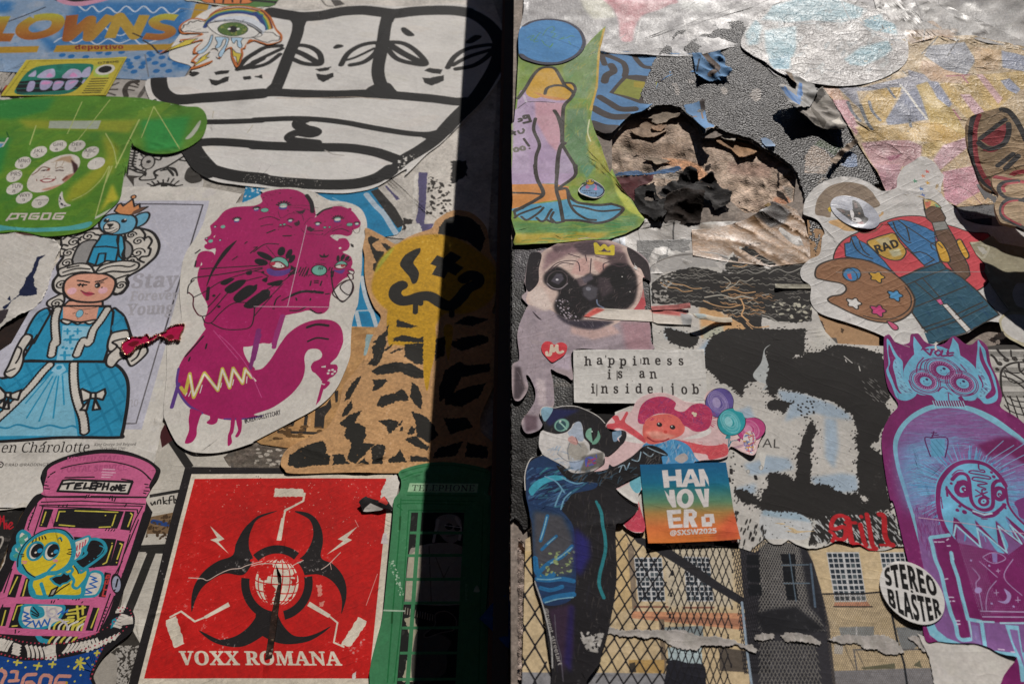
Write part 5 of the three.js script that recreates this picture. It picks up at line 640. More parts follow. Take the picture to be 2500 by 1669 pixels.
sheet({ name: 'green_telephone_box_poster', label: 'green telephone box picture with a grey seated guitarist behind its panes, half in shade', category: 'poster', layer: 8, k: 0.55, rim: 0.3,
  outline: "-786 1670 ~ 38 37 108 40 134 20 143 -9 135 -27 76 -38 10 -71 -14 -108 32 -26 9 -68 -16 -339 -17 -394 -1 -572 -655 -6 4 572 4 560 -5 172 2 51 35 62 2 81", base: '#3d7f54', draw(c) {
    const G = '#3d7f54', Dk = '#1f6a3a', K = '#181a18';
    mottle(c, ['#468a5e', '#347449'], 120, 10, 50, 0.25, 0.5);
    S(c, "~ w7 -769 1675 131 47 133 20 143 -8 199 -53 ; -550 -185 484 0 ; -523 -41 501 -3 ; -487 -73 -4 50 462 -4", Dk); S(c, "~ w8 -780 1616 83 46 77 24", Dk);
    F(c, "-702 1591 478 3 -9 -73 -479 0", '#9cc39c'); T(c, 'TELEPHONE', "-686 1529 437 4 -434 45", '#2a3a2c', 'serif');
    S(c, "w7 -753 1466 10 -224 1 -560 5 -482", Dk); S(c, "w6 -693 1379 10 -636 -13 -543 ; 3 1179 468 0 ; 37 40 3 -1215", Dk); S(c, "w11 -746 1327 2 -94 ; 0 -582 2 -74", '#16502b');
    F(c, "-674 1360 411 4 3 -1250 -419 -4", K);
    specks(c, "-674 1360 75 1 20 -1182 -95 -1", 60, 4, 20, '#2f302d');
    // grey figure behind the panes
    F(c, "~ -502 1253 4 68 67 30 69 -12 33 -51 -4 -93 -28 -50 -45 -9 -46 33", '#8a857c'); S(c, "~ w16 -489 1304 -11 -77 -11 -83 ; 143 178 33 -76 -4 -84", '#b0aaa0'); E(c, "-413 1257 25 0 -26 24", '#111'); E(c, "-356 1245 21 1 -22 20", '#111'); S(c, "w5 -442 1266 114 -16", '#d9d5cc'); S(c, "w6 -423 1186 53 5", '#5a544c');
    F(c, "~ -666 1060 38 41 88 26 90 9 90 -8 77 -65 8 -223 -10 -131 -345 -4 -41 69", '#8f8a80'); F(c, "-668 1043 71 50 24 -145 -29 -219 -69 7 1 132", '#aea793'); S(c, "w5 -489 1029 59 -143 32 79 ; -141 145 38 -396", '#5e594f'); J(c, "-665 607 56 16 34 -89 37 -145 -42 -188 -68 -1 36 260", '#a9a48c', 10, 12); F(c, "~ -587 497 82 37 138 -71 -18 -73 -14 -141 -181 -48", '#4a4842');
    F(c, "-678 682 225 -51 -5 -52 -217 58", '#2c261f'); for (let i = 0; i < 12; i++) { c.save(); c.translate(i * 16, -i * 4); S(c, "w3 -663 679 -1 -42", '#b9b3a4'); c.restore(); } F(c, "~ -468 639 71 16 59 -52 -11 -67 -84 -23 -83 -30 -15 22 60 59", '#241d1a', '#6a645c', 6);
    // green glazing bars
    for (const s of ["w21 -615 1371 -2 -424 3 -796", "w21 -302 1374 -6 -534 -4 -686"]) S(c, s, G, 0, 'butt'); for (const s of ["w17 -673 1207 430 4", "w17 -675 1039 429 9", "w17 -678 871 430 8", "w16 -676 709 427 6", "w16 -675 544 424 6", "w15 -676 381 427 5", "w15 -677 216 427 7"]) S(c, s, G, 0, 'butt');
    F(c, "-298 1383 88 1 -1 -1229 -88 -1", G); T(c, 'P', "-288 818 15 0 -16 26", '#9ab89a'); T(c, 'U', "-287 789 15 0 -16 25", '#9ab89a'); T(c, 'L', "-286 762 15 0 -15 23", '#9ab89a'); T(c, 'L', "-285 735 15 0 -15 23", '#9ab89a'); F(c, "~ -231 805 18 32 17 -31 -2 -16 -32 0", '#a3b39a');
    S(c, "w9 -805 658 136 -2", '#a9bfa9'); specks(c, "-798 994 43 16 78 -251 -27 -16", 160, 2, 9, '#a9c4ab');
  } });
sheet({ name: 'corner_sticker', label: 'dark blue sticker with orange letters in the shaded corner at the foot of the gap', category: 'sticker', layer: 22, rim: 0, lifts: [["-29 748", 50, 3], ["-22 414", 50, 4]],
  outline: "-7 758 -52 -26 -61 -47 -71 -93 74 -67 91 -115 25 -18 13 202", base: '#1d4a86', draw(c) { S(c, "w26 -97 604 61 66", '#a8622a', 0, 'butt'); T(c, 'OJGOG', "-82 597 54 62 -67 -49", '#5a2c18', 'sans-serif', 'bold'); } });
{ // brown batten, plus a dark board added in place of the corner shade
  const p = thing('batten_and_shade_board', 'narrow brown wooden batten and an added dark board standing in for the shade between the two walls', 'batten', pt("-34 765")[0] * U, 3.2, 0);
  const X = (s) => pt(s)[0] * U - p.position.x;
  part(p, 'board', new THREE.BoxGeometry(0.019, 4.6, 0.014), plain(0.10, 0.085, 0.075, 0.85), -0.0045, 0, 0.0075);  // dark strip put where the wall is only in shade
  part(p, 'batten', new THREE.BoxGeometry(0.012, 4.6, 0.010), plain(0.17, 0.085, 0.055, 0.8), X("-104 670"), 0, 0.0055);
}

// ---------- right wall: plaster, tar coat, raw edge ----------
const SHINY = { rough: 0.62, bump: crumple, bumpSize: 0.22, bumpScale: 0.00026, spec: 0.5 };
const R0 = { wall: 'R' };
sheet({ ...R0, parent: rightWall, name: 'old_render', outline: "-7 6493 2343 39 2515 41 -2239 -6954 -2600 -23 -24 2383 ; 751 1935 152 249 152 99 209 15 67 -96 63 -118 30 -140 97 1 88 48 169 -79 165 -179 99 -109 22 -119 -64 -252 -146 -73 -111 -42 -106 -11 -59 80 -68 122 -120 62 -214 -3 -282 38 -162 170", layer: 0, mesh: 30, k: 0.3, base: '#8d8178', wear: { grain: 0.3, blot: 0.4 }, draw(c) {
  mottle(c, ['#a3988d', '#6e6258', '#c1b7ab'], 700, 10, 60, 0.3);
  F(c, "-111 2816 1165 179 -96 -1071 6 66 -176 -1256 -864 -9", '#1c1a19');
} });
sheet({ ...R0, parent: rightWall, name: 'bare_plaster', layer: -15, mesh: 2.2, k: 0.8, thick: 0.2,
  outline: "669 3994 81 107 145 135 113 63 295 28 96 -109 52 -213 95 36 99 -45 129 -45 104 -102 102 -101 117 -175 50 -42 -11 -150 -121 -268 -80 -21 -216 -52 -131 -2 -94 129 -126 121 -97 20 -188 -44 -219 -105 -162 100 -16 231 -16 241", base: '#b5a08f', wear: { grain: 0.34, blot: 0.3, scuff: 0 },
  relief: (x, y) => { const n = fbm(x * 34 + fbm(x * 60, y * 60, 2), y * 60 + 4, 4) * 7, f = n - Math.floor(n); return 0.0014 + (Math.floor(n) + sstep(0.85, 1, f)) * 0.00045 - 0.0012 + (fbm(x * 170, y * 260, 3) - 0.5) * 0.0013 + (vn(x * 330, y * 380) - 0.5) * 0.0006; },
  mat: { rough: 0.95, bump: granular, bumpSize: 0.3, bumpScale: 0.0010, spec: 0.15 }, draw(c) {
    mottle(c, ['#bfab98', '#a08a78', '#b49f8c', '#c6b4a2'], 260, 10, 50, 0.35, 2, -0.2);
    B(c, "1097 3737 174 -20 110 -66 69 -151 -92 -55 -89 117 -122 86", '#cf9c78', 10); B(c, "894 3579 296 59 133 -118 5 -86 -152 62 -157 20", '#bdb1a6', 8); B(c, "785 3937 430 -40 154 -157 -214 -3 -245 65", '#a08a78', 14); B(c, "1591 3698 334 -17 -56 -176 -288 61", '#a08678', 14); B(c, "1867 3315 113 2 -3 -103 -130 -22", '#b07f64', 8); B(c, "1945 3442 78 -41 -35 -126", '#a79d93', 6);
    mottle(c, ['#7d6454', '#8f7562', '#e0cbb8', '#6b5547'], 1500, 2, 8, 0.42, 2.2, -0.3); for (let i = 0; i < 60; i++) { let x = c.x0 + rnd() * c.w, y = c.y0 + rnd() * c.h; c.beginPath(); c.moveTo(x, y); for (let k = 0; k < 6; k++) { x += 8 + rnd() * 18; y += (rnd() - 0.55) * 16; c.lineTo(x, y); } c.strokeStyle = '#5a4538'; c.lineWidth = 1.5 + rnd() * 2.5; c.globalAlpha = 0.7; c.stroke(); c.globalAlpha = 1; }
    for (const s of ["887 3734 29 39 25 -10 -36 -29", "970 3757 5 -22 20 11 -13 -17", "1930 3571 22 6 -32 -177 -9 10", "1896 3384 49 -26 21 -83 2 -31 -41 51 -37 31", "1604 3260 29 0 -24 -20", "1417 3652 47 23 -24 -78 -34 -11"]) J(c, s, '#2c201a', 10, 8);
    specks(c, "1257 4327 77 1 423 -284 319 -339 -19 -110 -481 216", 30, 6, 20, '#c9beb0');
  } });
for (const [s, l, lifts, col] of [
  ["979 4170 64 90 101 16 108 -3 37 -46 -19 -37 -75 -25 -26 -36 -70 -25 -39 31 7 40", -8, [["1175 4276", 30, 2.5], ["1277 4217", 16, 3]], '#a99a8a'],
  ["888 4038 68 31 38 102 71 -65 66 22 45 -21 -14 -71 -43 -42 -56 -44 -96 11 -55 25", -11, [["1071 3953", 30, 3], ["909 3997", 20, 3]], '#a58d78'],
  ["1046 4064 82 31 28 -24 -35 -53 -59 5", -7, [["1055 4034", 12, 2]], '#b08f74'],
  ["1528 3988 103 -45 133 -62 50 -90 -27 -34 -120 -37 -15 46 -22 57 -105 78", -9, [["1667 3720", 20, 3], ["1791 3763", 20, 3], ["1528 3901", 14, 2]], '#b08a68'],
  ["1498 4019 86 -36 65 -17 24 -40 -19 -37 -63 34 -69 48", -4, [["1655 3897", 16, 3]], '#b8b0a4'],
  ["1689 3984 70 -33 26 -29 -31 -9 -66 13 -10 35", -3, [["1688 3926", 12, 2]], '#b3aea4'],
  ["965 3704 62 -13 20 -60 50 28 68 21 -42 23 -71 22 -59 5", -10, [["1047 3631", 14, 3]], '#ab9a89'],
  ["1813 3242 37 -30 -12 -31 -58 30", -9, [["1839 3186", 10, 2]], '#a58a5e'],
]) sheet({ ...R0, parent: rightWall, name: 'plaster_flake', share: 'flake', outline: s, layer: l, mesh: 3, k: 0.8, thick: 1.4, rim: 0.4, torn: [7, 9], lifts, base: col, wear: { grain: 0.25, blot: 0.3, scuff: 0 }, mat: { rough: 0.95, bump: granular, bumpSize: 0.16, bumpScale: 0.0006, spec: 0.25 }, draw(c) { mottle(c, ['#8f7763', '#bfae9b'], 40, 4, 16, 0.3); } });
sheet({ ...R0, parent: rightWall, name: 'tar_coat', layer: 3, mesh: 6, k: 0.5, thick: 2.6, torn: [12, 14], rim: 0.5,
  outline: "989 4419 143 443 222 412 552 173 394 -476 488 -295 20 -697 56 -465 -360 -157 -341 -348 -179 -430 -62 209 122 90 21 398 -2 104 0 128 -39 108 -77 109 -78 67 -79 113 -64 22 -127 56 -61 58 -57 -36 -52 -59 -27 93 -28 83 -54 71 -31 73 -81 35 -124 -14 -48 -63",
  base: '#3d3b3a', wear: { grain: 0.3, blot: 0.35, scuff: 0.2 }, relief: (x, y) => (vn(x * 200, y * 180) - 0.5) * 0.0005 + (vn(x * 40, y * 40) - 0.5) * 0.0012, mat: { rough: 0.5, bump: granular, bumpSize: 0.34, bumpScale: 0.0019, spec: 0.45 }, draw(c) {
    mottle(c, ['#4a4745', '#2c2a2a', '#565250'], 260, 5, 30, 0.4);
    for (const s of ["1241 4566 45 8 18 -93 -16 -72 -25 14 -1 86", "1626 4514 37 15 22 -43 -26 -57 -29 13", "1381 4627 51 -22 -13 -36 -43 14", "1843 4417 28 72 57 29 18 -57 -22 -85 -48 -29"]) J(c, s, '#958d86', 12, 10);
    J(c, "2149 3713 79 115 83 -50 44 -113 -47 -75 -49 -84 -147 -1", '#a18f80', 16, 14); J(c, "2245 3829 54 65 108 -50 34 -38 -76 -90 -52 75", '#3a4a2c', 14, 10); J(c, "1854 3849 42 53 49 -64 -42 -52 -55 25", '#8aa0c0', 8, 8); J(c, "2392 3604 112 139 28 -25 -19 -125 -60 -13", '#7387a8', 8, 8);
    J(c, "2128 3594 115 1 -30 -74 -82 -1", '#a0948a', 10, 8); specks(c, "2259 3506 245 -149 -341 -348 -22 343", 160, 5, 26, '#8d8277');
  } });
sheet({ ...R0, parent: rightWall, name: 'raw_edge', layer: 2, mesh: 2.6, k: 0.8, thick: 1.5, torn: [6, 8], outline: "-3 569 22 28 46 -48 28 -41 1 -100 0 -131 -8 -157 0 -122 -9 -205 -66 0 -4 264 -4 31 2 109 -6 112 9 78", base: '#a08f85', wear: { grain: 0.45, blot: 0.35, scuff: 0 },
  relief: (x, y) => (fbm(x * 200, y * 200, 3) - 0.5) * 0.004 - 0.004 * sstep(0.004, 0.0, x - 0.006), mat: { rough: 0.95, bump: granular, bumpSize: 0.13, bumpScale: 0.0018, spec: 0.2 }, draw(c) { mottle(c, ['#b7a89c', '#7d6c62', '#c4b5a6', '#63544b'], 340, 3, 13, 0.5); S(c, "~ w8 5 357 -3 -48 2 -81 7 -34 -5 -44 -2 -50 5 -30", '#cbab8e'); J(c, "8 407 18 0 -12 -40 -6 -45 -6 19", '#2b211b', 10, 10); J(c, "16 525 18 31 31 -31 25 -44 -25 -13 -21 40", '#3a2a1e', 14, 10); } });
sheet({ ...R0, parent: rightWall, name: 'black_coat', layer: 2.5, mesh: 4, k: 0.6, thick: 1.6, torn: [8, 10], outline: "-3 2775 275 3 819 -210 -199 -583 -14 -176 -434 -427 -248 -161 -56 -494 -31 -76 -31 -42 -31 55 -24 20 -25 -21 9 63 -9 900 0 441", base: '#1d1b1a', relief: (x, y) => (vn(x * 160, y * 160) - 0.5) * 0.0005 + (vn(x * 50, y * 50) - 0.5) * 0.0012, mat: { rough: 0.6, bump: granular, bumpSize: 0.3, bumpScale: 0.0006, spec: 0.35 }, draw(c) { mottle(c, ['#312e2c', '#171616', '#3d3936'], 240, 5, 26, 0.4); F(c, "12 2764 275 9 -93 -91 -76 -22 -38 -225 -66 -1", '#39363a'); specks(c, "6 1459 53 -81 27 165 94 -82 -69 -241 -45 158", 40, 4, 12, '#5a5048'); specks(c, "217 1688 142 -58 -2 -59 -108 -1", 20, 8, 30, '#45403c'); } });

// ---------- right wall: silver and painted sheets round the top ----------
sheet({ ...R0, name: 'silver_sheet', label: 'large wrinkled silver-grey sheet with a red drip across the top of the right wall', category: 'poster', layer: 7, k: 0.4, mesh: 9, rim: 1.2, mat: SHINY, lifts: [["1673 4962", 40, 3], ["1046 4930", 40, 2], ["727 4971", 20, 1.5]],
  outline: "86 6304 2220 36 1355 22 -253 -1374 -562 -457 -613 49 -160 116 -64 171 58 -52 -62 152 -57 116 -53 20 -118 -46 -110 -72 -86 -21 -122 -24 -121 -21 -155 8 -155 13 -164 13 -119 14 -49 15 -202 -129 -465 -7 13 441 33 266", base: '#7c797b', wear: { grain: 0.2, blot: 0.35, scuff: 0.5 }, draw(c) {
    mottle(c, ['#6f6c6e', '#8d8a8a', '#7b7882', '#87837e'], 260, 20, 90, 0.3, 1.5, 1.2);
    B(c, "547 5872 276 4 35 -395 -192 -37 -71 151", '#a5a390', 14); B(c, "1414 5886 276 4 -37 -313 -228 31", '#a9aba8', 16); B(c, "1690 5890 547 9 -70 -449 -415 -6 -91 116", '#726e70', 20); B(c, "95 5759 449 7 -126 -309 -238 -20 -76 49", '#6d696b', 16);
    B(c, "~ 782 5840 599 -95 -55 -70 -84 -70 -151 -87 -80 -184 -32 -178 -48 -30 -53 44 1 261 -33 168", '#a8525e', 9); S(c, "~ w53 858 5806 248 -83 273 4", '#b06a74');
    T(c, '#Trashmedville', "1097 5174 624 25 -607 71", '#b9b5b4', 'sans-serif'); S(c, "w8 1065 5434 -61 -325 ; 429 380 11 -342 ; 124 18 39 -63", '#c1bdbb');
    S(c, "~ w6 779 5074 -41 -79 ; 0 0 190 240", '#6a6667'); J(c, "1977 5349 71 -32 -62 -225 -77 -17", '#a9b7c4', 10, 10);
  }, relief: (x, y) => 0.0009 * Math.pow(ridge(vn(x * 16 + 2, y * 8 + 3 + x * 4)), 9) });
sheet({ ...R0, name: 'silver_painted_sheet', label: 'pale silver-painted wall skin with dark cracks filling the top right corner', category: 'poster', layer: 9, k: 0.4, mesh: 9, rim: 1, mat: { ...SHINY, rough: 0.55 },
  outline: "3150 6353 1842 30 -538 -1563 -260 226 -105 61 -177 29 -113 62 -124 -42 -112 70 -309 -116 -172 61", base: '#97938f', wear: { grain: 0.25, blot: 0.35, scuff: 0.6 }, draw(c) {
    mottle(c, ['#8a8683', '#aaa6a2', '#9a958e', '#b5b1ac'], 300, 10, 60, 0.3, 2, 1.0); B(c, "3286 5319 440 23 -82 -162 -390 -70", '#a78a6e', 12);
    for (const s of ["~ w12 3069 5753 81 -119 83 -16", "~ w10 3335 5603 74 -16 23 -101 63 -49 89 -97", "~ w8 3378 5621 138 87 150 90 6 -87 65 -119 68 -33", "~ w10 3660 5448 51 -24", "~ w11 3669 5391 -4 -66 53 -48", "w7 3680 5276 36 -39 ; -265 101 -85 -242"]) S(c, s, '#4a4643');
    F(c, "3493 5446 57 17 48 -106 -15 -20", '#a5825c');
  }, relief: (x, y) => 0.0012 * Math.pow(ridge(vn(x * 50, y * 30 + x * 10)), 6) });
sheet({ ...R0, name: 'yellow_pink_poster', label: 'crinkled yellow and pink painted poster behind the cardboard mask', category: 'poster', layer: 8, k: 0.45, mesh: 6, rim: 0.8, mat: { ...SHINY, bumpScale: 0.0013, rough: 0.68 }, lifts: [["2626 3545", 30, 2.5], ["2482 3962", 20, 1]],
  outline: "2434 4540 204 283 639 383 536 40 396 -153 277 -182 -610 -1774 -355 1 -181 55 -213 -26 -67 45 -271 -3 -132 115 -11 94 -21 121 0 0 -27 142 -31 165 -35 196 -25 175 -33 138 -25 99", base: '#b8a07a', wear: { grain: 0.2, blot: 0.25, scuff: 0.4 },
  relief: (x, y, X, Y) => { const a = pt("2965 3929"), d = Math.hypot((X - a[0]) / 700, (Y - a[1]) / 170); return 0.0042 * Math.max(0, 1 - d) * (0.4 + vn(x * 75, y * 60)) + 0.0014 * Math.pow(ridge(vn(x * 34 + y * 18, y * 20 - x * 12)), 7) + 0.0006 * vn(x * 160, y * 120); }, draw(c) {
    mottle(c, ['#b29a72', '#c2aa84', '#b79f8a'], 160, 10, 60, 0.3, 2, 0.9);
    const q = (s, col, b = 4) => B(c, s, col, b);
    q("2436 4525 125 2 13 -281 29 -269 -71 65 -46 285", '#bf9273'); q("2474 4355 123 2 12 -354 -42 -79 -44 158", '#c28a92'); q("2546 4541 211 -11 392 151 22 90 158 -87 16 -146 -136 27 -117 -116 -164 55 -127 -17 -110 -15 -13 -225 -52 82", '#92929f'); q("2699 4344 98 129 134 45 129 16 -42 -101 -52 -71 -53 -112 -75 -137 -121 -82 -51 80", '#c3a053');
    q("3039 4448 167 103 -21 -186 33 -111 15 -109 -174 -42 -219 -57 1 81 112 179", '#7f8497'); q("3183 4565 102 52 22 -222 85 -138 14 -322 -200 -55 -40 237 18 276", '#b79c55'); q("3296 4625 72 1 35 -300 -38 -42 -58 111", '#8a8ea2'); q("3374 4582 226 106 95 16 411 65 -70 -221 -164 -145 -242 -225 -164 -29 -51 191", '#c0a05a'); q("3499 4454 80 2 55 -264 -91 -15", '#c49aa0'); q("3695 4704 58 16 66 -318 -57 -71 -14 99", '#c49a9a'); q("3871 4633 81 30 44 -144 -53 -58 -54 56", '#8a90a8');
    q("3310 4894 241 -57 107 -134 -105 -118 -239 40 -52 147", '#c1a080'); q("3417 5097 312 52 22 -249 -129 -197 -161 72 -117 181", '#9a9ca4'); q("3786 5087 218 -44 -97 -261 -200 -33", '#c3a47c'); q("4004 5043 165 -75 63 -271 -131 57 -158 58", '#8d93a6');
    q("2580 4029 421 46 226 16 162 -156 -117 -118 -320 60 -340 -18", '#bd9a50'); q("2592 3846 360 31 85 -63 -64 -190 -89 -26 -258 -53 -17 149", '#b98a8e'); q("2742 3696 123 26 -46 -50 -63 -26", '#9c4a66'); q("3041 3826 127 41 37 -51 -130 -116 -67 -1", '#bfa25c'); q("3188 3816 194 93 -12 -104 -136 -128 -132 -125 -20 111", '#bf98a0'); q("2638 3601 198 2 -93 -255 -86 -24 -19 130", '#b98a94'); q("3113 3533 268 77 3 -242 -93 -71 -177 -119 -61 69", '#bd8794'); q("3114 3178 266 178 18 -46 -58 -117", '#c2a47e');
    S(c, "w12 3582 4688 20 -88 ; -146 86 184 17 ; -248 -446 19 -123", '#b8707e'); S(c, "~ w22 2591 4329 12 -111 37 -108", '#5f6470'); S(c, "~ w24 2681 4302 8 -164 11 -147", '#565c66'); S(c, "~ w20 2761 4345 1 -111 35 -115", '#5f6470'); S(c, "w18 2944 4533 32 -128 ; 46 -276 -14 -94", '#5f6470'); S(c, "~ w16 3058 4563 34 -114 27 -141 36 -164", '#d3cfc6'); S(c, "w9 3122 4755 27 -74 ; 372 529 -187 -224 ; 362 210 -158 -237", '#5f5d5d');
    D(c, "w17 2966 3968 108 162 -478 329", '#3a3632'); S(c, "w5 3073 3353 127 49 ; -133 -73 134 49 56 -58 43 -128", '#6a4048');
  } });
sheet({ ...R0, name: 'grey_textured_scrap', label: 'dark grey speckled scrap between the star shape and the mask\'s shadow', category: 'paper scrap', layer: 8.6, outline: "3092 3155 251 49 -22 199 126 -10 114 -255 -239 -269 -142 42", base: '#6d6e70', draw(c) { mottle(c, ['#7e7f82', '#58595d'], 60, 6, 30, 0.4); specks(c, "3092 3155 295 61 -48 -159 -199 -14", 80, 3, 8, '#393a3e'); F(c, "3133 3049 54 -5 144 13 -23 -79 -67 11 -86 26", '#2b2d36'); J(c, "3386 3404 29 -12 -3 -35 -28 11", '#b0343c', 6, 6); } });
sheet({ ...R0, name: 'round_cartoon_sticker', label: 'big round pale sticker with faded blue cartoon print in the glare at top right', category: 'sticker', layer: 11, k: 0.45, mesh: 10, rim: 0.7, mat: { ...SHINY, bumpScale: 0.0012, rough: 0.6 }, lifts: [["2438 4533", 30, 1], ["2024 4845", 26, 1.4]],
  outline: "~ 1864 5074 67 209 116 216 181 172 211 99 253 47 234 -48 165 -136 99 -200 61 -179 -9 -191 -80 -217 -186 -174 -193 -101 -168 -39 -176 8 -174 70 -146 94 -95 141 -94 105", base: '#aaa6a4', wear: { grain: 0.22, blot: 0.3, scuff: 0.5 }, draw(c) {
    mottle(c, ['#b9b5b2', '#9b9794', '#a6a9ab'], 160, 10, 50, 0.3, 1, 1.1); const b = '#86aebb';
    for (const s of ["2225 5654 212 107 300 40 257 -169 -48 -136 -190 -86 -232 29 -244 -37 -183 47", "2958 5463 172 86 -22 -183 -76 -83 -77 80", "2091 5285 276 69 -53 -305 -100 -262 -145 -2 -5 261", "2681 4900 174 173 242 83 -2 -126 -86 -95 -192 -124 -106 13", "3061 5498 149 -98 -15 -147 -125 31", "1924 5234 116 215 42 -99 -76 -258 -77 -17"]) B(c, s, b, 10); mottle(c, ['#b9c6cb', '#98aab2', '#b5b0ad'], 140, 4, 24, 0.5, 3, 1.1); B(c, "2065 4876 180 94 -36 -213 -127 -2", '#6f9fb3', 3); B(c, "2954 5446 65 34 77 -82 -41 -98", '#74a0b2', 3);
    S(c, "~ w10 2116 5450 351 -61 395 72 108 -163 115 -111 162 -29", '#7d8a92'); S(c, "~ w8 2194 4668 97 90 30 121 51 -120 ; -52 -90 88 91 206 -57 ; 211 1047 7 -155 10 -184", '#8d9297'); E(c, "2536 5076 54 17 -51 46", null, '#8d8a88', 6); E(c, "2688 5118 45 16 -43 39", null, '#8d8a88', 6); E(c, "2686 5063 21 8 -16 15", null, '#8d8a88', 5); E(c, "2339 5034 20 8 -19 23", null, '#8d8a88', 5);
    F(c, "2244 4909 143 33 -9 -153 -100 -105 -42 73", '#8c8783'); D(c, "w18 2935 5446 32 17 33 17 15 -17 35 -16 27 34 42 -148 32 17 -74 -34 72 -15 33 17 -144 162", '#cfc8bc');
  } });
// torn blue poster and hanging flaps
sheet({ ...R0, name: 'torn_blue_poster', label: 'torn blue poster with dark brush lines and a green window, left of the bare plaster', category: 'poster', layer: 6, k: 0.6, mesh: 5, rim: 1.0, torn: [6, 12], lifts: [["1474 4657", 26, 3], ["743 3951", 26, 3], ["1028 4238", 22, 2.5]],
  outline: "675 5041 100 -46 366 -25 311 -11 52 -30 -53 -62 7 -151 -76 7 -83 -16 -86 -61 -73 -67 -32 -158 -41 -127 -39 -49 -46 -35 -88 -36 -66 -89 -57 -94 -37 -53 -51 6 -65 45 -62 147 44 221 55 438", base: '#5e8cbc', draw(c) {
    mottle(c, ['#6f9ac6', '#4f7cae', '#7ea4c8'], 120, 8, 40, 0.3); const K = '#4c4544';
    for (const [s, w] of [["~ w41 708 4948 13 -92 7 -45", 0], ["~ w41 753 4933 71 -45 60 -60 12 -90 -14 -74", 0], ["~ w36 974 4944 30 -84 49 -75 99 -6 92 9", 0], ["~ w52 782 4796 14 -74 -58 -60 -21 -74", 0], ["~ w40 1383 4912 17 -15", 0], ["~ w49 671 4386 66 -69 83 -75 113 1", 0], ["~ w57 616 4246 79 -68 76 -33 113 9", 0], ["~ w97 594 4042 92 -45 85 -6", 0]]) S(c, s, K, w);
    F(c, "873 4663 100 17 89 -14 82 16 80 -13 -90 -104 -76 -271 -77 12 -118 69 -119 69 59 102", K); F(c, "893 4627 39 -14 119 -28 -14 -65 -65 -165 -98 48 -95 34 50 94", '#8f9440'); F(c, "1108 4579 28 8 -31 -152 -34 -99 -23 20 13 78", '#8f9440'); F(c, "949 4591 102 -6 -37 -80 -70 14", '#a8983a');
  } });
sheet({ ...R0, name: 'hanging_blue_flap', label: 'narrow blue paper flap hanging over the bare plaster with its tip curled out', category: 'paper scrap', layer: 7, k: 0.9, mesh: 3, thick: 0.5, torn: [5, 9], lifts: [["1455 3912", 62, 17], ["1477 4330", 20, 4]],
  outline: "1315 4291 39 10 80 26 45 18 -2 -64 -7 -122 -7 -131 48 -55 -17 -40 -65 -24 -20 60 -26 105 -21 84 -33 35", base: '#6d93bd', draw(c) { mottle(c, ['#7ba0c8', '#5a80ac'], 40, 5, 20, 0.3); F(c, "1438 4329 50 26 -12 -123 -32 -25", '#4c4442'); S(c, "w11 1360 4140 35 6 ; 48 49 -2 -84", '#9a7f6a'); S(c, "~ w8 1429 3911 59 22 23 40", '#c9b59c'); } });
sheet({ ...R0, name: 'crumpled_blue_scrap', label: 'crumpled blue scrap sticking out under the silver sheet, right of the blue poster', category: 'paper scrap', layer: 7.4, k: 0.8, mesh: 3, torn: [8, 9], lifts: [["1727 4676", 26, 9], ["1468 4606", 22, 6], ["1662 4870", 14, 5], ["1583 4674", 14, 5]],
  outline: "1451 4951 108 -21 116 48 32 -77 -11 -121 21 -45 19 -59 -90 -75 -91 -13 -51 18 -44 7 -10 118", base: '#5f89b4', relief: (x, y) => 0.005 * ridge(vn(x * 70 + y * 40, y * 60)) , draw(c) { mottle(c, ['#7fa5cb', '#4c749e'], 50, 5, 20, 0.4); S(c, "~ w43 1550 4929 35 -91 43 -89 -64 -90 ; -181 253 25 -23", '#6a5c54'); S(c, "w12 1572 4808 65 -134 ; -140 193 -35 -151", '#2b3440'); } });
sheet({ ...R0, name: 'small_blue_chip', label: 'small pale blue paper chip on the black coat right of the plaster', category: 'paper scrap', layer: 9, k: 0.9, mesh: 3, torn: [4, 8], lifts: [["1925 3770", 14, 5]], outline: "1852 3900 35 8 39 -36 21 -57 -13 -34 -62 28 -16 39", base: '#8fa6c4', draw(c) { mottle(c, ['#b9c3cf', '#6f8cb2'], 30, 4, 12, 0.4); } });
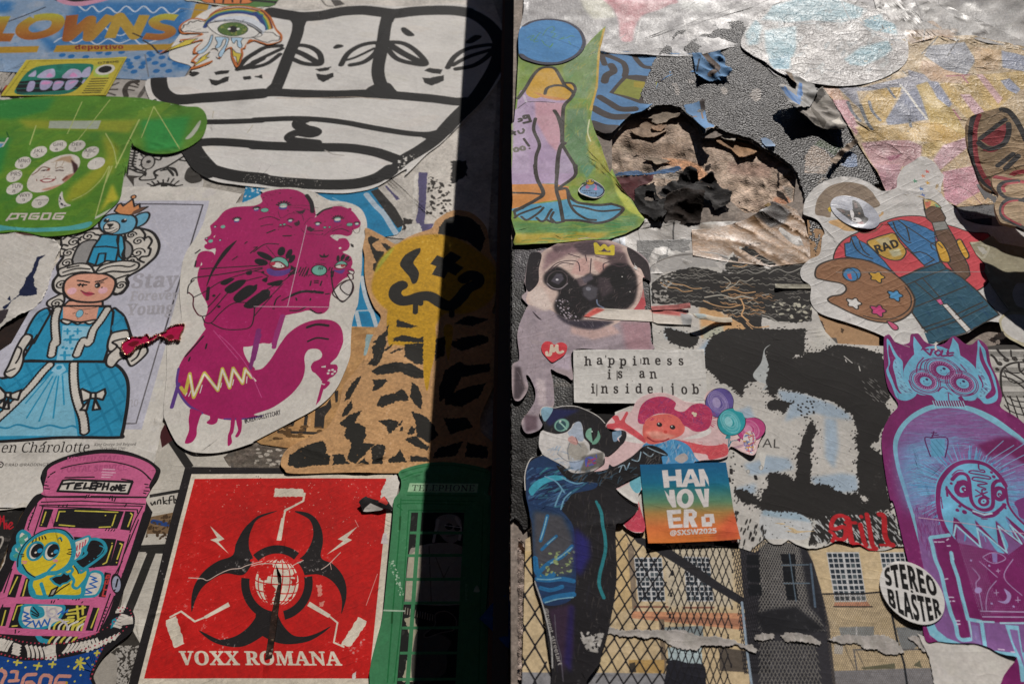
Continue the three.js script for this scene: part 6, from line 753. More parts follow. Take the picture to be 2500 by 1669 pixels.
for (const [label, o] of [
  ['white-blue torn paper flap arching out over a deep black hollow below the round sticker', { k: 0.7, layer: 9, base: '#a7a6a4', outline: "2162 4719 57 -36 64 -73 82 -86 4 -100 -47 -85 -36 -77 -33 -62 -56 -49 -57 -31 -34 51 -24 88 -44 83 4 64 60 29 83 -27 38 114 -30 87", lifts: [["2066 4378", 60, 20], ["2145 4124", 60, 22], ["2361 4410", 20, 4]], draw(c) { mottle(c, ['#bdbcb9', '#8c8a88'], 60, 5, 26, 0.4); J(c, "2156 4712 58 -29 9 -161 -35 -100 -115 -2", '#8b7b6b', 8, 10); for (const s of ["2048 4377 92 -26 62 -97 -42 -96 -60 109", "2259 4581 -17 -201 -60 -140 0 97"]) J(c, s, '#7d9cc8', 10, 10); S(c, "w18 2263 4552 -44 -200 ; -127 26 70 -207", '#5a7fb4'); } }],
  ['grey torn paper flap folded down beside the black hollow, its back turned out', { k: 0.7, layer: 8.5, base: '#9b958e', outline: "2312 4381 114 137 24 -107 25 -139 19 -123 -4 -187 -28 -33 -115 38 -97 71 -107 76 88 58 60 90", lifts: [["2143 4114", 60, 18], ["2419 3987", 40, 10], ["2490 3962", 20, 6]], draw(c) { mottle(c, ['#aea8a0', '#7d776f', '#b9b2a6'], 70, 6, 30, 0.35); J(c, "2321 4381 104 130 7 -100 -91 -113", '#4b4743', 10, 10); J(c, "2395 4040 87 95 -12 -147 -54 -14", '#cfc8bd', 8, 8); J(c, "2289 4255 72 -215 -30 -67 -68 186", '#6a645c', 8, 8); } }],
  ['rolled grey-brown paper tube lying along the edge of the yellow poster', { k: 0.8, layer: 8.8, base: '#9c8b7b', outline: "2291 3590 67 88 109 128 75 40 11 -26 -105 -103 -99 -126 -47 -31", lifts: [["2540 3839", 26, 6], ["2297 3578", 26, 9], ["2415 3716", 20, 6]], draw(c) { mottle(c, ['#5b5048', '#b5a695'], 40, 5, 16, 0.4); } }],
]) sheet({ ...R0, name: 'torn_paper_flap', label, category: 'paper scrap', mesh: 3.5, thick: 0.6, torn: [8, 9], ...o, relief: (x, y) => 0.004 * ridge(vn(x * 50 + y * 30, y * 46)) });
for (const [label, o] of [
  ['black torn sheet with a small bare hole, at the lower left of the plaster', { layer: 4, base: '#262424', outline: "865 3318 42 42 58 17 46 32 6 -94 -4 -93 67 11 -10 -152 -38 -80 -57 -20 -49 78 -46 30 -26 80 ; 86 134 20 13 41 -7 4 -57 20 -52 -38 9 -57 4", lifts: [["871 3261", 26, 4], ["1020 3021", 40, 8]] }],
  ['dark grey flap standing up at the lower middle of the plaster', { layer: 5, base: '#3c3a3b', outline: "1158 3379 35 64 49 65 44 6 35 -42 13 -80 -56 -22 -26 -42 -37 -16", lifts: [["1264 3514", 36, 12], ["1317 3466", 20, 6]] }],
  ['crumpled silver-black foil shred under the dark flap', { layer: 6, base: '#4a4848', outline: "1024 3279 67 68 75 43 9 -52 96 32 59 22 93 59 21 -58 34 -72 68 -51 -22 -82 -46 -37 -67 -36 -25 91 -46 20 -144 39 -115 -27", lifts: [["1422 3446", 40, 13], ["1542 3270", 26, 7], ["1128 3368", 26, 9], ["1295 3266", 24, 6]] }],
  ['glossy dark brown flap below the foil shred, with a hard shadow beside it', { layer: 5.5, base: '#332822', outline: "1081 3238 65 21 50 8 75 -30 73 -1 -27 -152 -26 -104 -124 -6 -123 13 4 124", lifts: [["1223 3255", 70, 13], ["1330 3205", 40, 9]] }],
  ['red-brown cracked paper strip along the left end of the plaster', { layer: 4.4, base: '#6b3a3e', outline: "699 3458 116 12 202 14 -20 -65 -46 -42 -58 -17 -29 -47 -4 -114 -58 71 -66 93", lifts: [["871 3261", 20, 2]] }],
  ['narrow blue paper strip between bare plaster and red-brown paper', { layer: 5, base: '#5a7dab', outline: "714 3469 52 31 132 27 24 -12 16 -27 82 30 89 26 96 23 12 -27 -48 -38 -138 -18 -130 -10", lifts: [["1203 3551", 16, 3]] }],
]) sheet({ ...R0, name: 'charred_scrap', share: 'char', label, category: 'paper scrap', k: 0.8, mesh: 3, thick: 0.7, torn: [10, 8], rim: 0.8, ...o, mat: { rough: 0.95, bump: crumple, bumpSize: 0.3, bumpScale: 0.0005, spec: 0.25 }, relief: (x, y) => 0.0022 * ridge(vn(x * 60 + y * 40, y * 54 - x * 20)), draw(c) { mottle(c, ['#1c1a1a', '#6b6764', c.w > 0 ? o.base : ''], 60, 4, 16, 0.35); } });

// ---------- right wall: posters and cut-outs ----------
function strokesIn(c, s, n, cols, w, len, ang, spread = 0.3, alpha = 0.5) { const l = poly(s); let x0 = 1e9, x1 = -1e9, y0 = 1e9, y1 = -1e9; for (const p of l) for (const q of p) { x0 = Math.min(x0, q[0]); x1 = Math.max(x1, q[0]); y0 = Math.min(y0, q[1]); y1 = Math.max(y1, q[1]); } clip(c, l, () => { c.globalAlpha = alpha; c.lineCap = 'round'; for (let i = 0; i < n; i++) { const x = x0 + rnd() * (x1 - x0), y = y0 + rnd() * (y1 - y0), a = ang + (rnd() - 0.5) * spread, L = len * (0.5 + rnd()); c.strokeStyle = cols[Math.floor(rnd() * cols.length)]; c.lineWidth = w * (0.6 + rnd() * 0.8); c.beginPath(); c.moveTo(x, y); c.quadraticCurveTo(x + Math.cos(a + 0.2) * L * 0.5, y + Math.sin(a + 0.2) * L * 0.5, x + Math.cos(a) * L, y + Math.sin(a) * L); c.stroke(); } c.globalAlpha = 1; }); }
sheet({ ...R0, name: 'green_poster', label: 'green and yellow poster of a lilac long-legged figure with webbed blue feet', category: 'poster', layer: 9.5, k: 0.6, mesh: 7, rim: 0.6, mat: { bumpScale: 0.0005, rough: 0.75 }, lifts: [["737 3430", 34, 5], ["697 3575", 26, 3], ["908 3015", 20, 1], ["-3 2828", 24, 3]],
  outline: "30 5031 54 -184 99 -59 145 2 167 93 88 156 50 96 132 203 -20 -122 -42 -206 -19 -215 -25 -295 -45 -213 -27 -178 21 -133 42 -194 46 -296 19 40 22 -108 35 -83 71 -139 32 -103 39 -80 -43 -70 -105 -75 -111 -53 -153 -10 -192 -29 -298 -24 -9 23 17 75 -32 154 8 192 -11 370 -3 474 19 21 16 288 14 512", base: '#7d9a3c', draw(c) {
    const K = '#37322e';
    mottle(c, ['#6f9258', '#a39c48', '#85974c', '#b09a44', '#71904f', '#5f8a5c'], 260, 12, 60, 0.35, 1.6, 1.2);
    B(c, "534 4976 178 240 -42 -481 -105 -378 -123 -2 -61 376", '#76955f', 10); B(c, "403 4215 157 30 2 -761 -82 -1 -105 308", '#63895c', 10); B(c, "548 3949 122 -256 38 -207 -97 -1 -57 207", '#a3a444', 8); B(c, "484 3572 114 2 -71 -147", '#5a8f6c', 6); B(c, "-4 2982 357 -29 511 106 -8 -111 -274 -69 -386 -26 -184 19", '#5f8c48', 10); B(c, "12 2850 262 25 385 5 -81 -77 -306 -25 -260 -14", '#bda93a', 9); B(c, "693 3502 71 -167 112 -230 38 -92 -117 91 -68 183", '#c9d05a', 5); B(c, "372 4354 118 378 153 215 -73 -448", '#7c9a5c', 8);
    strokesIn(c, "-5 3004 909 67 -172 -255 -720 -52", 160, ['#2f8a52', '#a8b24a', '#6fa45a'], 7, 120, 0, 0.4, 0.5); strokesIn(c, "379 4642 341 542 -28 -1698 -342 -4", 160, ['#4f9a66', '#c2a94a', '#93ad58'], 8, 70, 1.2, 0.8, 0.4); S(c, "~ w25 753 5281 -59 -333 -40 -448 -60 -282", '#c8a63a');
    F(c, "~ 30 4349 62 100 79 -27 236 -68 37 57 -48 -127 -12 -124 -25 -331 84 -238 9 -108 0 15 -14 -60 -91 -97 -32 23 -113 5 -217 -15 -1 212 0 -89", '#b39cbc'); B(c, "161 4309 227 -11 -18 -352 -47 -232 -65 101 -90 261", '#c99aa8', 8); B(c, "-12 4210 95 29 39 -760 -130 -2", '#bfabc8', 8); F(c, "366 3778 77 -200 13 -95 -130 -2", '#b0a0bb');
    F(c, "~ 92 4421 54 188 73 134 63 9 54 -37 49 -175 63 15 32 -100 -29 -100 -45 -15 -78 13 -87 27 -79 -29", '#cfa032'); B(c, "145 4436 122 -55 122 -27 17 -21 -87 -1 -105 34", '#cf8a4a', 5);
    F(c, "-15 3360 217 9 113 -10 80 -17 -4 -129 -191 -37 -142 -48 -71 -23", '#d08a45'); F(c, "-13 3105 134 47 190 31 80 30 62 -57 221 9 93 -39 -53 -91 -89 -57 -116 4 -233 3 -210 9 -55 55", '#57a3c6'); mottle(c, ['#6fb2d0'], 0, 5, 20, 0.3);
    const L = (s) => S(c, s, K);
    for (const s of ["~ w24 30 4349 53 114 72 190 55 83 63 20 54 -26 42 -118 33 -101 60 -85 -20 -71 -46 -71 -19 -83 -11 -255 -7 -117", "~ w22 241 4409 19 71 72 37 79 -20 51 -71", "~ w20 394 4547 62 -6 25 -72 -29 -86", "~ w26 312 4200 28 -81 22 -146 1 -144 16 -12 -30 -39 -23 -127 -12 -170", "~ w22 164 4103 -14 -133 41 -169 -26 -139 -6 -183", "w21 358 3803 85 -225 9 -95", "~ w24 156 3568 15 -146 42 -153 -52 -70 -88 -70 -62 -46", "~ w22 324 3570 -18 -241 21 -151 19 -192", "~ w20 455 3572 -16 -122 -117 -133 56 1 29 -93 62 -57 126 -16 95 13", "~ w15 -6 3272 111 -2 104 -15", "~ w17 386 3295 8 -116 40 -102 76 -67 62 -10", "~ w15 421 3144 93 -27 101 -27 135 19", "~ w19 690 3165 80 -45 -56 -85 -65 -45 -78 -18 -108 21 -109 2", "~ w15 19 3026 -8 68 55 18 ; -55 -97 47 46 134 69 ; -134 -103 31 -33 39 23 55 56 28 46 ; -48 -102 27 -33 31 11 33 79 16 29 ; -33 -107 38 -22 -14 44 20 57 ; -13 -68 31 -38 47 17"]) L(s);
    S(c, "w20 76 4051 50 20 -17 71", K); S(c, "~ w18 109 4142 -33 -7 2 -28 20 6 11 23", K); S(c, "~ w16 37 4067 21 12 -3 22 -18 -6 ; -50 -140 22 -43 ; -25 5 25 28", K); S(c, "~ w15 32 3956 12 -27 21 5 11 28 -7 19", '#55504c'); S(c, "w17 76 3864 37 -81", K); D(c, "w17 118 3754", K); S(c, "~ w16 18 3761 -15 -17 7 -26 21 6 1 26 -14 11 ; 47 16 -14 -16 7 -24 21 3 0 27 -14 10", '#77736a');
    S(c, "w5 29 4226 33 41 36 39 110 5 109 -11", '#2b2628'); S(c, "~ w9 575 4095 -19 -146 17 -104", '#d9dcae'); S(c, "w16 76 4385 17 -77", '#cbbfd0');
  } });
sheet({ ...R0, name: 'blue_oval_sticker', label: 'blue oval with dark rim and green scribble above the lilac figure', category: 'sticker', layer: 11.5, k: 0.6, rim: 0.3, outline: "~ 35 5222 40 106 76 67 105 33 114 -8 103 -48 81 -110 34 -144 -16 -110 -59 -109 -93 -78 -92 -34 -109 -2 -99 40 -73 59 -14 100", base: '#4f8cc4', draw(c) { mottle(c, ['#5c9ace', '#447fb6', '#6aa4d2'], 90, 8, 40, 0.3); S(c, "~ w55 65 5336 86 71 105 31 114 -7 103 -49 86 -114 32 -150 -19 -118 -59 -109 -93 -77 -92 -32 -109 3 -99 40 -73 67", '#4a4a58'); for (const s of ["~ 103 5143 56 32 -29 -64 56 17 ; 29 97 -57 -129 37 1", "~ 233 5177 39 97 48 33 9 -48 -29 -33 37 -16 -29 -64 47 32", "~ 223 5113 27 -63 46 -31 19 48 -28 -63", "~ 363 5115 48 48 -29 -32 47 17 38 32 28 -15 ; -49 -65 17 -47"]) S(c, s, '#5f9a4a', 5); S(c, "w5 169 5240 384 -248", '#3f6fa0'); } });
sheet({ ...R0, name: 'oval_frog_sticker', label: 'small oval sticker of a yellow-faced frog over blue water, on the green poster', category: 'sticker', layer: 11, k: 1.6, mesh: 3, rim: 0, thick: 0.5, lifts: [["501 3219", 30, 3.4]],
  outline: "~ 461 3292 5 22 13 22 12 18 -2 15 12 10 16 6 8 18 14 11 20 5 17 -11 22 -15 29 -29 18 -33 5 -32 -6 -31 -16 -26 -23 -20 -30 -10 -30 1 -36 12 -28 21 -15 24", base: '#d6d2ca', draw(c) {
    F(c, "~ 470 3292 11 35 22 25 22 7 51 18 30 -9 26 -26 11 -35 -3 -28 -19 -31 -31 -22 -30 -6 -35 7 -30 17 -19 22", '#6f93b4'); mottle(c, ['#8aa9c0', '#5f83ac', '#9a9ac0'], 50, 4, 14, 0.3); S(c, "~ w8 473 3301 11 26 22 22 15 7 ; 62 30 29 -20 22 -28 11 -35 -8 -31 -19 -28 -25 -18", '#25283c'); F(c, "~ 575 3390 31 -13 27 -30 10 -27 -18 5 -20 26 -17 8", '#333a58');
    F(c, "~ 524 3372 2 22 13 16 22 2 15 -17 0 -20 -15 -14 -24 -2", '#cfa23a', '#2a241c', 3); D(c, "w20 531 3394 34 3", '#2a211c'); D(c, "w9 531 3394 35 3", '#d9d2c4'); F(c, "~ 490 3367 10 9 21 2 1 -17 -18 -3", '#4f6f5a', '#2a241c', 3); F(c, "521 3356 11 3 3 -14 11 -4 -8 -18 -12 -11 -13 7 2 17", '#b06f94'); F(c, "573 3368 19 -9 4 -17 -3 -18 6 -17 -17 -9 -13 15 17 20 1 17", '#cf7fae');
    T(c, 'VEDG', "487 3279 61 4 -59 12", '#24303c', 'sans-serif', 'bold'); T(c, 'KCS TGO', "495 3254 79 4 -77 12", '#24303c', 'sans-serif', 'bold'); E(c, "585 3269 5 0 -5 10", null, '#24303c', 4); S(c, "w3 574 3235 14 2 ; -3 24 -1 -11", '#24303c');
  } });
sheet({ ...R0, name: 'silver_wrinkled_sheet', label: 'silver-white wrinkled sheet with a vertical tear between green poster and gold foil', category: 'poster', layer: 6, k: 0.5, mesh: 6, rim: 0.8, mat: { ...SHINY, rough: 0.6, bumpScale: 0.0003 }, lifts: [["1101 2995", 30, 2.5]],
  outline: "599 2923 220 47 98 56 75 -32 140 2 155 -9 237 25 255 -30 170 -42 42 -278 -285 -148 -845 -10 -214 162 -86 105", base: '#b0aba6', draw(c) { mottle(c, ['#bdb9b4', '#9a958f', '#a9a49c'], 100, 10, 50, 0.3); F(c, "632 2810 134 58 -3 -105 -49 10", '#c2c8d2'); B(c, "1286 2975 486 -38 -13 -87 -483 38", '#8a7a6a', 12); S(c, "w9 1111 2979 -12 -83 -5 -76 ; -16 -32 -32 -54 -8 -42", '#26221f'); S(c, "w5 856 2948 12 -152 ; -143 31 4 -54", '#7f7a75'); }, relief: (x, y) => 0.0016 * Math.pow(ridge(vn(x * 34, y * 26 + x * 12)), 5) });
sheet({ ...R0, name: 'black_square_print', label: 'plain black square print between the pug and the gold foil', category: 'poster', layer: 7, k: 0.5, mesh: 6, mat: { rough: 0.6, bump: crumple, bumpSize: 0.16, bumpScale: 0.0003, spec: 0.6 }, outline: "845 2817 248 9 131 12 -3 -138 -26 -130 -334 -66 -25 165", base: '#3a3837', wear: { grain: 0.35, blot: 0.3 }, draw(c) { S(c, "w8 1098 2842 -7 -32 -35 -54 -20 -85", '#141312'); } });
sheet({ ...R0, name: 'gold_foil_sheet', label: 'wrinkled brown-gold sheet with sharp folds above the black-haired portrait', category: 'poster', layer: 7.5, k: 0.5, mesh: 4, rim: 0.6, mat: { rough: 0.6, bump: crumple, bumpSize: 0.2, bumpScale: 0.0003, spec: 0.9 }, lifts: [["1799 3173", 50, 7], ["1727 3070", 30, 4]],
  outline: "1227 2917 131 15 161 46 168 80 117 81 -5 34 109 -10 72 -44 39 -134 -1 -196 -27 -169 -275 -44 -319 47 -187 50", base: '#8a6238', wear: { grain: 0.2, blot: 0.35 }, draw(c) { mottle(c, ['#a5763f', '#6e4a28', '#b98a52', '#4f3620'], 160, 8, 40, 0.4, 3, -0.4); B(c, "1651 3081 182 104 103 -90 -58 -112 -106 -46", '#2a1d14', 10); }, relief: (x, y) => 0.0016 * Math.pow(ridge(vn(x * 30 + y * 34, y * 7 - x * 5)), 3) });  // soft dark patch near the top paints in the shadow on the foil
sheet({ ...R0, name: 'brown_speckled_strip', label: 'narrow tan speckled strip between gold foil and the painter\'s white margin', category: 'paper scrap', layer: 7.2, k: 0.5, outline: "2042 3029 140 -87 -81 -258 -52 -500 265 -165 -29 -127 -375 13 74 674", base: '#b08c68', draw(c) { mottle(c, ['#9a7856', '#c29c76'], 80, 6, 26, 0.35); specks(c, "2042 3029 100 -131 -56 -214 -95 -64", 60, 3, 9, '#4f3c2c'); J(c, "1926 2145 51 -37 0 -74 -65 36", '#3f3634', 14, 10); J(c, "2080 2053 19 -9 -14 -37 -13 9", '#4f3c2c', 8, 8); F(c, "1902 1978 133 -8 1 -63 -140 -2", '#5b5652'); } });
// ---- big black and white portrait
function halftone(c, s, n, len, ang) { const l = poly(s), K = '#2c2a29'; trace(c, jag(l, 10, 9), true); c.fillStyle = K; c.fill(); for (const p of l) for (let i = 0; i < p.length; i++) { const a = p[i], b = p[(i + 1) % p.length], d = Math.hypot(b[0] - a[0], b[1] - a[1]), m = Math.round(d / 9 * n); for (let k = 0; k < m; k++) { const t = rnd(), off = (rnd() - 0.5) * 2, o = off * off * off * 66, nx = -(b[1] - a[1]) / (d || 1), ny = (b[0] - a[0]) / (d || 1), q = 1 - Math.abs(o) / 80; c.save(); c.translate(a[0] + (b[0] - a[0]) * t + nx * o, a[1] + (b[1] - a[1]) * t + ny * o); c.rotate(ang + (rnd() - 0.5) * 0.5); c.fillStyle = K; c.beginPath(); c.ellipse(0, 0, len * (0.5 + rnd() * 0.6) * q, 4.6 * q, 0, 0, 7); c.fill(); c.restore(); } } }
sheet({ ...R0, name: 'portrait_poster', label: 'huge black-and-white halftone face poster with pale blue washes filling the right wall', category: 'poster', layer: 8, k: 0.44, mesh: 11, rim: 0.5, torn: [3, 30], lifts: [["1608 2784", 24, 1.2], ["1776 545", 26, 1.6]],
  outline: "898 2404 25 173 61 57 119 59 139 25 127 -18 79 -32 88 94 112 33 103 3 1 -28 85 -37 67 -51 80 -62 -35 -427 24 -178 53 -90 97 -8 193 -12 72 -337 -107 -166 -126 -145 -29 -510 8 -219 -73 -4 -53 -20 -62 -7 -34 6 -36 30 -43 -4 -55 24 -31 -2 -48 -27 -63 -17 -48 0 -56 22 -38 27 -41 -27 -42 -1 -22 13 -30 40 16 -10 -97 -84 -40 16 -53 10 -84 2 -149 9 -90 6 -260 179 8 675 172 83 82 254 16 202", base: '#c5c1bb', draw(c) {
    const K = '#2c2a29';
    mottle(c, ['#d0ccc6', '#b4b1ad', '#c9c3b8'], 200, 20, 70, 0.3); const bl = '#a3b4c4';
    for (const s of ["1595 1559 132 -15 180 -81 81 -64 16 -49 -129 15 -74 32 -125 -34 -72 -33 46 114 -35 32", "1848 1365 64 -16 -25 -188 -56 -152 -36 75", "1437 1095 150 -21 14 -67 -119 -31 -59 29", "1686 949 178 31 86 -14 -9 -102 -141 -16 -108 64", "1315 1391 100 50 19 -97 -95 -111", "1324 1034 157 47 -16 -105 -119 -16", "1251 872 119 37 -10 -65 -98 -30", "1380 725 186 2 61 -68 -100 19 -150 26", "1227 1947 72 -98 -121 -89 -32 87", "1297 1831 134 -33 101 -26 -110 -44 -102 16", "968 2041 137 -54 -49 -62 -96 24"]) B(c, s, bl, 9);
    for (const s of ["1201 2213 102 11 55 -76 -41 -159 -132 -37", "1358 2148 120 -17 80 -139 33 -61 -282 -3", "1318 1994 212 2 46 -72 -137 -73 -121 34"]) B(c, s, '#cfa575', 7); B(c, "1196 2043 133 39 2 -92 -133 -47", '#b7b8a6', 6);
    F(c, "~ 920 2566 64 63 118 59 139 22 127 -16 75 -30 -53 -92 -150 -2 -229 -54 -104 -92", '#aeaba8'); S(c, "~ w9 923 2577 68 52 110 43 138 17 127 -14 72 -25", '#77726e'); F(c, "1357 2665 42 -21 -29 -52", '#4f6a62');
    F(c, "~ 856 2434 43 -20 6 -108 -37 -97 -25 57", '#b0b0ac'); F(c, "863 2238 25 48 3 -58 -24 -24", '#3f6a66');
    // hair
    J(c, "910 2415 36 40 48 41 94 42 107 32 103 -20 85 -39 59 113 55 74 70 64 80 28 103 6 1 -32 84 -41 67 -52 65 -61 6 -133 -68 -370 -104 -20 -140 18 -66 36 -47 -211 -33 62 -72 91 -102 93 -140 37 -71 18 -231 7", K, 12, 14);
    const wave = (s, col, w) => S(c, s, col, w);
    seed(501);
    const wp = pt("905 2229"), wq = pt("2010 2767"), warm = pt("1428 2293");
    clip(c, "910 2415 36 40 48 41 94 42 107 32 103 -20 85 -39 59 113 55 74 70 64 80 28 103 6 1 -32 84 -41 67 -52 65 -61 6 -133 -68 -370 -104 -20 -140 18 -66 36 -47 -211 -33 62 -72 91 -102 93 -140 37 -71 18 -231 7", () => { for (let i = 0; i < 420; i++) { let cx = wp[0] + rnd() * (wq[0] - wp[0]), cy = wp[1] + (rnd() * 1.25 - 0.2) * (wq[1] - wp[1]); const hot = Math.hypot(cx - warm[0], (cy - warm[1]) * 1.2) < 190, n = 2 + Math.floor(rnd() * 4); if (!hot && rnd() < 0.35) continue; c.beginPath(); c.moveTo(cx, cy); for (let k = 0; k < n; k++) { const nx = cx + 16 + rnd() * 16, ny = cy - 3 + (rnd() - 0.5) * 18; c.quadraticCurveTo(cx + 10, cy + (k % 2 ? 11 : -11), nx, ny); cx = nx; cy = ny; } c.strokeStyle = hot ? (rnd() < 0.7 ? '#b98d62' : '#a9a294') : '#96928a'; c.lineWidth = 2 + rnd() * (hot ? 5.5 : 3.2); c.lineCap = 'round'; c.stroke(); } });
    for (const s of ["~ w6 973 2425 41 -39 58 -9 41 -29 60 10", "~ w6 1005 2446 56 -30 58 -9 56 -29 59 1", "~ w7 1236 2271 68 -38 85 -18 75 20", "~ w8 1247 2300 112 21 69 -28 61 20 70 -19", "~ w7 1362 2351 76 20 70 -29 75 11", "~ w8 1479 2293 11 -77 -24 -67 37 -46", "~ w7 1472 2140 40 -75 40 -18 72 10", "~ w6 1486 2084 47 -65 88 -26", "~ w5 1394 2480 38 -49 -36 -50 63 30 35 40 43 -9 48 31", "~ w6 1467 2583 58 -10 65 32 66 -9"]) S(c, s, rnd() < 0.4 ? '#b9b3a6' : '#cfa374');
    for (const s of ["~ w5 1487 2512 64 31 55 -30 72 32", "~ w5 1519 2635 51 -9 73 32 70 -31", "~ w5 1696 2514 67 42 69 -30 99 52", "~ w5 1664 2596 79 21 71 -20 105 43", "~ w5 1765 2618 83 42 70 -30", "~ w5 1753 2680 62 11", "~ w6 1623 2324 45 10", "~ w7 1597 2151 47 -19 57 -46 59 10", "~ w5 1479 2677 47 11 20 31"]) S(c, s, '#a9a69e');
    specks(c, "925 2505 163 33 -85 -270 -101 -39", 90, 4, 16, '#a8a49e'); specks(c, "1655 2247 287 61 -20 -106 -64 -114 -125 17", 40, 6, 20, '#b9b5a4');
    // lower masses
    halftone(c, "968 2041 82 -36 83 -18 39 -27 -11 -34 -1 -16 -53 -36 -68 17 -66 44 -9 55 -8 -5", 0.8, 9, 0.2);
    halftone(c, "1259 1975 120 56 252 3 218 3 -46 -218 -45 18 -68 -72 -31 -61 -36 -94 -56 -101 -20 49 13 171 20 132 -26 -80 -72 -156 -64 -17 -41 -101 -52 66 -68 50 -82 111 30 141", 1.2, 11, 0.5);
    F(c, "~ 1567 1870 44 36 -46 -54 9 -123 -23 -103 -44 -68 54 34 -72 33 -20 51 61 88", '#b4b8b8');
    halftone(c, "1803 1819 28 36 54 -8 61 27 77 37 137 -16 128 -53 5 -70 -25 -138 -7 -118 -45 -50 25 -65 -45 -81 -58 -79 -15 -39 -36 -16 -20 -31 66 -53 -8 -90 -27 -146 -3 -120 -180 -1 78 71 -56 34 19 87 11 111 27 68 4 108 19 31 -1 120 -25 40 -69 56 -86 41 -63 24 -104 24 -50 24 -79 -76 4 118 49 138 86 19", 1.3, 12, 0.9);
    halftone(c, "1534 1475 64 17 63 -24 35 9 -46 -33 -43 -58 -21 33 -55 -9 -14 40", 0.9, 8, 0.8); D(c, "w13 1705 1452 6 -40 22 49 -21 -82 37 58 -2 -49 -5 -24 21 40 24 58 16 16 -14 -41 0 -32 -6 73 -54 -114 -13 40 72 -8 -27 -40 10 -16 -8 138 -64 -58 20 16 42 -7", K);
    halftone(c, "1756 1332 21 -32 -1 -39 -17 -24 -22 -47 -2 -46 -31 -61 5 -45 -24 -60 -13 -73 37 -7 51 8 44 -36 57 -28 76 8 1 -57 64 -47 -10 -42 -76 -70 -82 -41 -115 -28 -50 122 -88 19 -75 35 -122 5 42 -20 -48 27 -29 14 -72 19 -34 71 34 15 52 -28 54 -57 13 43 50 80 -4 51 53 15 48 -14 51 -36 27 81 15 90 37 62 24 62", 1.5, 13, 0.9);
    halftone(c, "1625 611 68 69 120 50 186 1 104 -26 -2 -164 -88 -14 -116 19 -116 26 -125 -21 -52 -21", 1.6, 14, 1.1);
    F(c, "~ 1380 725 155 2 86 -34 14 -62 -49 -68 -109 -1 -119 12", '#c3c5c6'); B(c, "1383 739 184 -5 80 -68 -90 13 -180 25", '#9db3c2', 6); halftone(c, "1375 774 135 -12 108 -20 28 -49 -80 34 -123 6 -73 6", 0.8, 9, 0.9);
    clip(c, "1635 700 512 33 -37 -205 -507 -5", () => { for (let i = 0; i < 170; i++) { const a = pt("1640 728"), b = pt("2107 515"); c.save(); c.translate(a[0] + rnd() * (b[0] - a[0]), a[1] + rnd() * (b[1] - a[1])); c.rotate(-1.1 + (rnd() - 0.5) * 0.3); c.fillStyle = '#bdbfbf'; c.beginPath(); c.ellipse(0, 0, 11 + rnd() * 8, 3.4, 0, 0, 7); c.fill(); c.restore(); } });
    clip(c, "2115 1683 173 -49 -45 -168 -77 16 -76 82", () => { for (let i = 0; i < 40; i++) { const a = pt("2115 1683"), b = pt("2250 1466"); c.save(); c.translate(a[0] + rnd() * (b[0] - a[0]), a[1] + rnd() * (b[1] - a[1])); c.rotate(-0.9); c.fillStyle = '#8a8784'; c.beginPath(); c.ellipse(0, 0, 14, 2, 0, 0, 7); c.fill(); c.restore(); } }); S(c, "w6 2054 1822 38 -52 ; 36 -26 -1 -35 ; -71 87 3 -18", '#b9b5b0');
    halftone(c, "1090 525 16 34 83 -20 41 -6 -16 -27 -108 1", 0.8, 12, 1.2); clip(c, "1222 745 188 -116 -31 -68 -101 -74 -46 19", () => { for (let i = 0; i < 60; i++) { const a = pt("1221 738"), b = pt("1389 495"); c.save(); c.translate(a[0] + rnd() * (b[0] - a[0]), a[1] + rnd() * (b[1] - a[1])); c.rotate(1.2); c.fillStyle = K; c.beginPath(); c.ellipse(0, 0, 16, 4, 0, 0, 7); c.fill(); c.restore(); } });
    D(c, "w11 1246 1018 15 -29 -20 -81 -27 -80 60 281 18 15 18 -7 -63 -187 62 89 51 129 -87 -115 ; -2 53 -14 -8", K); D(c, "w6 1489 637 13 -34 31 41 10 -47 15 13 14 -20 14 41 -172 -42 -28 54 108 21 30 1 -89 -96", K); S(c, "w15 1246 996 -3 -22 ; -18 -37 2 -15 ; 149 31 1 -15", K);
    T(c, 'AL', "1445 1150 101 -6 -89 67", '#3a3836', 'sans-serif'); S(c, "w11 1425 1187 -5 -35", '#3a3836');
    F(c, "~ 1419 1110 1 -75 -12 -38 21 8 24 75 11 31", '#d3d0ca'); E(c, "1417 1012 11 1 -9 14", null, '#8a8680', 4); E(c, "1340 986 9 0 -7 12", '#c9c5be', '#8a8680', 4);
    for (const s of ["~ w20 1837 695 -28 14 -40 -15 -29 -55 22 -13 45 14 7 -27 -14 -41 -27 -14 -28 14", "~ w17 1729 612 19 -27 -19 -34", "~ w26 1834 695 9 -14 -9 -88 1 -54 23 -7", "w16 1825 667 55 -2", "~ w22 1902 654 -1 -47 0 -54 5 -20", "~ w22 1952 717 -5 -83 -5 -101 14 -20", "~ w24 2020 718 22 -14 -19 -110 12 -53 16 -7", "~ w13 1858 532 23 -6 31 -20 43 1 ; 30 27 72 0"]) S(c, s, '#b3242c'); D(c, "w24 1918 703", '#b3242c');
  } });
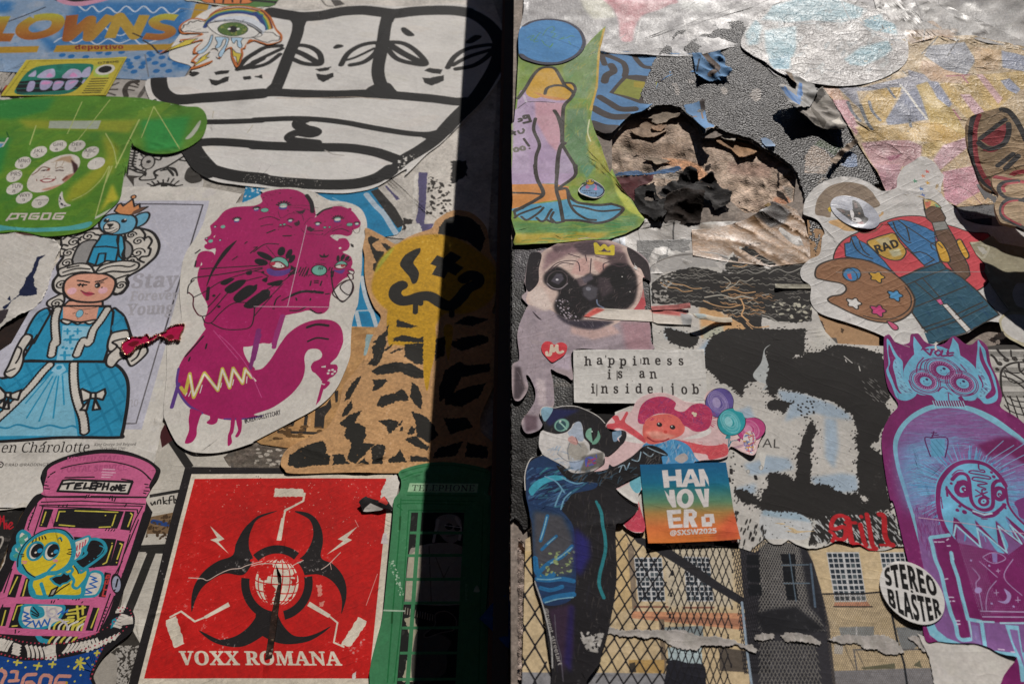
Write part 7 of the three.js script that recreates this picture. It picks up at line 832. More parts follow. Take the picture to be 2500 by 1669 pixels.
sheet({ ...R0, name: 'pug_cutout', label: 'pug photograph cut-out with a small yellow crown drawn on its brow', category: 'poster', layer: 9, k: 0.7, mesh: 7, rim: 0.4, lifts: [["177 1252", 22, 1.5], ["66 1282", 16, 1.2]],
  outline: "~ 80 2445 31 215 45 32 69 27 77 49 93 35 123 25 107 -13 104 -42 74 -42 71 -62 35 -82 -1 -153 -21 20 -29 10 -6 -80 6 -156 -9 -29 22 -132 -5 -144 0 -70 -264 -12 -223 -2 -7 -213 ~ -40 21 -54 25 -41 21 12 -90 5 -108 -5 -74 -51 -58 -21 -95 -33 -32 -52 -11 -26 34 -4 55 44 73 33 73 1 83 -33 93 -21 8 14 -76 -14 -59 -34 -50 -33 2 -14 56 -4 109 3 103 41 44 -11 152 0 50 17 92 40 123 11 20 -36 57 -4 29 29 40 -11 69", base: '#ad9da0', wear: { grain: 0.12, blot: 0.1, scuff: 0.08 }, draw(c) {
    const K = '#262226';
    B(c, "44 2180 216 -16 354 -109 263 3 -3 -214 -623 -155 9 -227 -62 -99 -21 -142 -131 -2 94 274 -122 219", '#a5979f', 6); mottle(c, ['#b8aab0', '#8a7c86', '#a8989a'], 160, 10, 50, 0.3, 0.6, 1.4);
    B(c, "686 2075 200 2 -19 -233 -160 8", '#a8848c', 14); B(c, "761 2564 119 -100 -21 -274 -95 -20 -1 193", '#c07a78', 8); B(c, "786 2285 81 1 -15 -96 -103 -21", '#c4545a', 7); B(c, "373 2090 242 -16 65 -92 -172 -56 -139 53", '#c9aaa4', 10); B(c, "18 1712 34 0 27 -169 -33 -75 -34 -1", '#4a3f44', 6); B(c, "205 1864 159 -61 -4 -122 -95 34", '#c3b3c0', 8); B(c, "72 1362 80 -15 -1 -95 -66 -17", '#6a565f', 7); B(c, "147 1628 55 -17 4 -183 -47 0", '#c7b8bc', 7);
    F(c, "~ 102 2336 68 201 24 145 139 97 185 45 211 -51 126 -156 -4 -253 -71 -175 -167 -152 -213 16 -140 111 -86 37 -79 28", '#d6bdb2');
    B(c, "224 2682 170 98 154 34 180 -62 36 -146 -118 40 -148 61 -138 -44 -107 -84 -61 -83", '#8f7276', 12); B(c, "393 2769 154 34 105 -52 -35 -85 -151 -2", '#4f4046', 10); B(c, "619 2708 135 -19 22 -125 -133 19", '#5c4a4c', 10); B(c, "434 2633 76 11 2 -144 -53 -21 -74 20", '#cfa8a0', 7); B(c, "539 2624 89 -41 32 -81 -68 -21 -49 60", '#c9a097', 7); B(c, "215 2517 114 104 105 -9 -76 -32 -92 -73", '#e0c9be', 5); B(c, "102 2316 67 80 43 -59 49 -135 -51 -39 -94 56", '#dbc9c0', 8);
    F(c, "~ 84 2425 27 235 53 32 30 -31 -20 -124 -5 -121 -52 -80 -22 10", K); F(c, "~ 773 2742 86 -73 46 -82 3 -153 -35 30 -24 81 -49 40", '#332c2f'); B(c, "256 2746 169 45 -33 -65 -107 -43", '#6a5459', 8);
    B(c, "~ 214 2497 76 62 66 -40 57 -70 45 10 46 41 59 -14 63 77 77 31 74 -19 38 -91 -1 -120 -30 -118 -62 -63 -102 -15 -71 28 -59 -29 -53 -76 -64 -6 -85 51 -20 85 32 107 -51 39 -43 49", '#1f1b1e', 8); B(c, "421 2449 52 25 12 -74 -45 -21", '#6a5a5e', 6); B(c, "562 2470 74 -9 23 -119 -77 -59 -24 98", '#3f373b', 9); B(c, "~ 281 2136 92 -46 100 1 142 -8 28 -9 -59 -38 -72 -28 -99 17 -84 46", '#37323c', 8); 
    strokesIn(c, "~ 291 2270 137 179 243 114 122 -180 -8 -117 -136 -98 -159 -1 -61 -95 -148 54", 260, ['#3a3337', '#4a4146', '#141114'], 2.2, 22, -0.4, 1.8, 0.6); strokesIn(c, "~ 102 2336 92 346 324 142 337 -207 -75 -428 -380 -136 -305 176", 420, ['#8f7672', '#d9c6bf', '#6a5458', '#c9b0aa'], 3, 34, 0.7, 1.6, 0.34); strokesIn(c, "37 2161 840 -103 -11 -135 -501 -84 -6 -209 -156 58 43 -259 -167 -194 -60 224", 420, ['#8a7c86', '#c4b8bc', '#6f626c'], 3, 44, -1.3, 0.8, 0.3); specks(c, "276 2260 73 20 80 -208 -113 36", 70, 3, 10, '#a99ea8', 2.2);
    E(c, "293 2435 67 11 -65 74", '#1b1719', '#4a3f42', 8); B(c, "250 2427 39 71 37 0 13 -50 -38 -51", '#4b4650', 4); D(c, "w19 293 2442", '#cfcdd2'); S(c, "~ w7 228 2406 36 -39 51 -4 45 45", '#8d8388'); E(c, "698 2442 56 11 -56 60", '#1a1719'); D(c, "w9 722 2472 43 -133", '#d6d2cc');
    B(c, "455 2369 45 31 58 -29 -12 -89 -45 -29 -42 48", '#4a474e', 6); B(c, "458 2459 61 41 13 -50 -61 -41", '#57505a', 5); D(c, "w34 495 2360", '#7b7a84'); S(c, "~ w8 545 2263 6 -39 34 -28", '#6d7a94'); S(c, "~ w6 222 2497 61 82 76 32 74 -9 12 -82 ; -193 8 76 62 75 -9 ; 122 53 -7 -73 -6 -61 ; 90 32 3 51 39 21 ; 14 -20 58 -20 47 21 ; -275 80 6 -52 ; -119 61 75 -31 ; 106 12 74 -20 61 11", '#4b3b40');
    F(c, "~ 127 2162 25 -28 35 -46 -28 18", '#3a3338'); S(c, "w23 561 2771 4 -85 105 -9 5 74 -33 -32 -24 37 -29 -38 -28 53", '#d6c23c');
    B(c, "527 2191 65 -4 -118 -77 -22 9", '#c85a52', 4);
  } });
sheet({ ...R0, name: 'paper_cigarette', label: 'long white paper cigarette with red tip stuck across from the pug\'s mouth', category: 'paper cut-out', layer: 10, k: 0.9, mesh: 4, rim: 0.6, lifts: [["1146 2108", 16, 2]],
  outline: "460 2117 78 71 155 -5 194 -2 21 -10 108 -3 106 -11 27 -21 -16 -79 -92 3 -120 6 -35 16 -270 12", base: '#dcd3c8', draw(c) { B(c, "452 2117 86 74 54 -14 -104 -67", '#d9635a', 4); B(c, "880 2181 236 -17 -11 -38 -206 26", '#dc7a74', 5); B(c, "1072 2154 77 -18 -16 -79 -57 -6", '#b0b0b0', 5); S(c, "w4 894 2181 -1 -104", '#a08c84'); } });
sheet({ ...R0, name: 'pink_paper_strip', share: 'strip', label: 'short pink paper strip just above the white paper cigarette', category: 'paper strip', layer: 11, k: 1, mesh: 3, thick: 0.6, lifts: [["1134 2203", 22, 4]], outline: "889 2207 250 21 1 -43 -246 -12", base: '#dd8784', draw(c) { mottle(c, ['#e59a95', '#c9706e'], 20, 4, 20, 0.3); } });
sheet({ ...R0, name: 'standing_paper_strip', label: 'cream paper strip standing off the wall with a black wedge of shadow below', category: 'paper strip', layer: 11, k: 1, mesh: 2.5, thick: 0.6, lifts: [["1144 2094", 34, 9], ["1223 2090", 30, 5]], outline: "1142 2106 62 7 191 9 1 -41 -111 -7 -101 -7 -34 13", base: '#c9bca8', draw(c) { B(c, "1146 2108 73 10 11 -28 -60 -19", '#a9b4b4', 3); } });
sheet({ ...R0, name: 'bare_paper_sliver', share: 'strip', label: 'thin pale paper sliver at the left of the painter cut-out\'s palette', category: 'paper strip', layer: 10, k: 1, mesh: 3, lifts: [["1716 2394", 14, 2]], outline: "1717 2412 244 5 -6 -38 -240 -3", base: '#c3bfae', draw() {} });
sheet({ ...R0, name: 'heart_sticker', label: 'red heart sticker with a cream letter M on the pug\'s chest', category: 'sticker', layer: 10, k: 1.4, mesh: 4, outline: "~ 263 1884 -22 23 -35 0 -23 -35 4 -44 24 -40 34 -40 35 19 42 36 19 44 -3 36 -27 18 -28 -5", base: '#d03f48', draw(c) { S(c, "~ w16 215 1824 3 -20 18 2 7 40 4 32 ; 0 -3 10 -42 22 45 ; 0 0 2 -45 14 -13 18 9", '#dcc9b4'); S(c, "~ w11 215 1824 -3 -14", '#dcc9b4'); } });
sheet({ ...R0, name: 'typewritten_slip', label: 'white paper slip typed "happiness is an inside job" under the pug', category: 'paper slip', layer: 10, k: 0.8, mesh: 5, rim: 0.4, lifts: [["370 1446", 20, 1.2], ["1189 1857", 24, 1.2]],
  outline: "379 1841 293 7 349 5 169 4 -13 -218 -7 -135 -4 -49 -399 -11 -396 -2", base: '#d6d3ce', wear: { grain: 0.1, blot: 0.07 }, draw(c) {
    TL(c, 'happiness', "430 1725 642 14 -639 52", '#393533', 'serif'); TL(c, 'is an', "556 1625 335 12 -332 55", '#393533', 'serif'); TL(c, 'inside job', "453 1515 684 10 -681 57", '#393533', 'serif');
    S(c, "w5 578 1801 -1 -15 ; 64 -102 -4 -68 ; 155 161 -2 -35 ; 115 -174 -3 -50 ; -389 63 -4 -84 ; 58 76 -1 -8 ; 565 23 7 -5", '#4a4542'); D(c, "w5 705 1695 24 -85 -148 108 -176 75", '#3b3734');
  } });
sheet({ ...R0, name: 'balloon_doll_cutout', label: 'pink paper cut-out of a red-haired rag doll holding three balloons', category: 'poster', layer: 11, k: 0.9, mesh: 5, rim: 0.5, lifts: [["1364 1087", 16, 1.6], ["558 1287", 16, 1.2]],
  outline: "550 1275 52 77 55 32 36 -3 17 12 39 74 70 44 89 11 65 -20 63 -42 106 -7 ~ 8 35 29 50 71 26 51 -21 22 -62 -9 -73 46 -24 16 -36 66 4 40 -39 1 -47 -36 -56 -27 -54 -22 -54 -28 -17 -48 24 -53 38 -22 -23 -12 -42 -48 -21 -52 -5 -65 -10 -41 -30 -18 -161 -288 -3 7 -229 -45 -35 -47 20 -28 34 26 34 52 36 16 49 -36 19 -76 71 -64 108 -76 -1 95 120 82 70 -16 46 47 43 -58 15", base: '#dcbcbc', draw(c) {
    const Rk = '#d0525a', Hr = '#b8365c', K = '#241f22';
    mottle(c, ['#e2c6c4', '#d2aeb0'], 60, 10, 40, 0.3); F(c, "585 851 145 88 -16 -206 -108 46", '#d9d4cf'); F(c, "~ 664 902 66 44 -7 -94 -32 -15", '#6fb3c4');
    for (const [s, col, lt] of [["1236 1456 86 17 -81 89", '#5d4f94', '#a394bf'], ["1397 1269 85 12 -77 71", '#b8407c', '#d68fb0'], ["1289 1319 84 13 -78 83", '#2c99a3', '#8fcad0']]) { E(c, s, col, '#2a2430', 4); const f = frame(s); c.save(); c.globalAlpha = 0.35; for (let i = 0; i < 60; i++) { const r = 0.35 + rnd() * 0.5; c.beginPath(); c.ellipse(f.a[0] - f.rx * 0.1, f.a[1], Math.abs(f.rx) * r * 0.8, Math.abs(f.ty) * r, 0.2, rnd() * 6, rnd() * 6 + 0.8); c.strokeStyle = lt; c.lineWidth = 2.5; c.stroke(); } c.restore(); c.fillStyle = lt; c.beginPath(); c.ellipse(f.a[0] - f.rx * 0.2, f.a[1], Math.abs(f.rx) * 0.28, Math.abs(f.ty) * 0.36, 0, 0, 7); c.fill(); }
    F(c, "1247 1224 22 0 1 -19 -33 -5", '#2c8a94'); S(c, "~ w4 1254 1205 -1 -35 -8 -31 ; 15 66 3 -27 -13 -31 ; 64 43 -40 -5 -21 -38", '#3f7a8a'); S(c, "w4 1248 1131 94 32 ; -89 -39 81 27", '#a07a94'); F(c, "1302 1197 27 12 -10 -31", '#8a2f5c');
    F(c, "~ 1352 1233 36 24 23 -24 -3 -62 -21 -61 -22 -16 -21 31 -5 61", '#dcd2cf'); strokesIn(c, "~ 1352 1233 36 24 23 -24 -3 -62 -21 -61 -22 -16 -21 31 -5 61", 60, ['#d09a3c', '#4f6fae', '#c04f5c', '#8a6fb0'], 5, 34, 1.6, 5, 0.9);
    F(c, "~ 620 1225 53 1 75 -46 5 -19 -71 11 -57 18", '#e2dcd8'); F(c, "~ 996 1198 82 32 76 40 3 -31 -56 -32 -79 -13", '#e2dcd8');
    F(c, "~ 558 1287 47 17 -17 43 37 5 14 -32 37 61 11 -12 -22 -57 37 -39 61 -62 9 -46 -61 46 -62 46 -39 7 -28 -24 -19 8", Rk); F(c, "~ 943 1190 77 -15 94 -22 65 1 54 12 12 -27 -9 -46 -48 -23 -59 -12 -15 34 -76 14 -86 45", Rk); strokesIn(c, "943 1190 306 -20 -16 -100 -196 29", 160, ['#de7a78', '#b83f4c'], 4, 14, 1, 6, 0.5);
    F(c, "~ 758 1149 93 32 92 9 74 -38 31 -76 6 -60 -306 -3", '#4a90c0'); strokesIn(c, "758 1149 185 41 105 -114 6 -60 -306 -3", 90, ['#7fb4d6', '#2c6a9c', '#a9a4b0'], 6, 40, 1.3, 1.2, 0.6); F(c, "~ 931 1060 55 38 22 -37 -42 -31", '#b3a9a6');
    F(c, "~ 762 1242 15 64 50 48 94 17 76 -31 13 -72 -25 -47 -68 -32 -74 -27 -52 -1 -23 35", '#dc6a60'); mottle(c, ['#000'], 0, 1, 2, 0); B(c, "778 1242 66 9 115 -38 -68 -24 -77 7", '#e89a8a', 6);
    F(c, "~ 744 1353 29 81 64 50 82 9 56 -40 -11 -49 51 -16 59 50 61 8 42 -40 2 -64 -31 -72 -56 -24 -38 7 -24 24 -24 15 -22 48 -50 31 -79 -1 -63 -40 -16 -32 -32 7", Hr); strokesIn(c, "~ 744 1353 29 81 64 50 82 9 56 -40 -11 -49 51 -16 59 50 61 8 42 -40 2 -64 -31 -72 -56 -24 -38 7 -24 24 -24 15 -22 48 -50 31 -79 -1 -63 -40 -16 -32 -32 7", 260, ['#d05a7c', '#8a2c5c', '#7d3a78', '#c2446c'], 4, 44, 0.9, 4, 0.6); for (let i = 0; i < 70; i++) { const q = [pt("869 1387"), pt("1116 1341")][i % 2], a = rnd() * 6.28, r = 75 + rnd() * 14; S; c.beginPath(); c.moveTo(q[0] + Math.cos(a) * r * 0.8, q[1] + Math.sin(a) * r * 0.66); c.lineTo(q[0] + Math.cos(a) * r * 1.1, q[1] + Math.sin(a) * r * 0.92); c.strokeStyle = '#b8365c'; c.lineWidth = 3; c.stroke(); }
    D(c, "w19 1071 1377 8 -16 4 12", '#dccfb4');
    // plain button eyes and stitched smile
    D(c, "w32 865 1295 75 -18", K); D(c, "w9 861 1302 75 -19", '#e2ded8'); S(c, "~ w6 788 1204 37 -27 52 4 34 16", '#8a2430'); D(c, "w22 896 1244", '#c9483f');
    F(c, "723 852 38 0 -25 -195 -19 -55 -49 -4 -36 13 -19 31 30 41 45 29", Rk); F(c, "~ 616 649 27 41 52 29 49 0 -3 -110 -50 -17 -47 13", '#c7465a'); strokesIn(c, "616 649 79 70 49 0 -3 -110 -86 -14", 60, ['#de7a84', '#a83048'], 4, 16, 1, 6, 0.5);
  } });
sheet({ ...R0, name: 'cat_cutout', label: 'black and white cat cut-out in a shiny blue jacket and dark trousers', category: 'poster', layer: 12, k: 0.7, mesh: 6, rim: 0.45, lifts: [["572 621", 20, 1.5], ["179 1395", 16, 1.2]],
  outline: "~ 170 1347 2 40 27 23 56 -4 44 11 80 1 65 -28 65 -43 38 -48 16 -45 22 -17 50 12 32 -16 -17 -62 -86 -89 -30 -15 -6 -45 -63 -53 77 16 15 30 31 -11 100 68 69 66 53 9 50 -20 35 -41 -36 -8 -10 -79 -119 -49 -134 -78 -5 -36 46 -56 65 -47 -5 14 -16 -42 -71 -60 -34 -7 -9 -44 -8 -237 -16 -126 -35 -159 -24 -83 -27 -75 -7 -40 -30 -40 -41 -55 -14 -72 -152 -2 -3 139 -20 143 -20 167 -40 135 -8 128 -10 200 -12 110 -22 118 0 109 33 97 64 24 -16 60 8 85 23 40", base: '#252326', wear: { grain: 0.14, blot: 0.14, scuff: 0.2 }, draw(c) {
    const Wt = '#cfcbc8', K = '#1f1d20';
    strokesIn(c, "179 1412 400 4 87 -190 -201 -260 107 -345 -68 -573 -290 -288 -135 1231", 700, ['#3d3a3a', '#4a4644', '#2c2a34'], 4, 40, 1.5, 0.5, 0.7);
    B(c, "179 1387 86 9 140 -6 -95 -58 -93 -64", '#24284e', 8);
    F(c, "~ 172 1387 27 18 46 -9 -27 -64 -27 -25", '#8ab0c4'); F(c, "~ 589 1248 46 5 -3 -51 -41 -31", '#7f9db8');
    F(c, "~ 167 1236 49 -7 45 -11 53 12 33 32 15 31 39 13 15 -44 1 -62 31 -46 4 -46 20 15 57 -30 -2 -45 -48 -67 -90 -23 -51 6 -49 44 -95 59 -35 45", Wt); F(c, "~ 347 1254 28 47 30 1 10 -63 1 -63 -45 0 -44 46", '#a9b4c4'); B(c, "331 1160 91 1 24 -61 -41 -61 -77 0 -11 60", '#a9a49c', 4); strokesIn(c, "188 1098 91 46 112 -135 -52 -30 -113 74", 60, ['#8aa9c8', '#b4bcc8'], 5, 40, 0.5, 2, 0.7); B(c, "406 1069 123 32 -4 -90 -98 -46 -50 7", '#6a6660', 5); strokesIn(c, "418 1055 79 38 -17 -83 -58 -15", 30, ['#a83a6c', '#4f5ab0', '#7a7470'], 8, 26, 0.6, 2, 0.9); B(c, "328 1031 90 16 -29 -75 -50 7", '#9fb0c8', 4); S(c, "~ w3 265 1083 50 -45 64 -6 52 38 ; -86 106 -21 -62 4 -68 ; 55 115 19 -31", '#6f7480');
    F(c, "~ 326 1183 26 24 32 -31 -8 -31 -32 11", '#c79a94'); S(c, "w3 372 1199 12 -46", '#6a4a4a');
    E(c, "294 1281 44 6 -43 39", '#7fb0a0', '#4a6a6a', 4); E(c, "289 1278 30 7 -31 27", '#35525a'); D(c, "w14 286 1308", '#c9d6d2'); S(c, "~ w7 280 1300 16 -15 25 -32", '#9fc9ba'); F(c, "~ 430 1208 9 39 26 16 -1 -39 4 -62 -19 15", '#7fb09a'); F(c, "~ 464 1154 32 54 8 39 11 -46 -22 -43", '#6fa38c'); D(c, "w11 468 1239", '#c9dcd2');
    // jacket
    F(c, "~ 85 918 13 96 77 53 63 -29 50 -45 49 -73 127 24 26 7 -17 -87 -139 -45 -52 -90 23 -42 35 -68 7 -147 -20 -256 -146 -44 -45 117 -13 194 -8 161 -24 88", '#253a5e'); strokesIn(c, "85 991 203 2 49 -73 140 16 -143 -117 -52 -90 -111 26 -74 0", 160, ['#35578a', '#4a6f9a', '#1b2238', '#3f8a94'], 8, 90, 0.4, 0.8, 0.6); F(c, "~ 100 846 35 51 57 33 64 13 56 -16 -26 -14 -75 -16 -58 -44 -34 -43", '#3fa0b8'); S(c, "~ w7 287 927 49 -28 50 -7 78 44 ; -272 -2 63 -36 42 -65 ; -12 15 -26 -58 -14 -42 ; 89 86 -38 -43 -20 -63", '#6fa4c0'); F(c, "~ 257 1008 69 -44 62 -36 77 38 91 45 32 0 30 -29 -3 -51 -67 -66 -86 35 -100 -1 -62 36", K); strokesIn(c, "257 1001 299 3 38 -7 -46 -132 -186 34", 60, ['#55524f', '#3f5f7a'], 5, 40, 0.5, 1.5, 0.6);
    F(c, "~ 582 1004 72 38 89 76 67 28 50 -19 35 -41 -32 3 -14 -82 -119 -57 -117 -63 -36 36", K); S(c, "~ w5 607 997 32 15 11 -30 22 45 ; 15 23 37 -7 18 60 ; -116 -99 -15 -37 ; 172 167 55 -30 50 -22 ; -133 21 36 -30 20 16", '#9ab4c4'); strokesIn(c, "749 1119 102 -15 -2 -97 -111 -39", 40, ['#5f5c58', '#77716a'], 3, 30, 1.2, 1, 0.7); strokesIn(c, "537 996 203 77 -9 -119 -146 -103", 40, ['#4a6a80', '#6a6864'], 4, 34, 0.6, 2, 0.6);
    B(c, "127 713 154 -26 46 -109 20 -106 -28 -130 -165 -14 -28 155", '#4a4a50', 12); for (const s of ["~ w16 201 686 -20 -82 -19 -68", "~ w14 247 564 -43 -41 -36 -40", "~ w19 330 504 -55 -59 -72 -40 -49 -52", "~ w25 131 430 12 -77 41 -32 41 20", "~ w21 142 315 59 -6 71 7 58 -12", "~ w18 159 265 53 -12 59 19", "~ w24 182 197 58 19 88 13"]) { S(c, s, '#2b6a9c'); } for (const s of ["~ w6 198 679 -16 -69 -20 -67", "~ w6 330 498 -61 -53 -55 -40", "~ w5 142 315 59 -3 65 10", "~ w5 241 557 -43 -41", "~ w5 182 184 64 19 81 10"]) S(c, s, '#7fb0c4'); specks(c, "168 463 180 22 -29 -156 -165 -1", 40, 4, 14, '#8fa06c'); B(c, "346 619 76 -80 2 -93 -58 -116 -28 50", '#2c2a6a', 12);
    S(c, "~ w15 481 758 16 -55 2 -69 9 -68 -1 -80 -19 -78 -18 -65 -6 -63 20 -68", '#2f7f88'); S(c, "w12 472 778 17 -47", '#2f7f88');
    B(c, "193 148 121 31 4 -249 -59 -114 -24 171", '#3a2c3c', 10); B(c, "303 167 28 0 -28 -351 -31 56", '#2c2450', 8); specks(c, "354 0 126 30 -39 -110 -56 11", 90, 4, 18, '#a9a5a0'); specks(c, "355 29 46 1 53 -76 -79 0", 30, 5, 16, '#b9b5b0'); S(c, "w4 229 118 6 -131 21 -81 8 -128", '#5a5560');
    c.save(); T(c, '@tweet_streetart', "174 151 68 -296 -48 302", '#bdb9b4'); c.restore(); S(c, "~ w6 128 302 42 -136 37 -179 6 -143", '#a9a7a4'); S(c, "~ w6 172 1347 1 40 27 22 55 -5 44 11 80 1 65 -27 65 -44 38 -47", '#cbc7c2'); S(c, "~ w5 80 845 0 109 34 97 61 22", '#cbc7c2');
  } });
sheet({ ...R0, name: 'hannover_sticker', label: 'square blue-to-orange sticker lettered HANNOVER @SXSW2025', category: 'sticker', layer: 13, k: 1.1, mesh: 5, rim: 0, lifts: [["738 522", 26, 1.6], ["1226 546", 26, 1.6]],
  outline: "730 1016 242 10 248 12 0 -300 12 -190 -249 -14 -247 -14 -5 275", base: '#0f5f86', wear: { grain: 0.08, blot: 0.03, scuff: 0.05, fade: 0 }, draw(c) {
    const a = pt("972 1026"), b = pt("982 531"), g = c.createLinearGradient(a[0], a[1], b[0], b[1]); g.addColorStop(0, '#0f5c8a'); g.addColorStop(0.25, '#11698a'); g.addColorStop(0.5, '#5f8a6a'); g.addColorStop(0.64, '#b0854a'); g.addColorStop(0.82, '#d0703c'); g.addColorStop(1, '#d87a3a'); c.fillStyle = g; c.fillRect(c.x0, c.y0, c.w, c.h); const W = '#d8d2d0';
    B(c, "1183 682 73 42 -25 -184 -157 -2", '#cf5c3c', 20);
    F(c, "851 980 33 2 0 -41 42 1 0 42 33 1 -4 -113 -32 -2 1 43 -40 -3 -1 -42 -31 -3", W);
    F(c, "999 986 28 2 33 -113 -33 -1 -6 26 -33 -4 -8 -24 -32 -2 ; 61 85 -13 -34 20 2", W); c.fillStyle = W; F(c, "1057 988 31 2 17 -62 -1 -51 -19 51 -2 -51 -27 -2", W);
    F(c, "853 852 23 -41 4 41 28 2 2 -110 -22 -2 -23 47", W); E(c, "963 799 48 3 -43 58", W); E(c, "963 799 19 2 -16 32", '#4f8272'); F(c, "1022 858 34 2 12 -69 7 70 27 2 -16 -114 -27 -4", W);
    F(c, "854 726 78 5 0 -25 -49 -5 -1 -21 43 3 1 -22 -44 -3 1 -22 49 5 -1 -22 -74 -5", W); F(c, "949 731 49 2 20 -18 -4 -28 -17 -14 15 -51 -31 -2 -12 46 -6 -47 -28 -1", W); F(c, "972 709 20 1 -1 -19 -20 -3", '#c27c46');
    F(c, "1039 687 16 2 4 14 49 2 1 -57 -15 -1 -5 -20 -53 -3", W); F(c, "1061 682 23 2 -1 -28 -22 -3", '#c96f40');
    T(c, '@SXSW2025', "857 571 255 16 -253 14", W, 'sans-serif', 'bold');
  } });
function blobStar(c, s, fill, line, w) { const q = pt(s), r = w; c.beginPath(); for (let k = 0; k <= 60; k++) { const a = k / 60 * 6.283, rr = r * (0.84 + 0.17 * Math.cos(a * 5 + 0.6)) * (1 + 0.08 * Math.sin(a * 3)); c.lineTo(q[0] + Math.cos(a) * rr, q[1] + Math.sin(a) * rr); } c.closePath(); c.fillStyle = fill; c.fill(); c.strokeStyle = line; c.lineWidth = 9; c.stroke(); }
sheet({ ...R0, name: 'painter_cutout', label: 'white-edged watercolour cut-out of a headless painter with palette and shirt lettered RAD', category: 'poster', layer: 10, k: 0.6, mesh: 8, rim: 0.5, mat: { bumpScale: 0.0011 }, lifts: [["2027 3119", 26, 2], ["1933 2299", 20, 1]],
  outline: "~ 2021 3085 38 126 77 118 105 84 123 50 104 -9 85 -55 64 -74 48 -1 71 30 31 102 68 110 83 69 89 58 73 -68 21 -108 9 -32 -61 -156 19 -117 41 -79 23 -90 86 -55 102 -20 210 -9 79 -151 -247 -749 -271 43 -79 -1 -122 -75 -33 -19 -200 -84 -28 -54 -161 25 -184 116 -128 67 -158 69 -55 52 -18 81 25 118 -46 69 12 92 71 83 78 53 44 150 27 54 -27 110 -77 49", base: '#cfccc9', draw(c) {
    const K = '#3a3430', Rd = '#cc4c55', Bl = '#3f78ac', Je = '#2f5468', Sk = '#cf9f3a';
    mottle(c, ['#d8d5d1', '#bfbbb7'], 140, 10, 60, 0.3);
    F(c, "~ 2105 3075 32 126 47 81 80 84 121 43 101 -23 58 -64 22 -81 6 -81 -119 -35 -205 -3 -47 -80 -45 11", '#8b7a69'); strokesIn(c, "2105 3075 81 219 199 115 159 -87 28 -162 -324 -38 -92 -69", 120, ['#6f5f52', '#a3917e', '#5c4f46'], 6, 60, -0.4, 1.4, 0.5);
    F(c, "~ 2195 3009 49 -66 55 -32 113 23 116 101 53 46 -6 22 -58 -45", '#d3ab78'); F(c, "2203 3133 24 23 -7 -57 -16 0", '#d1b23c');
    for (const [s, col] of [["3003 3532", '#d0605c'], ["2962 3483", '#d98a6a'], ["2889 3427", '#5a9a7a'], ["2976 3411", '#cfa04a'], ["2912 3345", '#4f78b0'], ["2909 3280", '#6f86c0']]) { const q = pt(s); c.fillStyle = col; c.beginPath(); for (let k = 0; k < 10; k++) { const a = 1.57 + k * 0.628, r = k % 2 ? 8 : 22; c.lineTo(q[0] + Math.cos(a) * r, q[1] + Math.sin(a) * r * 1.2); } c.fill(); }
    F(c, "~ 2152 2633 26 94 73 97 116 77 130 67 107 57 110 35 133 2 95 -55 98 -43 101 -53 122 -32 -102 -245 -16 -102 -26 -91 -94 -69 -55 67 -75 130 -145 19 -189 -99 -51 66 -160 90 -102 20", Rd, K, 7); mottle(c, ['#fff'], 0, 1, 2, 0);
    F(c, "2252 2792 40 11 19 54 33 11 14 -43 39 -32 45 -73 42 -83 37 -98 -39 25 -89 71 -158 40", Bl, K, 6); F(c, "2589 2997 43 17 58 12 65 -21 87 -54 51 -44 -26 -129 -8 -147 -109 -43 -15 31 -47 114 -40 85 -31 97", Bl, K, 6); strokesIn(c, "2252 2792 92 76 177 -329 -286 136", 50, ['#5f94c2', '#2f639a'], 6, 50, 0.8, 1, 0.5); strokesIn(c, "2589 2997 166 8 146 -97 -42 -277 -109 -43", 80, ['#5f94c2', '#2f5f92', '#2a5280'], 7, 60, -0.8, 1, 0.5);
    S(c, "~ w8 2309 2846 10 -96 40 -63 54 -31 ; -57 158 12 -85 29 -41 ; 233 315 7 -99 41 -86 28 -10 ; -34 207 38 -66 -6 -120 ; -41 -75 37 -63 35 -72", K); S(c, "w7 2706 2712 40 11 41 -20 39 -52 -81 -53 ; -50 384 172 -204", K);
    F(c, "~ 2407 2804 64 44 67 28 74 17 20 -75 24 -75 -16 -52 -41 -43 -54 -6 -54 26 -36 41", '#c9a24a', K, 7); B(c, "2468 2837 97 23 31 -64 -96 -23", '#c7b98c', 5); B(c, "2536 2731 81 23 0 -64 -66 -21", '#cfc9a4', 5); T(c, 'RAD', "2445 2699 183 74 -192 -3", '#2d2823', 'sans-serif', 'bold');
    F(c, "2898 3233 42 7 34 -23 25 -86 10 -78 -17 -34 21 -154 23 -273 -12 -82 -46 -43 -38 22 -36 142 -9 255 5 110 -27 44 7 90", '#6a5040', K, 7); strokesIn(c, "2907 2929 80 12 37 -431 -46 -43", 60, ['#7d604c', '#54402f'], 6, 60, -1.1, 0.3, 0.5); F(c, "2900 3001 96 18 5 -77 -105 -24", '#93938f', K, 5); F(c, "~ 2899 3228 40 8 41 -25 25 -57 -24 0 -37 11 -37 -23 -19 -12", '#c9b06a', K, 5); B(c, "2901 3210 50 12 -22 -57 -34 -24", '#c9705a', 3); B(c, "2969 3200 33 -40 -31 0", '#6fae94', 3);
    F(c, "~ 2873 2799 36 22 23 -85 -3 -94 -27 -16 -33 15 -4 73", Sk, K, 8); F(c, "~ 3020 2822 32 17 9 -48 8 -95 -22 -37 -18 15 -10 74", Sk, K, 8); S(c, "~ w6 2879 2810 -37 -11 -4 -43 30 -31 ; 20 74 19 -42", K);
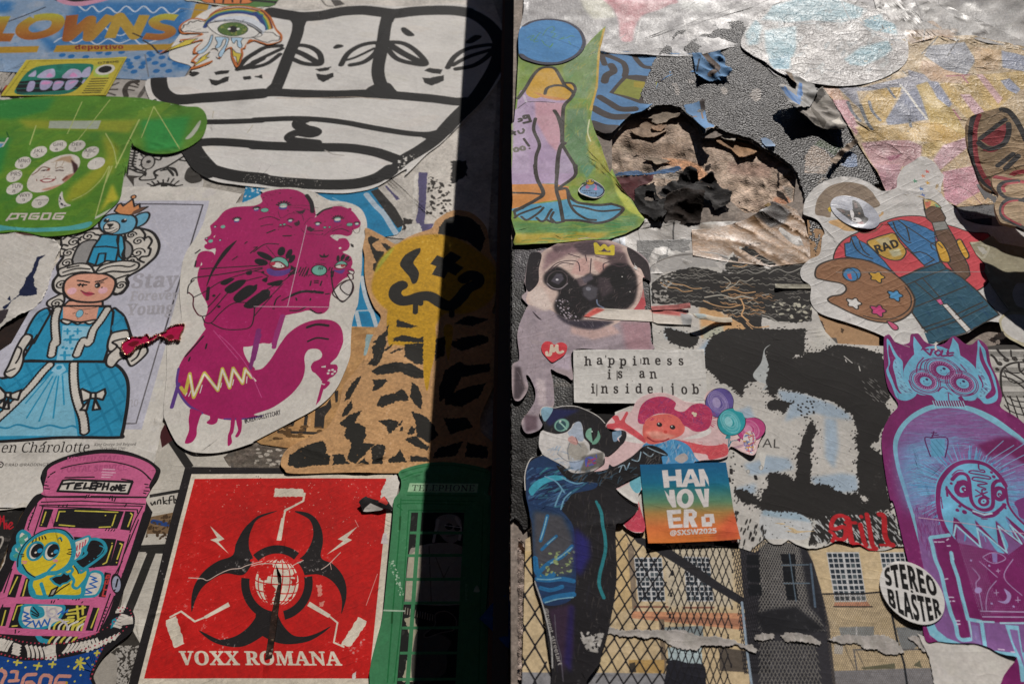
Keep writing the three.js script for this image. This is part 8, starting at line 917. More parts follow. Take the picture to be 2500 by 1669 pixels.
    F(c, "2553 2484 187 94 126 53 21 -62 75 -80 74 -129 38 -97 40 -95 -221 -133 -61 168 -64 57 79 -161 16 -83 -203 -84 -66 127 -34 122 45 125 -12 98", Je, K, 8); strokesIn(c, "2553 2484 313 147 248 -463 -221 -133 -125 225 95 -244 -203 -84", 240, ['#3f6a82', '#25445a', '#466f80', '#1f4468'], 9, 60, -0.8, 1.6, 0.4);
    F(c, "2769 2250 34 5 95 -215 -35 -24", '#d3cfcb', K, 5); F(c, "2739 2288 35 11 7 -44 -24 -10", '#cf5f90', K, 4); S(c, "w7 2590 2424 161 83 136 62 ; -240 -124 92 -157 ; -37 198 67 -168 ; -176 -89 149 69 227 111 ; -378 -359 216 86 ; -208 -114 222 86 ; 15 57 204 108 ; -193 -146 214 117", K); F(c, "2729 2005 -100 -83 -28 0 -5 91", Je);
    F(c, "~ 2002 2518 27 61 60 42 96 31 92 5 87 -17 93 -55 73 -71 53 -90 22 -88 -6 -68 -47 -87 -88 -67 -90 -20 -96 18 -103 55 -75 56 -51 38 -7 29 32 25 62 15 41 40 1 40 -29 24 -63 14 -57 15 -27 14", '#93694c', K, 9); strokesIn(c, "~ 2019 2528 68 83 97 32 178 -13 166 -126 73 -168 -21 -88 -112 -120 -91 -20 -199 73 -113 85 104 84 10 50 -91 58", 220, ['#a87d5e', '#7a5239', '#b28a6a'], 3.5, 70, -0.5, 0.7, 0.5); S(c, "~ w7 2570 2404 16 -88 -32 -97 -97 -77 -105 -20 -109 27", K);
    E(c, "2245 2513 60 0 -47 61", '#3f80b4', K, 8); E(c, "2231 2508 -46 12 51 47", null, K, 6); F(c, "2212 2515 29 6 -4 -56 -20 10", '#cc5a5f');
    blobStar(c, "2406 2492", '#cfa23c', K, 52); blobStar(c, "2488 2329", '#4f94c6', K, 50); blobStar(c, "2205 2258", '#d8d4d0', K, 50); blobStar(c, "2347 2197", '#c9427c', K, 52); F(c, "~ 2383 2108 28 -9 28 -32 -3 -28 -26 -5 -18 32", '#c9567c', K, 6);
    S(c, "w4 3036 3212 33 35 ; -923 -717 987 10", '#9a9592'); S(c, "~ w6 2382 2901 21 -10 82 22 69 67 ; -133 -78 77 33", '#6a4a3a');
  } });
sheet({ ...R0, name: 'dog_badge_sticker', label: 'round silvery sticker with a brown and white pointed-eared dog over the painter\'s face', category: 'sticker', layer: 11.5, k: 1.2, mesh: 4, rim: 0, thick: 0.5, lifts: [["2410 2923", 26, 1.6]], mat: { rough: 0.32, bumpScale: 0.0003, spec: 1 }, ellipse: "2384 3092 159 -43 -161 206", base: '#a9acb8', wear: { grain: 0.05, blot: 0.03, scuff: 0, fade: 0 }, draw(c) {
  const q = pt("2384 3092"); for (let i = 0; i < 12; i++) { const a = i * 0.5236 + 0.2; c.beginPath(); c.moveTo(q[0], q[1]); c.arc(q[0], q[1], 200, a, a + 0.26); c.closePath(); c.fillStyle = i % 2 ? '#c3c5cf' : '#8f929f'; c.globalAlpha = 0.45; c.fill(); c.globalAlpha = 1; }  // pale and dark rays paint a radial sheen into the colour
  const K = '#1f1614'; F(c, "~ 2256 3131 40 -6 43 -19 34 12 12 74 15 23 27 -28 15 -63 1 -67 20 -34 -38 -50 -30 -11 -27 18 -33 31 -24 33 -25 33", K); F(c, "2273 3120 35 -11 10 -31 -25 13", '#5a3a34'); F(c, "2398 3198 15 -23 1 -42 -24 -5", '#5a3a34'); F(c, "~ 2352 3106 16 4 6 -32 -13 -42 -13 -1 -1 32", '#dedbdb'); F(c, "~ 2346 3020 30 18 27 -9 9 -24 -27 -16 -31 9", '#d3d0d2'); D(c, "w17 2411 3079 -78 -21", '#8a6a50'); D(c, "w21 2366 3016", '#0f0c0c'); F(c, "2377 2987 41 11 3 -24 -32 -11", '#7d3a40');
} });
sheet({ ...R0, name: 'olive_cat_cutout', label: 'faded olive-grey cat-eared cut-out with pale round patches, cut off by the right edge', category: 'poster', layer: 11, k: 0.5, mesh: 8, rim: 0.5,
  outline: "3104 2811 48 2 49 12 49 35 29 9 23 -65 166 -40 280 3 -321 -934 -234 64 -75 62 -34 50 5 74 7 38 43 48 48 38 -27 77 -29 147 -5 110 26 62 -34 93", base: '#9c957d', draw(c) { mottle(c, ['#a9a28c', '#8a846c', '#b3ad99'], 160, 8, 40, 0.35); F(c, "~ 3364 2443 -56 -10 -54 -80 -9 -78 28 -48 199 -55 109 324", '#c2c0bd'); F(c, "~ 3096 2121 54 57 84 15 108 -22 108 -65 -93 -274 -163 70 -77 53 -35 73", '#b5ad92'); F(c, "~ 3111 2112 47 47 75 11 100 -28 107 -64 -83 -246 -154 97 -66 44 -37 64", '#c6c3bf'); S(c, "~ w13 3118 2802 71 -20 32 -21 -66 -96 -34 42 ; 28 -114 4 -61", '#b7b19c'); J(c, "3141 2776 43 -10 16 -48 -36 -21", '#b9b6ac', 8, 8); } });
// ---- violet print of a horned three-eyed creature
sheet({ ...R0, name: 'violet_monster_cutout', label: 'violet and pale blue print of a horned three-eyed creature, VOLT on its brow', category: 'poster', layer: 10.5, k: 0.62, mesh: 8, rim: 0.4, lifts: [["2953 1877", 16, 1.5], ["2509 -88", 26, 1.5]],
  outline: "~ 2330 1964 19 23 23 2 24 -60 42 -13 43 16 24 62 25 9 28 -2 26 -64 56 -26 60 15 65 57 31 -16 30 -42 41 -6 50 38 26 -18 12 -53 -14 -133 6 -95 -14 -135 -35 -82 66 -68 43 -60 103 -216 -426 -1424 -332 -3 59 131 48 57 56 56 -45 15 -38 15 -40 27 -62 19 -101 1 -77 8 -63 8 19 177 -2 252 8 339 -14 48 23 264 30 154 74 128 69 82 -30 115 9 145 32 158", base: '#7a2862', draw(c) {
    const V = '#7a2862', B1 = '#6fb2d0', B2 = '#8f7fb0';
    mottle(c, ['#84306a', '#6f2258'], 140, 10, 50, 0.3); S;
    F(c, "~ 2199 1164 41 94 66 80 82 65 106 50 124 13 113 -27 101 -64 79 -87 61 -85 61 -144 -233 -1049 -648 -11 34 310 5 376 -3 90 -2 92 -4 146", '#7fb9cf');
    F(c, "~ 2223 1157 40 85 65 80 80 57 91 41 109 11 100 -25 88 -63 82 -79 82 -100 60 -143 -210 -981 -608 -23 -22 381 29 287 -2 91 1 105 -3 147", '#845a94');
    B(c, "2251 1165 176 79 175 -29 -112 -124 -141 -150 -68 -193 -99 -1 13 266", '#6f98c4', 45); B(c, "2742 945 266 39 -106 -321 -215 -2", '#6f98c4', 40); strokesIn(c, "2223 1157 105 165 171 98 209 -14 252 -242 -28 -409 -723 -70 -2 91", 900, ['#7a3f80', '#9a7ab0', '#6f9ac0', '#8f6aa4'], 3, 110, 0.05, 0.2, 0.5); strokesIn(c, "2290 1165 150 79 140 -14 100 -61 -216 -78 -189 -343 -100 -1 27 266", 420, ['#6fa9cc', '#5f94c0', '#7fb4d4'], 3, 60, 0.2, 0.8, 0.55); strokesIn(c, "2207 776 149 1 2 -179 -127 -161 -26 132", 240, ['#7a2862', '#9a80b4', '#6a3a7c'], 3, 50, 1.4, 0.8, 0.6);
    const q = pt("2550 870"); for (let i = 0; i < 150; i++) { const a = rnd() * 6.283, r0 = 150 + rnd() * 40, r1 = r0 + 60 + rnd() * 90; c.beginPath(); c.moveTo(q[0] + Math.cos(a) * r0, q[1] + Math.sin(a) * r0 * 1.1); c.lineTo(q[0] + Math.cos(a) * r1, q[1] + Math.sin(a) * r1 * 1.1); c.strokeStyle = rnd() < 0.7 ? '#6fb4dc' : '#4f9ac8'; c.lineWidth = 2 + rnd() * 3.5; c.stroke(); }
    B(c, "2680 1169 146 56 92 1 44 -54 83 -75 -25 -76 -101 14 -63 75 -134 -17", '#6f2458', 10); S(c, "w3 2748 1048 217 139 ; -201 -168 179 92 ; -214 -40 166 100 ; -185 -78 135 109 ; -77 -213 156 61", '#7fb9dc'); S(c, "~ w6 2457 1260 -23 -39 -41 -8 1 -123 ; 32 127 97 -3 -48 -131 ; -33 169 29 0 ; -30 -16 36 1", '#5a2458');
    F(c, "2424 1209 85 1 -38 -119 -71 -1", '#5fa0c4'); S(c, "w3 2428 1197 39 -99 ; -11 107 30 -69 ; -77 38 30 -84", '#3f7a9a');
    // creature's head at the top
    F(c, "~ 2345 1955 15 -13 8 -54 14 -62 20 -44 -11 -61 -10 -69 13 -59 42 -25 -20 -50 -55 -34 -46 4 -20 28 -3 76 -9 76 3 43 26 52 15 98", B1); F(c, "~ 2350 1915 8 -72 11 -70 -10 -70 -4 -77 22 -50 -44 -42 -20 33 -7 84 -4 69 22 52 6 71", V); F(c, "~ 2361 1799 20 -35 -13 -112 31 -68 19 -33 -66 -21 -25 37 4 102 4 77", '#7fb9d4');
    F(c, "~ 2915 1953 10 -41 11 -45 -12 -88 7 -69 0 -69 -16 -101 -22 -50 -41 -25 -41 -1 -17 33 -20 25 19 42 48 25 6 68 -15 43 28 96 30 80", B1); F(c, "~ 2912 1903 1 -45 -3 -79 7 -70 -4 -85 -12 -84 -60 -42 -6 24 49 51 11 85 -9 86 0 70", V); F(c, "~ 2858 1743 11 -34 5 -77 3 -59 -60 -67 -27 24 56 51 3 59", '#7fb9d4');
    for (const s of ["2357 1808 16 -190 41 -84 -86 8", "2858 1743 19 -170 -80 -68"]) strokesIn(c, s, 60, ['#4a2a5c'], 3, 20, 2.4, 0.6, 0.9);
    F(c, "2522 1985 11 -41 18 -54 -32 -45 -33 -18 15 89", B1); F(c, "2763 1974 20 -54 -11 -90 -42 0 -16 44 29 54", B1);
    F(c, "~ 2546 1872 50 29 57 4 50 -22 58 -44 43 -44 31 -61 -1 -77 3 -59 -49 -76 -30 -34 -54 0 -17 33 -50 -34 -72 -17 -36 16 -18 33 -66 7 -43 42 -20 58 8 78 42 70 56 62", B1); strokesIn(c, "2441 1782 210 118 139 -105 30 -138 -142 -19 -269 14", 240, ['#4f7fa4', '#8a6a9c'], 2.5, 26, -0.8, 0.6, 0.6);
    const bigEye = (s) => { const f = frame(s); const e = (k, col, w, dx = 0, dy = 0) => { c.beginPath(); c.ellipse(f.a[0] + dx, f.a[1] + dy, Math.abs(f.rx) * k, Math.abs(f.ty) * k, -0.25, 0, 7); if (w) { c.strokeStyle = col; c.lineWidth = w; c.stroke(); } else { c.fillStyle = col; c.fill(); } }; e(1.32, V, 5); e(1.18, V, 5); e(1.0, V, 0); e(0.92, '#b9a4cc', 4); for (let i = 0; i < 26; i++) { const a = i * 0.2417; c.beginPath(); c.moveTo(f.a[0] + Math.cos(a) * Math.abs(f.rx) * 0.88, f.a[1] + Math.sin(a) * Math.abs(f.ty) * 0.88); c.lineTo(f.a[0] + Math.cos(a + 0.1) * Math.abs(f.rx) * 0.68, f.a[1] + Math.sin(a + 0.1) * Math.abs(f.ty) * 0.68); c.strokeStyle = '#a994c0'; c.lineWidth = 3; c.stroke(); } e(0.52, B1, 0, 4, -4); e(0.13, '#3a2450', 0, 14, 12); e(0.06, '#3a2450', 0, -8, -2); c.beginPath(); c.arc(f.a[0] + 4, f.a[1] - 4, Math.abs(f.rx) * 0.3, -2.6, -0.5); c.strokeStyle = '#3a2450'; c.lineWidth = 2; c.stroke(); };
    bigEye("2629 1715 79 1 -59 73"); bigEye("2503 1632 68 1 -51 68"); bigEye("2720 1617 72 1 -52 72");
    S(c, "~ w6 2492 1713 30 62 48 26 ; -103 -105 23 61 48 53 ; 189 -68 16 -43 -19 -43 ; 29 104 20 -52 ; -213 -155 36 34 23 -17 ; 27 0 18 -33 50 -16 58 17 ; -367 97 10 -67 46 -33 50 -16 ; 67 1 41 25 25 -33", V); F(c, "2542 1511 70 34 56 -41 7 -25 -139 7", B1); S(c, "w5 2617 1537 -10 -50", V);
    F(c, "2501 1482 223 6 -32 -45 -174 2", '#6f2458'); for (let i = 0; i < 13; i++) { c.save(); c.translate(i * 15, 0); S(c, "w5 2509 1482 2 -45", '#9ac4d8'); c.restore(); }
    S(c, "w11 2560 1872 25 -40 26 45 ; -57 0 29 0 ; 21 0 21 0 ; ~ 19 -4 -23 -22 12 -22 27 22 -12 22 ; 23 -4 -17 -40 31 0 ; 21 40 -11 -40 30 5 ; -32 13 40 5", V);
    // smiling blob
    F(c, "~ 2363 871 23 57 44 58 59 49 67 32 65 6 60 -7 49 -34 27 -48 13 -52 -4 -66 -12 -65 9 -64 18 -45 16 -41 27 -48 -34 26 -8 -157 -15 87 -58 145 -4 -49 5 -88 -60 114 1 -49 16 -100 -66 -40 -66 193 -9 -85 -5 -87 -41 51 -56 97 -37 -106 -30 48 -16 62 -2 67 6 69", '#6fb4d6'); 
    S(c, "~ w21 2389 546 -28 57 -13 71 2 68 17 82 31 85 51 67 64 54 65 25 67 1 53 -19 37 -43 20 -43 10 -48", V); S(c, "~ w11 2765 903 -12 -65 -9 -56 14 -59 25 -49 45 -58", V);
    F(c, "2419 701 17 -13 26 -49 62 -87 5 128 23 -31 63 -109 27 141 18 -31 99 -118 -52 181 23 -31 83 -114 -43 -1 -62 97 19 -119 -82 96 4 -170 -117 178 -9 -128 -43 43 -56 97 -24 -102 -13 40", V); S(c, "w8 2391 590 27 62 97 -131 13 114 120 -142 0 157 95 -105 -30 110 69 -96", '#9fd0e4');
    S(c, "~ w17 2476 938 38 34 34 5 20 -19 -1 -38 -15 -75 -5 -47 14 -36 36 -16 43 12 22 32 15 56 18 57 29 28 29 1 7 -19", V); E(c, "2518 877 33 1 -22 37", '#7fc0dc', V, 30); D(c, "w31 2526 875", V); D(c, "w8 2530 872", '#b9dcea'); E(c, "2715 851 28 0 -18 35", '#7fc0dc', V, 26); D(c, "w24 2715 844", V); D(c, "w7 2716 842", '#b9dcea'); S(c, "~ w13 2503 920 36 9 21 -14", V);
    S(c, "~ w16 2430 876 20 -46 35 -51 46 -36 50 -22 57 1 48 27 38 33", V); S(c, "w10 2432 891 -11 -57 ; 296 -48 4 -27 ; ~ -187 -34 42 -22 58 5 39 23", V); S(c, "w9 2538 739 54 -22 43 9", '#b4d4e4'); S(c, "~ w5 2483 967 37 29 33 1 ; -73 -162 27 -7 29 3 ; -95 -6 23 -32 ; 214 25 21 -13 21 4 ; -151 -117 31 -2 ; -216 135 -11 -70", V); D(c, "w17 2464 913 7 -145 241 220", V); D(c, "w21 2451 743 266 217", V); D(c, "w27 2487 732", V);
    S(c, "~ w7 2655 1046 -7 -39 23 -4 0 -15 -51 9 -26 -2 -7 -13 66 -13 39 -9 -5 -15 -71 9 -22 -5 0 -14 62 -14 5 -9 -46 -6 -3 -9 33 -14 -3 -9 -17 0 -6 -38 11 -4 ; -41 41 61 -55 ; -73 13 73 29", V); E(c, "2613 801 24 1 -18 23", '#7fc0dc', V, 16); D(c, "w10 2613 801", V); F(c, "~ 2780 792 41 28 76 10 -44 -138 -69 9 1 54", '#7a3a78');
    // body, arm and legs below
    F(c, "2276 575 87 7 27 -33 130 -32 132 -38 113 74 93 7 -148 -451 -220 -8 -139 11 -22 6 -8 -89 -15 -15 -45 2 0 83 6 171 3 166", V); S(c, "~ w17 2366 592 -70 -11 -35 -7 -1 -40 -5 -85 10 -78 -7 -113 -1 -111 7 -60 -5 -59 17 -20 40 3", '#8ac4da'); S(c, "w16 2350 489 -8 -52 5 -90 -7 -88 -5 -141 65 -14 -20 -127", '#8ac4da'); S(c, "w8 2337 106 -9 -95 ; 50 95 84 -3 ; 33 -5 126 0", '#a9d0e0'); F(c, "2344 88 32 -6 -12 -100 -40 17", '#8a74ac'); F(c, "2515 90 67 -6 -25 -135 -4 -151 -50 -1 15 83 -1 104", '#8ac4da'); F(c, "2531 66 38 -6 -18 -111 -8 -113 -7 84 -10 75", '#8a6aa4');
    clip(c, "2404 576 116 -59 132 -38 144 74 -40 -303 -28 -86 -319 -27 -30 97", () => { const a = pt("2405 583"), b = pt("2720 140"); for (let y = 0, j = 0; y < Math.abs(b[1] - a[1]); y += 9, j++) for (let x = (j % 2) * 5; x < b[0] - a[0]; x += 10) { const u = x / (b[0] - a[0]), v = y / Math.abs(b[1] - a[1]); const rad = 3.3 * Math.max(0, Math.min(1, 1.5 - 2.2 * Math.min(1, Math.hypot((u - 0.62) * 1.1, v - 0.55) < 0.33 ? 1 : 0.35 + u * 0.2))); if (rad > 0.4) { c.fillStyle = '#b49ac4'; c.beginPath(); c.ellipse(a[0] + x, a[1] - y, rad, rad * 0.8, 0, 0, 7); c.fill(); } } });
    S(c, "~ w4 2510 464 49 24 47 -3 24 -29 -59 -27 -38 9 -23 26 ; -72 -65 21 -51 -27 -32 -7 -44 ; 8 -13 -11 -98 ; 63 277 68 -89 ; 115 104 -79 -104 62 -100 ; -109 80 -58 -57 -30 -62 -12 -49", '#a98fbc'); S(c, "w5 2411 161 257 -4 ; -255 -26 247 -1", '#b9a4cc'); F(c, "2565 488 29 -3 -16 -53 -23 3", '#8a7ab4'); F(c, "~ 2569 286 26 -31 -17 -38 -28 -15 -36 15 35 0 22 25", '#a994c8'); E(c, "2432 275 19 0 -14 17", '#a994c8'); D(c, "w12 2530 414 -49 -211 107 -16 -146 257", '#a994c8'); S(c, "w3 2526 279 -6 -31 ; -10 13 26 3 ; 90 -24 -8 -31 ; -10 12 26 2 ; -63 174 -5 -23 ; -8 10 21 2", '#b9a4cc');
    S(c, "w6 2276 551 12 0 ; 9 0 12 0 ; 6 1 13 0 ; 17 10 11 7 ; -17 -41 16 1 ; -79 -193 16 4 ; -22 -104 23 0 ; -24 -24 4 3 ; 11 0 9 0 ; -23 -107 20 0 ; -20 -18 17 1 ; 155 -131 27 -3 ; 31 -11 16 -2", '#cdb9d6'); S(c, "w4 2228 697 295 -42 258 -52", '#c9a9c0'); S(c, "w9 2354 482 -3 -32", '#9fd0e4');
  } });
sheet({ ...R0, name: 'torn_paper_core', label: 'large bare white torn paper patch at the foot of the violet creature', category: 'paper scrap', layer: 9.5, k: 0.5, mesh: 7, outline: "2060 39 40 -23 136 1 138 -11 100 -45 68 -34 -46 -91 -95 -166 -336 -3 21 250", torn: [5, 14], base: '#cdc8c2', draw(c) { mottle(c, ['#d6d1cb', '#bfb9b2'], 90, 10, 40, 0.3); } });
sheet({ ...R0, name: 'music_sheet', label: 'sheet of printed music overdrawn with inked web lines at the right edge', category: 'poster', layer: 9, k: 0.6, mesh: 9, outline: "2933 1903 104 19 419 -4 -333 -969 -123 340 -118 119 32 336", base: '#b9b6b0', draw(c) {
  const K = '#2e2b29'; S(c, "w32 2961 1904 422 4", '#4a4744'); for (let i = 0; i < 5; i++) { c.save(); c.translate(0, -i * 9); S(c, "w3 2950 1868 417 -6 ; -453 -118 412 -4 ; -415 -99 380 -5 ; -378 -80 350 -4", K); c.restore(); }
  for (const s of ["w13 3019 1886 6 -26 22 -40", "w8 3100 1878 -12 -49", "~ w14 2970 1841 13 -26 5 -31", "w8 3173 1843 -8 -35"]) S(c, s, K); D(c, "w36 3050 1805 54 7 -105 -37", K); D(c, "w26 2971 1729 188 70", K);
  S(c, "~ w7 2898 1408 22 -48 43 -31 85 -23 ; -118 151 21 -40 46 -24 74 -15 ; -124 112 23 -32 55 -16 62 -16 ; -117 98 31 -33 51 -8 51 -7 ; -155 64 2 -82 -13 -130 ; 47 196 -2 -115 -4 -96 ; 46 211 0 -106 0 -105 ; 41 212 14 -82", K); S(c, "~ w11 2937 1523 28 118 31 78 64 53 97 14 106 -30 ; -246 -37 55 -42 69 -85 35 -99 ; -57 288 -9 -70 61 -67 ; -181 32 58 -34 55 -84 13 -82", K); S(c, "~ w6 3025 1745 16 -34 53 -8 48 35 ; -135 -28 13 -68 56 -16 87 35", K);
  T(c, 'TOM BECKART', "2999 1799 163 2 -158 14", '#5c5854', 'serif');
} });
sheet({ ...R0, name: 'burnt_hole_scrap', label: 'small black-brown burnt patch above the music sheet near the right edge', category: 'paper scrap', layer: 11.4, k: 1, mesh: 4, torn: [14, 8], outline: "2980 1958 64 37 -15 -4 61 37 4 -32 7 -23 -46 -14 -44 -28 -17 13", base: '#241a15', mat: { rough: 0.9 }, draw(c) { mottle(c, ['#120d0a', '#3f2d22'], 30, 4, 14, 0.5); } });
// ---- street photograph with a chain-link fence
sheet({ ...R0, name: 'fence_photo_poster', label: 'photo poster of a yellow building behind chain-link fencing at the bottom of the right wall', category: 'poster', layer: 7, k: 0.62, mesh: 12, outline: "81 549 150 103 367 3 818 8 761 -60 -22 -231 -47 -368 -11 -336 -2036 -18", base: '#cbb590', wear: { grain: 0.16, blot: 0.08, scuff: 0.15 }, draw(c) {
    mottle(c, ['#d3bd92', '#c2aa7c', '#d0bb98', '#dac8a8'], 200, 10, 60, 0.3); const K = '#201f24';
    F(c, "60 482 168 2 -1 -66 -149 -40", '#c9af80'); F(c, "570 587 60 1 19 -418 -112 -37", '#cdb284'); F(c, "627 534 34 -33 -9 -367 -23 -7", '#8a7a68'); F(c, "624 146 710 -6 -16 -102 -696 71", '#c98f6c'); F(c, "628 121 701 -11 -9 -54 -471 37", '#a8755c'); B(c, "813 589 384 -30 -51 -384 -335 -3", '#c9bda6', 10);
    F(c, "778 63 200 8 -2 -71 -193 -8", '#7f8a8c'); F(c, "791 -43 170 13 -6 -103 -167 -1", '#aebfc2'); F(c, "1050 -40 133 -17 -16 -108 -132 5", '#5a5148'); F(c, "759 105 28 0 -12 -268 -23 0", '#7a6a58'); F(c, "49 -175 719 1 -15 -170 -725 -6", '#8e8d90'); F(c, "~ 776 -151 32 45 76 -16 77 -11 1 -83 -14 -126 -195 -2", '#26262e'); F(c, "590 -108 179 2 -7 -68 -171 4", '#b8965e'); F(c, "594 -125 29 6 2 -51 -34 0", '#3f3a34');
    const win = (s, n, m) => { const p = paths(s)[0].pts, L = (u, v) => [0, 1].map((k) => (p[0][k] * (1 - u) + p[1][k] * u) * (1 - v) + (p[3][k] * (1 - u) + p[2][k] * u) * v); const quad = (u0, v0, u1, v1, col) => { trace(c, [[L(u0, v0), L(u1, v0), L(u1, v1), L(u0, v1)]], true); c.fillStyle = col; c.fill(); }; quad(0, 0, 1, 1, '#c9c9ca'); for (let i = 0; i < n; i++) for (let j = 0; j < m; j++) { const gu = i >= n / 2 ? 0.02 : -0.02, gv = (Math.floor(j / (m / 3)) - 1) * 0.012; quad((i + 0.12) / n * 0.94 + 0.03 + gu, (j + 0.14) / m * 0.95 + 0.025 + gv, (i + 0.9) / n * 0.94 + 0.03 + gu, (j + 0.9) / m * 0.95 + 0.025 + gv, rnd() < 0.15 ? '#4f5a60' : '#2b343c'); } };
    win("657 448 149 2 -4 -248 -139 -1", 6, 9); win("921 457 137 -5 -6 -247 -140 -2", 6, 9); win("1686 488 175 3 -19 -279 -166 -5", 6, 9); win("1972 492 154 3 -20 -274 -159 -8", 6, 9);
    F(c, "1672 203 173 8 14 -27 -191 2", '#c98a6c'); S(c, "w7 1667 181 195 3", '#3a302a'); F(c, "1669 71 178 5 -10 -57 -167 -1", '#8a8f90'); S(c, "w6 1758 72 -8 -48 ; 290 50 -7 -53", '#c9c9ca'); F(c, "1960 74 133 4 -13 -74 -63 -47 -58 -7", '#80868a'); F(c, "1590 -155 505 21 -30 -199 -499 -4", '#84848a'); S(c, "w6 1719 -46 333 6 ; -332 -12 -6 -97", '#5a5a5e'); F(c, "1629 -18 45 1 -14 -53 -41 3", '#c3bdb4'); S(c, "~ w3 1679 -17 7 -52 19 -69 ; 29 86 24 -96", '#4f4b46'); F(c, "1733 -137 178 24 -7 -28 -156 -5 ; 249 22 41 29 1 -40", '#5f6048'); S(c, "w8 643 170 168 2 ; 80 -3 156 2", '#8a5a4a');
    const link = (s, nx, ny, col, w, skip) => { const p = paths(s)[0].pts, L = (u, v) => [0, 1].map((k) => (p[0][k] * (1 - u) + p[1][k] * u) * (1 - v) + (p[3][k] * (1 - u) + p[2][k] * u) * v); c.strokeStyle = col; c.lineWidth = w; c.lineCap = 'round'; const ln = (a, b, bend) => { const A = L(...a), Bq = L(...b), M = [(A[0] + Bq[0]) / 2 + bend, (A[1] + Bq[1]) / 2]; c.beginPath(); c.moveTo(...A); c.quadraticCurveTo(M[0], M[1], Bq[0], Bq[1]); c.stroke(); }; for (let i = 0; i < nx; i++) for (let j = 0; j < ny; j++) { const o = (j % 2) * 0.5, u = (i + o) / nx, v = j / ny, du = 0.5 / nx, dv = 1 / ny; if (skip && skip(u, v)) continue; ln([u, v], [u + du * 0.86, v + dv * 0.8], 0); ln([u, v], [u - du * 0.86, v + dv * 0.8], 0); if (w > 5) { ln([u + du * 0.86, v + dv * 0.8], [u + du * 1.1, v + dv * 1.12], w * 0.5); ln([u + du * 1.14, v + dv * 0.8], [u + du * 0.9, v + dv * 1.12], -w * 0.5); } } };
    link("558 587 328 3 -128 -880 -349 -3", 5, 15, K, 7.5); link("885 583 314 -10 -125 -860 -316 -3", 9, 17, K, 5.4); link("24 495 216 -24 -17 -793 -195 26", 2, 9, K, 9);
    F(c, "649 588 88 -33 105 -46 155 -122 107 -88 133 -93 102 -29 -5 -37 -130 35 -160 110 -164 126 -112 78 -87 45", '#2d2c30');
    F(c, "1226 506 81 -25 93 80 -44 0 136 -19 86 -26 26 -85 13 -153 4 -99 0 -120 -25 -269 -9 -127 -423 -3 21 221 16 234", '#37363a'); link("1190 506 214 82 -120 -763 -129 -1", 14, 34, '#222126', 4); link("1344 568 208 -25 44 -496 -330 -3", 18, 36, '#98948c', 2.6); link("1259 -4 283 3 -15 -309 -315 -3", 16, 16, '#8a867e', 2.6); B(c, "1549 523 39 -13 27 -361 6 -90 -81 119", '#2a2a2f', 8); B(c, "1256 139 81 25 134 14 127 -120 -153 -31 -169 11", '#242428', 8); S(c, "w10 1196 200 -10 -233 -3 -253", '#8fa0b0'); S(c, "w9 1590 418 -21 -239", '#4f6072');
    for (const s of ["1438 475 78 1 -4 -59 -71 0", "1439 404 65 0 -10 -89 -64 -1", "1434 302 58 0 -3 -87 -58 -1", "1257 467 60 1 3 -59 -71 -1", "1247 396 65 0 -1 -83 -70 -1", "1239 300 71 0 -4 -62 -70 -1"]) F(c, s, '#16191f'); S(c, "w5 1434 410 143 5 ; -148 -107 135 1 ; -78 167 -10 -267", '#5a6a78');
    link("1624 253 598 12 -150 -571 -496 -4", 48, 52, '#6a6056', 1.8); S(c, "w7 1623 250 211 6 96 9", K); S(c, "w9 1956 152 -7 -149 6 -116 -18 -167", '#26282c');
  } });
for (const [s, label] of [["409 18 38 35 69 4 44 -15 114 3 114 1 91 1 54 -24 33 -10 74 5 27 -12 56 -8 53 -26 34 4 32 -32 -16 -12 -53 20 -42 23 -52 -12 -118 6 -20 -27 -105 10 -43 23 -26 23 -44 14 -47 -12 -33 14 -85 -3 -56 14", 'longest white torn paper tear across the fence photograph, left of the dark fence fold'], ["1599 2 43 21 59 8 83 -9 104 9 36 -17 23 -23 19 -49 -45 -12 -45 0 -35 21 -70 9 -28 28 -80 -3", 'white torn paper tear under the window of the yellow building'], ["1362 24 39 15 45 -3 66 -11 53 -35 -11 -14 -49 8 -66 11 -57 -3", 'small white torn tear on the dark fence fold of the photograph'], ["1240 26 36 9 56 -3 -1 -23 -50 -12 -50 2", 'smallest white torn tear at the left end of the dark fence fold'], ["2002 21 38 6 38 -9 14 -20 48 -23 9 -32 -47 -7 -41 15 -20 35", 'white torn tear touching the left tip of the bare white patch']]) sheet({ ...R0, name: 'paper_tear', share: 'tear', label, category: 'paper scrap', layer: 8.2, k: 0.8, mesh: 3.5, thick: 0.5, torn: [9, 7], rim: 0.4, outline: s, base: '#d3cdc8', wear: { grain: 0.12, blot: 0.12 }, draw(c) { mottle(c, ['#dad5d0', '#c4bdb8'], 30, 6, 24, 0.3); } });
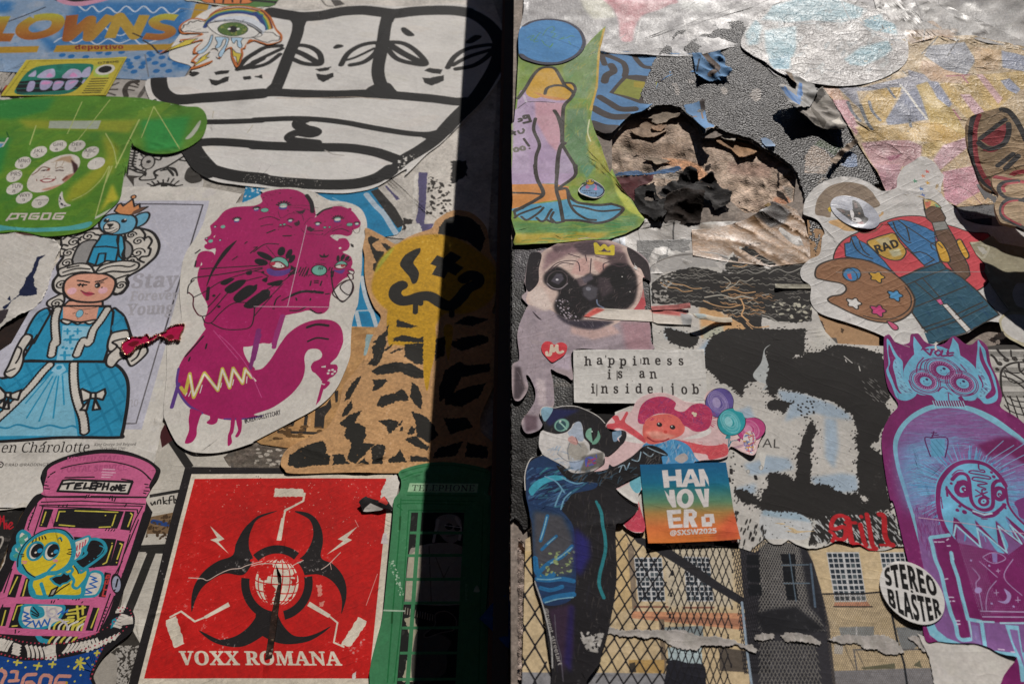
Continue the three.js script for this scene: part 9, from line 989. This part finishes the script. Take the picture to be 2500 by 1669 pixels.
sheet({ ...R0, name: 'stereo_blaster_sticker', label: 'round white sticker lettered STEREO BLASTER in bulging black type', category: 'sticker', layer: 12, k: 1.1, mesh: 5, rim: 0, lifts: [["2045 92", 24, 0.8]], ellipse: "2083 259 158 -36 -142 208", base: '#dad7d4', wear: { grain: 0.06, blot: 0.03, scuff: 0.03, fade: 0 }, draw(c) {
    const f = frame("2083 259 158 -36 -142 208"); c.save(); c.transform(f.rx, f.ry, f.tx, f.ty, f.a[0], f.a[1]); c.font = 'bold 100px sans-serif';
    const row = (str, up) => { const n = str.length, ws = [...str].map((ch) => c.measureText(ch).width), tot = ws.reduce((a, b) => a + b, 0); let x = -0.83; str.split('').forEach((ch, i) => { const w = ws[i] / tot * 1.66, N = 8; for (let k = 0; k < N; k++) { const xa = x + w * k / N, xb = x + w * (k + 1) / N, xm = (xa + xb) / 2, h = Math.sqrt(1 - (xm / 0.93) ** 2 * 0.92) * 0.80, y0 = up ? 0.07 : -0.07 - h, y1 = up ? 0.07 + h : -0.07; c.save(); c.beginPath(); c.rect(xa - 0.002, y0 - 0.06, xb - xa + 0.004, y1 - y0 + 0.12); c.clip(); c.translate(x + w * 0.04, y0); c.scale(w * 0.94 / ws[i], -(y1 - y0) / 72); c.fillStyle = '#1b1a1b'; c.fillText(ch, 0, 0); c.lineWidth = 5; c.strokeStyle = '#1b1a1b'; c.strokeText(ch, 0, 0); c.restore(); } x += w; }); };
    row('STEREO', true); row('BLASTER', false); c.beginPath(); c.arc(0, 0.02, 0.085, 0, 7); c.fillStyle = '#dad7d4'; c.fill(); c.beginPath(); c.arc(0, 0.02, 0.042, 0, 7); c.fillStyle = '#1b1a1b'; c.fill(); c.restore();
  } });

// ---------- cardboard mask standing off the wall ----------
{
  const zb = 0.29, root = thing('cardboard_mask', 'painted cardboard mask with a red eye and lips, standing off the top right wall', 'mask', pt("3455 3169")[0] * U, pt("3455 3169")[1] * U + Y0, zb);
  const bendSheet = (name, outline, zf, draw) => {
    sheetNo++; seed(sheetNo);
    const P = poly(outline).map((p) => dense(p, 22)), xs = P[0].map((q) => q[0]), ys = P[0].map((q) => q[1]), x0 = Math.min(...xs), y0 = Math.min(...ys), w = Math.max(...xs) - x0, h = Math.max(...ys) - y0;
    let g = new TessellateModifier(30, 6).modify(new THREE.ShapeGeometry(new THREE.Shape(P[0].map((q) => new THREE.Vector2(...q))))); if (g.index) g = g.toNonIndexed();
    const a = g.attributes.position.array, pos = [], uv = [], th = 0.004, Z = (X, Y) => zf((X - x0) / w, (Y - y0) / h) + (vn(X * 0.02, Y * 0.02) - 0.5) * 0.0012;
    const push = (X, Y, d) => { pos.push(X * U - root.position.x, Y * U + Y0 - root.position.y, Z(X, Y) - d); uv.push((X - x0) / w, (Y - y0) / h); };
    for (let i = 0; i < a.length; i += 3) push(a[i], a[i + 1], 0);
    for (let i = 0; i < a.length; i += 9) for (const k of [0, 6, 3]) push(a[i + k], a[i + k + 1], th);
    for (let i = 0; i < P[0].length; i++) { const q = P[0][i], r = P[0][(i + 1) % P[0].length]; push(...q, 0); push(...q, th); push(...r, th); push(...q, 0); push(...r, th); push(...r, 0); }
    const geo = new THREE.BufferGeometry(); geo.setAttribute('position', new THREE.Float32BufferAttribute(pos, 3)); geo.setAttribute('uv', new THREE.Float32BufferAttribute(uv, 2)); geo.computeVertexNormals();
    const m = part(root, name, geo, new THREE.MeshPhysicalMaterial({ map: art({ k: 0.9, base: '#bb9c76', draw, wear: { grain: 0.18, blot: 0.14, scuff: 0.1 } }, x0, y0, w, h), roughness: 0.75, bumpMap: tex(paperBump, w * U, h * U, 0.2), bumpScale: 0.0008 }));
    return m;
  };
  const K = '#272226', Rd = '#b02c38';
  bendSheet('face_panel', "~ 3222 3665 14 58 29 38 81 20 95 16 61 0 49 -37 32 -91 27 -148 23 -156 130 -128 -93 -273 -117 70 -103 30 -72 20 -79 41 -45 41 -24 64 -13 130 -10 167", (u, v) => -0.012 + 0.014 * Math.sin(Math.min(1, u * 1.3) * 1.57) + 0.040 * (v - 0.4), (c) => {
    mottle(c, ['#c4a47e', '#b08f6a', '#cdb08a'], 120, 8, 40, 0.3, 3, -0.4);
    S(c, "~ w42 3302 3771 -30 -71 -27 -116 -17 -136 6 -132 29 -96 34 -53 41 -52 90 -31", K); S(c, "~ w25 3325 3760 -37 -83 -27 -115 -17 -136 8 -120 29 -97 42 -53 62 -51 79 -41", Rd); S(c, "~ w38 3483 3785 50 -34 35 -105 27 -148 38 -176", K);
    F(c, "~ 3304 3557 82 52 107 59 -10 -58 -29 -68 -51 -46 -51 -1 -35 33", Rd); S(c, "w26 3296 3568 191 129", K); S(c, "~ w31 3282 3534 37 -51 56 -10 69 34 43 81 13 69", K); S(c, "~ w9 3301 3472 37 -22 46 6", Rd);
    S(c, "w27 3364 3329 115 78", K); S(c, "w30 3408 3297 100 89", K); S(c, "~ w8 3260 3236 127 39 155 34", '#6a5236'); S(c, "~ w27 3554 3255 -94 -1 -53 -54 -9 -74 33 -31", Rd); S(c, "~ w6 3326 3713 83 24 71 36", '#7a6244');
  });
  bendSheet('mouth_panel', "3255 3150 71 17 87 -41 106 22 200 -39 -216 -634 ~ -152 149 -32 29 -41 42 -46 29 -29 26 -7 57 3 60 14 55 38 67 -14 72", (u, v) => 0.004 + 0.012 * Math.sin(Math.min(1, u * 1.4) * 1.57) - 0.006 * (1 - v), (c) => {
    mottle(c, ['#c4a47e', '#b08f6a', '#cdb08a'], 120, 8, 40, 0.3, 3, -0.4);
    S(c, "~ w26 3265 3156 73 -41 87 -41 103 -30", Rd); S(c, "~ w22 3401 3089 -83 4 -45 -32 -9 -51 20 -51 46 -30 43 -20", K); S(c, "~ w17 3389 3073 -64 0 -32 -27 -1 -36", Rd); S(c, "~ w22 3374 2914 -63 20 -48 -21 -34 -66 -1 -69 40 -49 56 -62 67 -42", K); S(c, "~ w12 3346 2914 -48 -1 -45 -31 -19 -65 23 -59 50 -57", Rd); S(c, "w42 3394 2909 49 1", K);
  });
  const fx = pt("3691 3109"); part(root, 'fixing_block', new THREE.BoxGeometry(0.03, 0.05, 0.06), plain(0.3, 0.2, 0.1), fx[0] * U - root.position.x, fx[1] * U + Y0 - root.position.y, -0.036);
}

renderer.render(scene, camera);
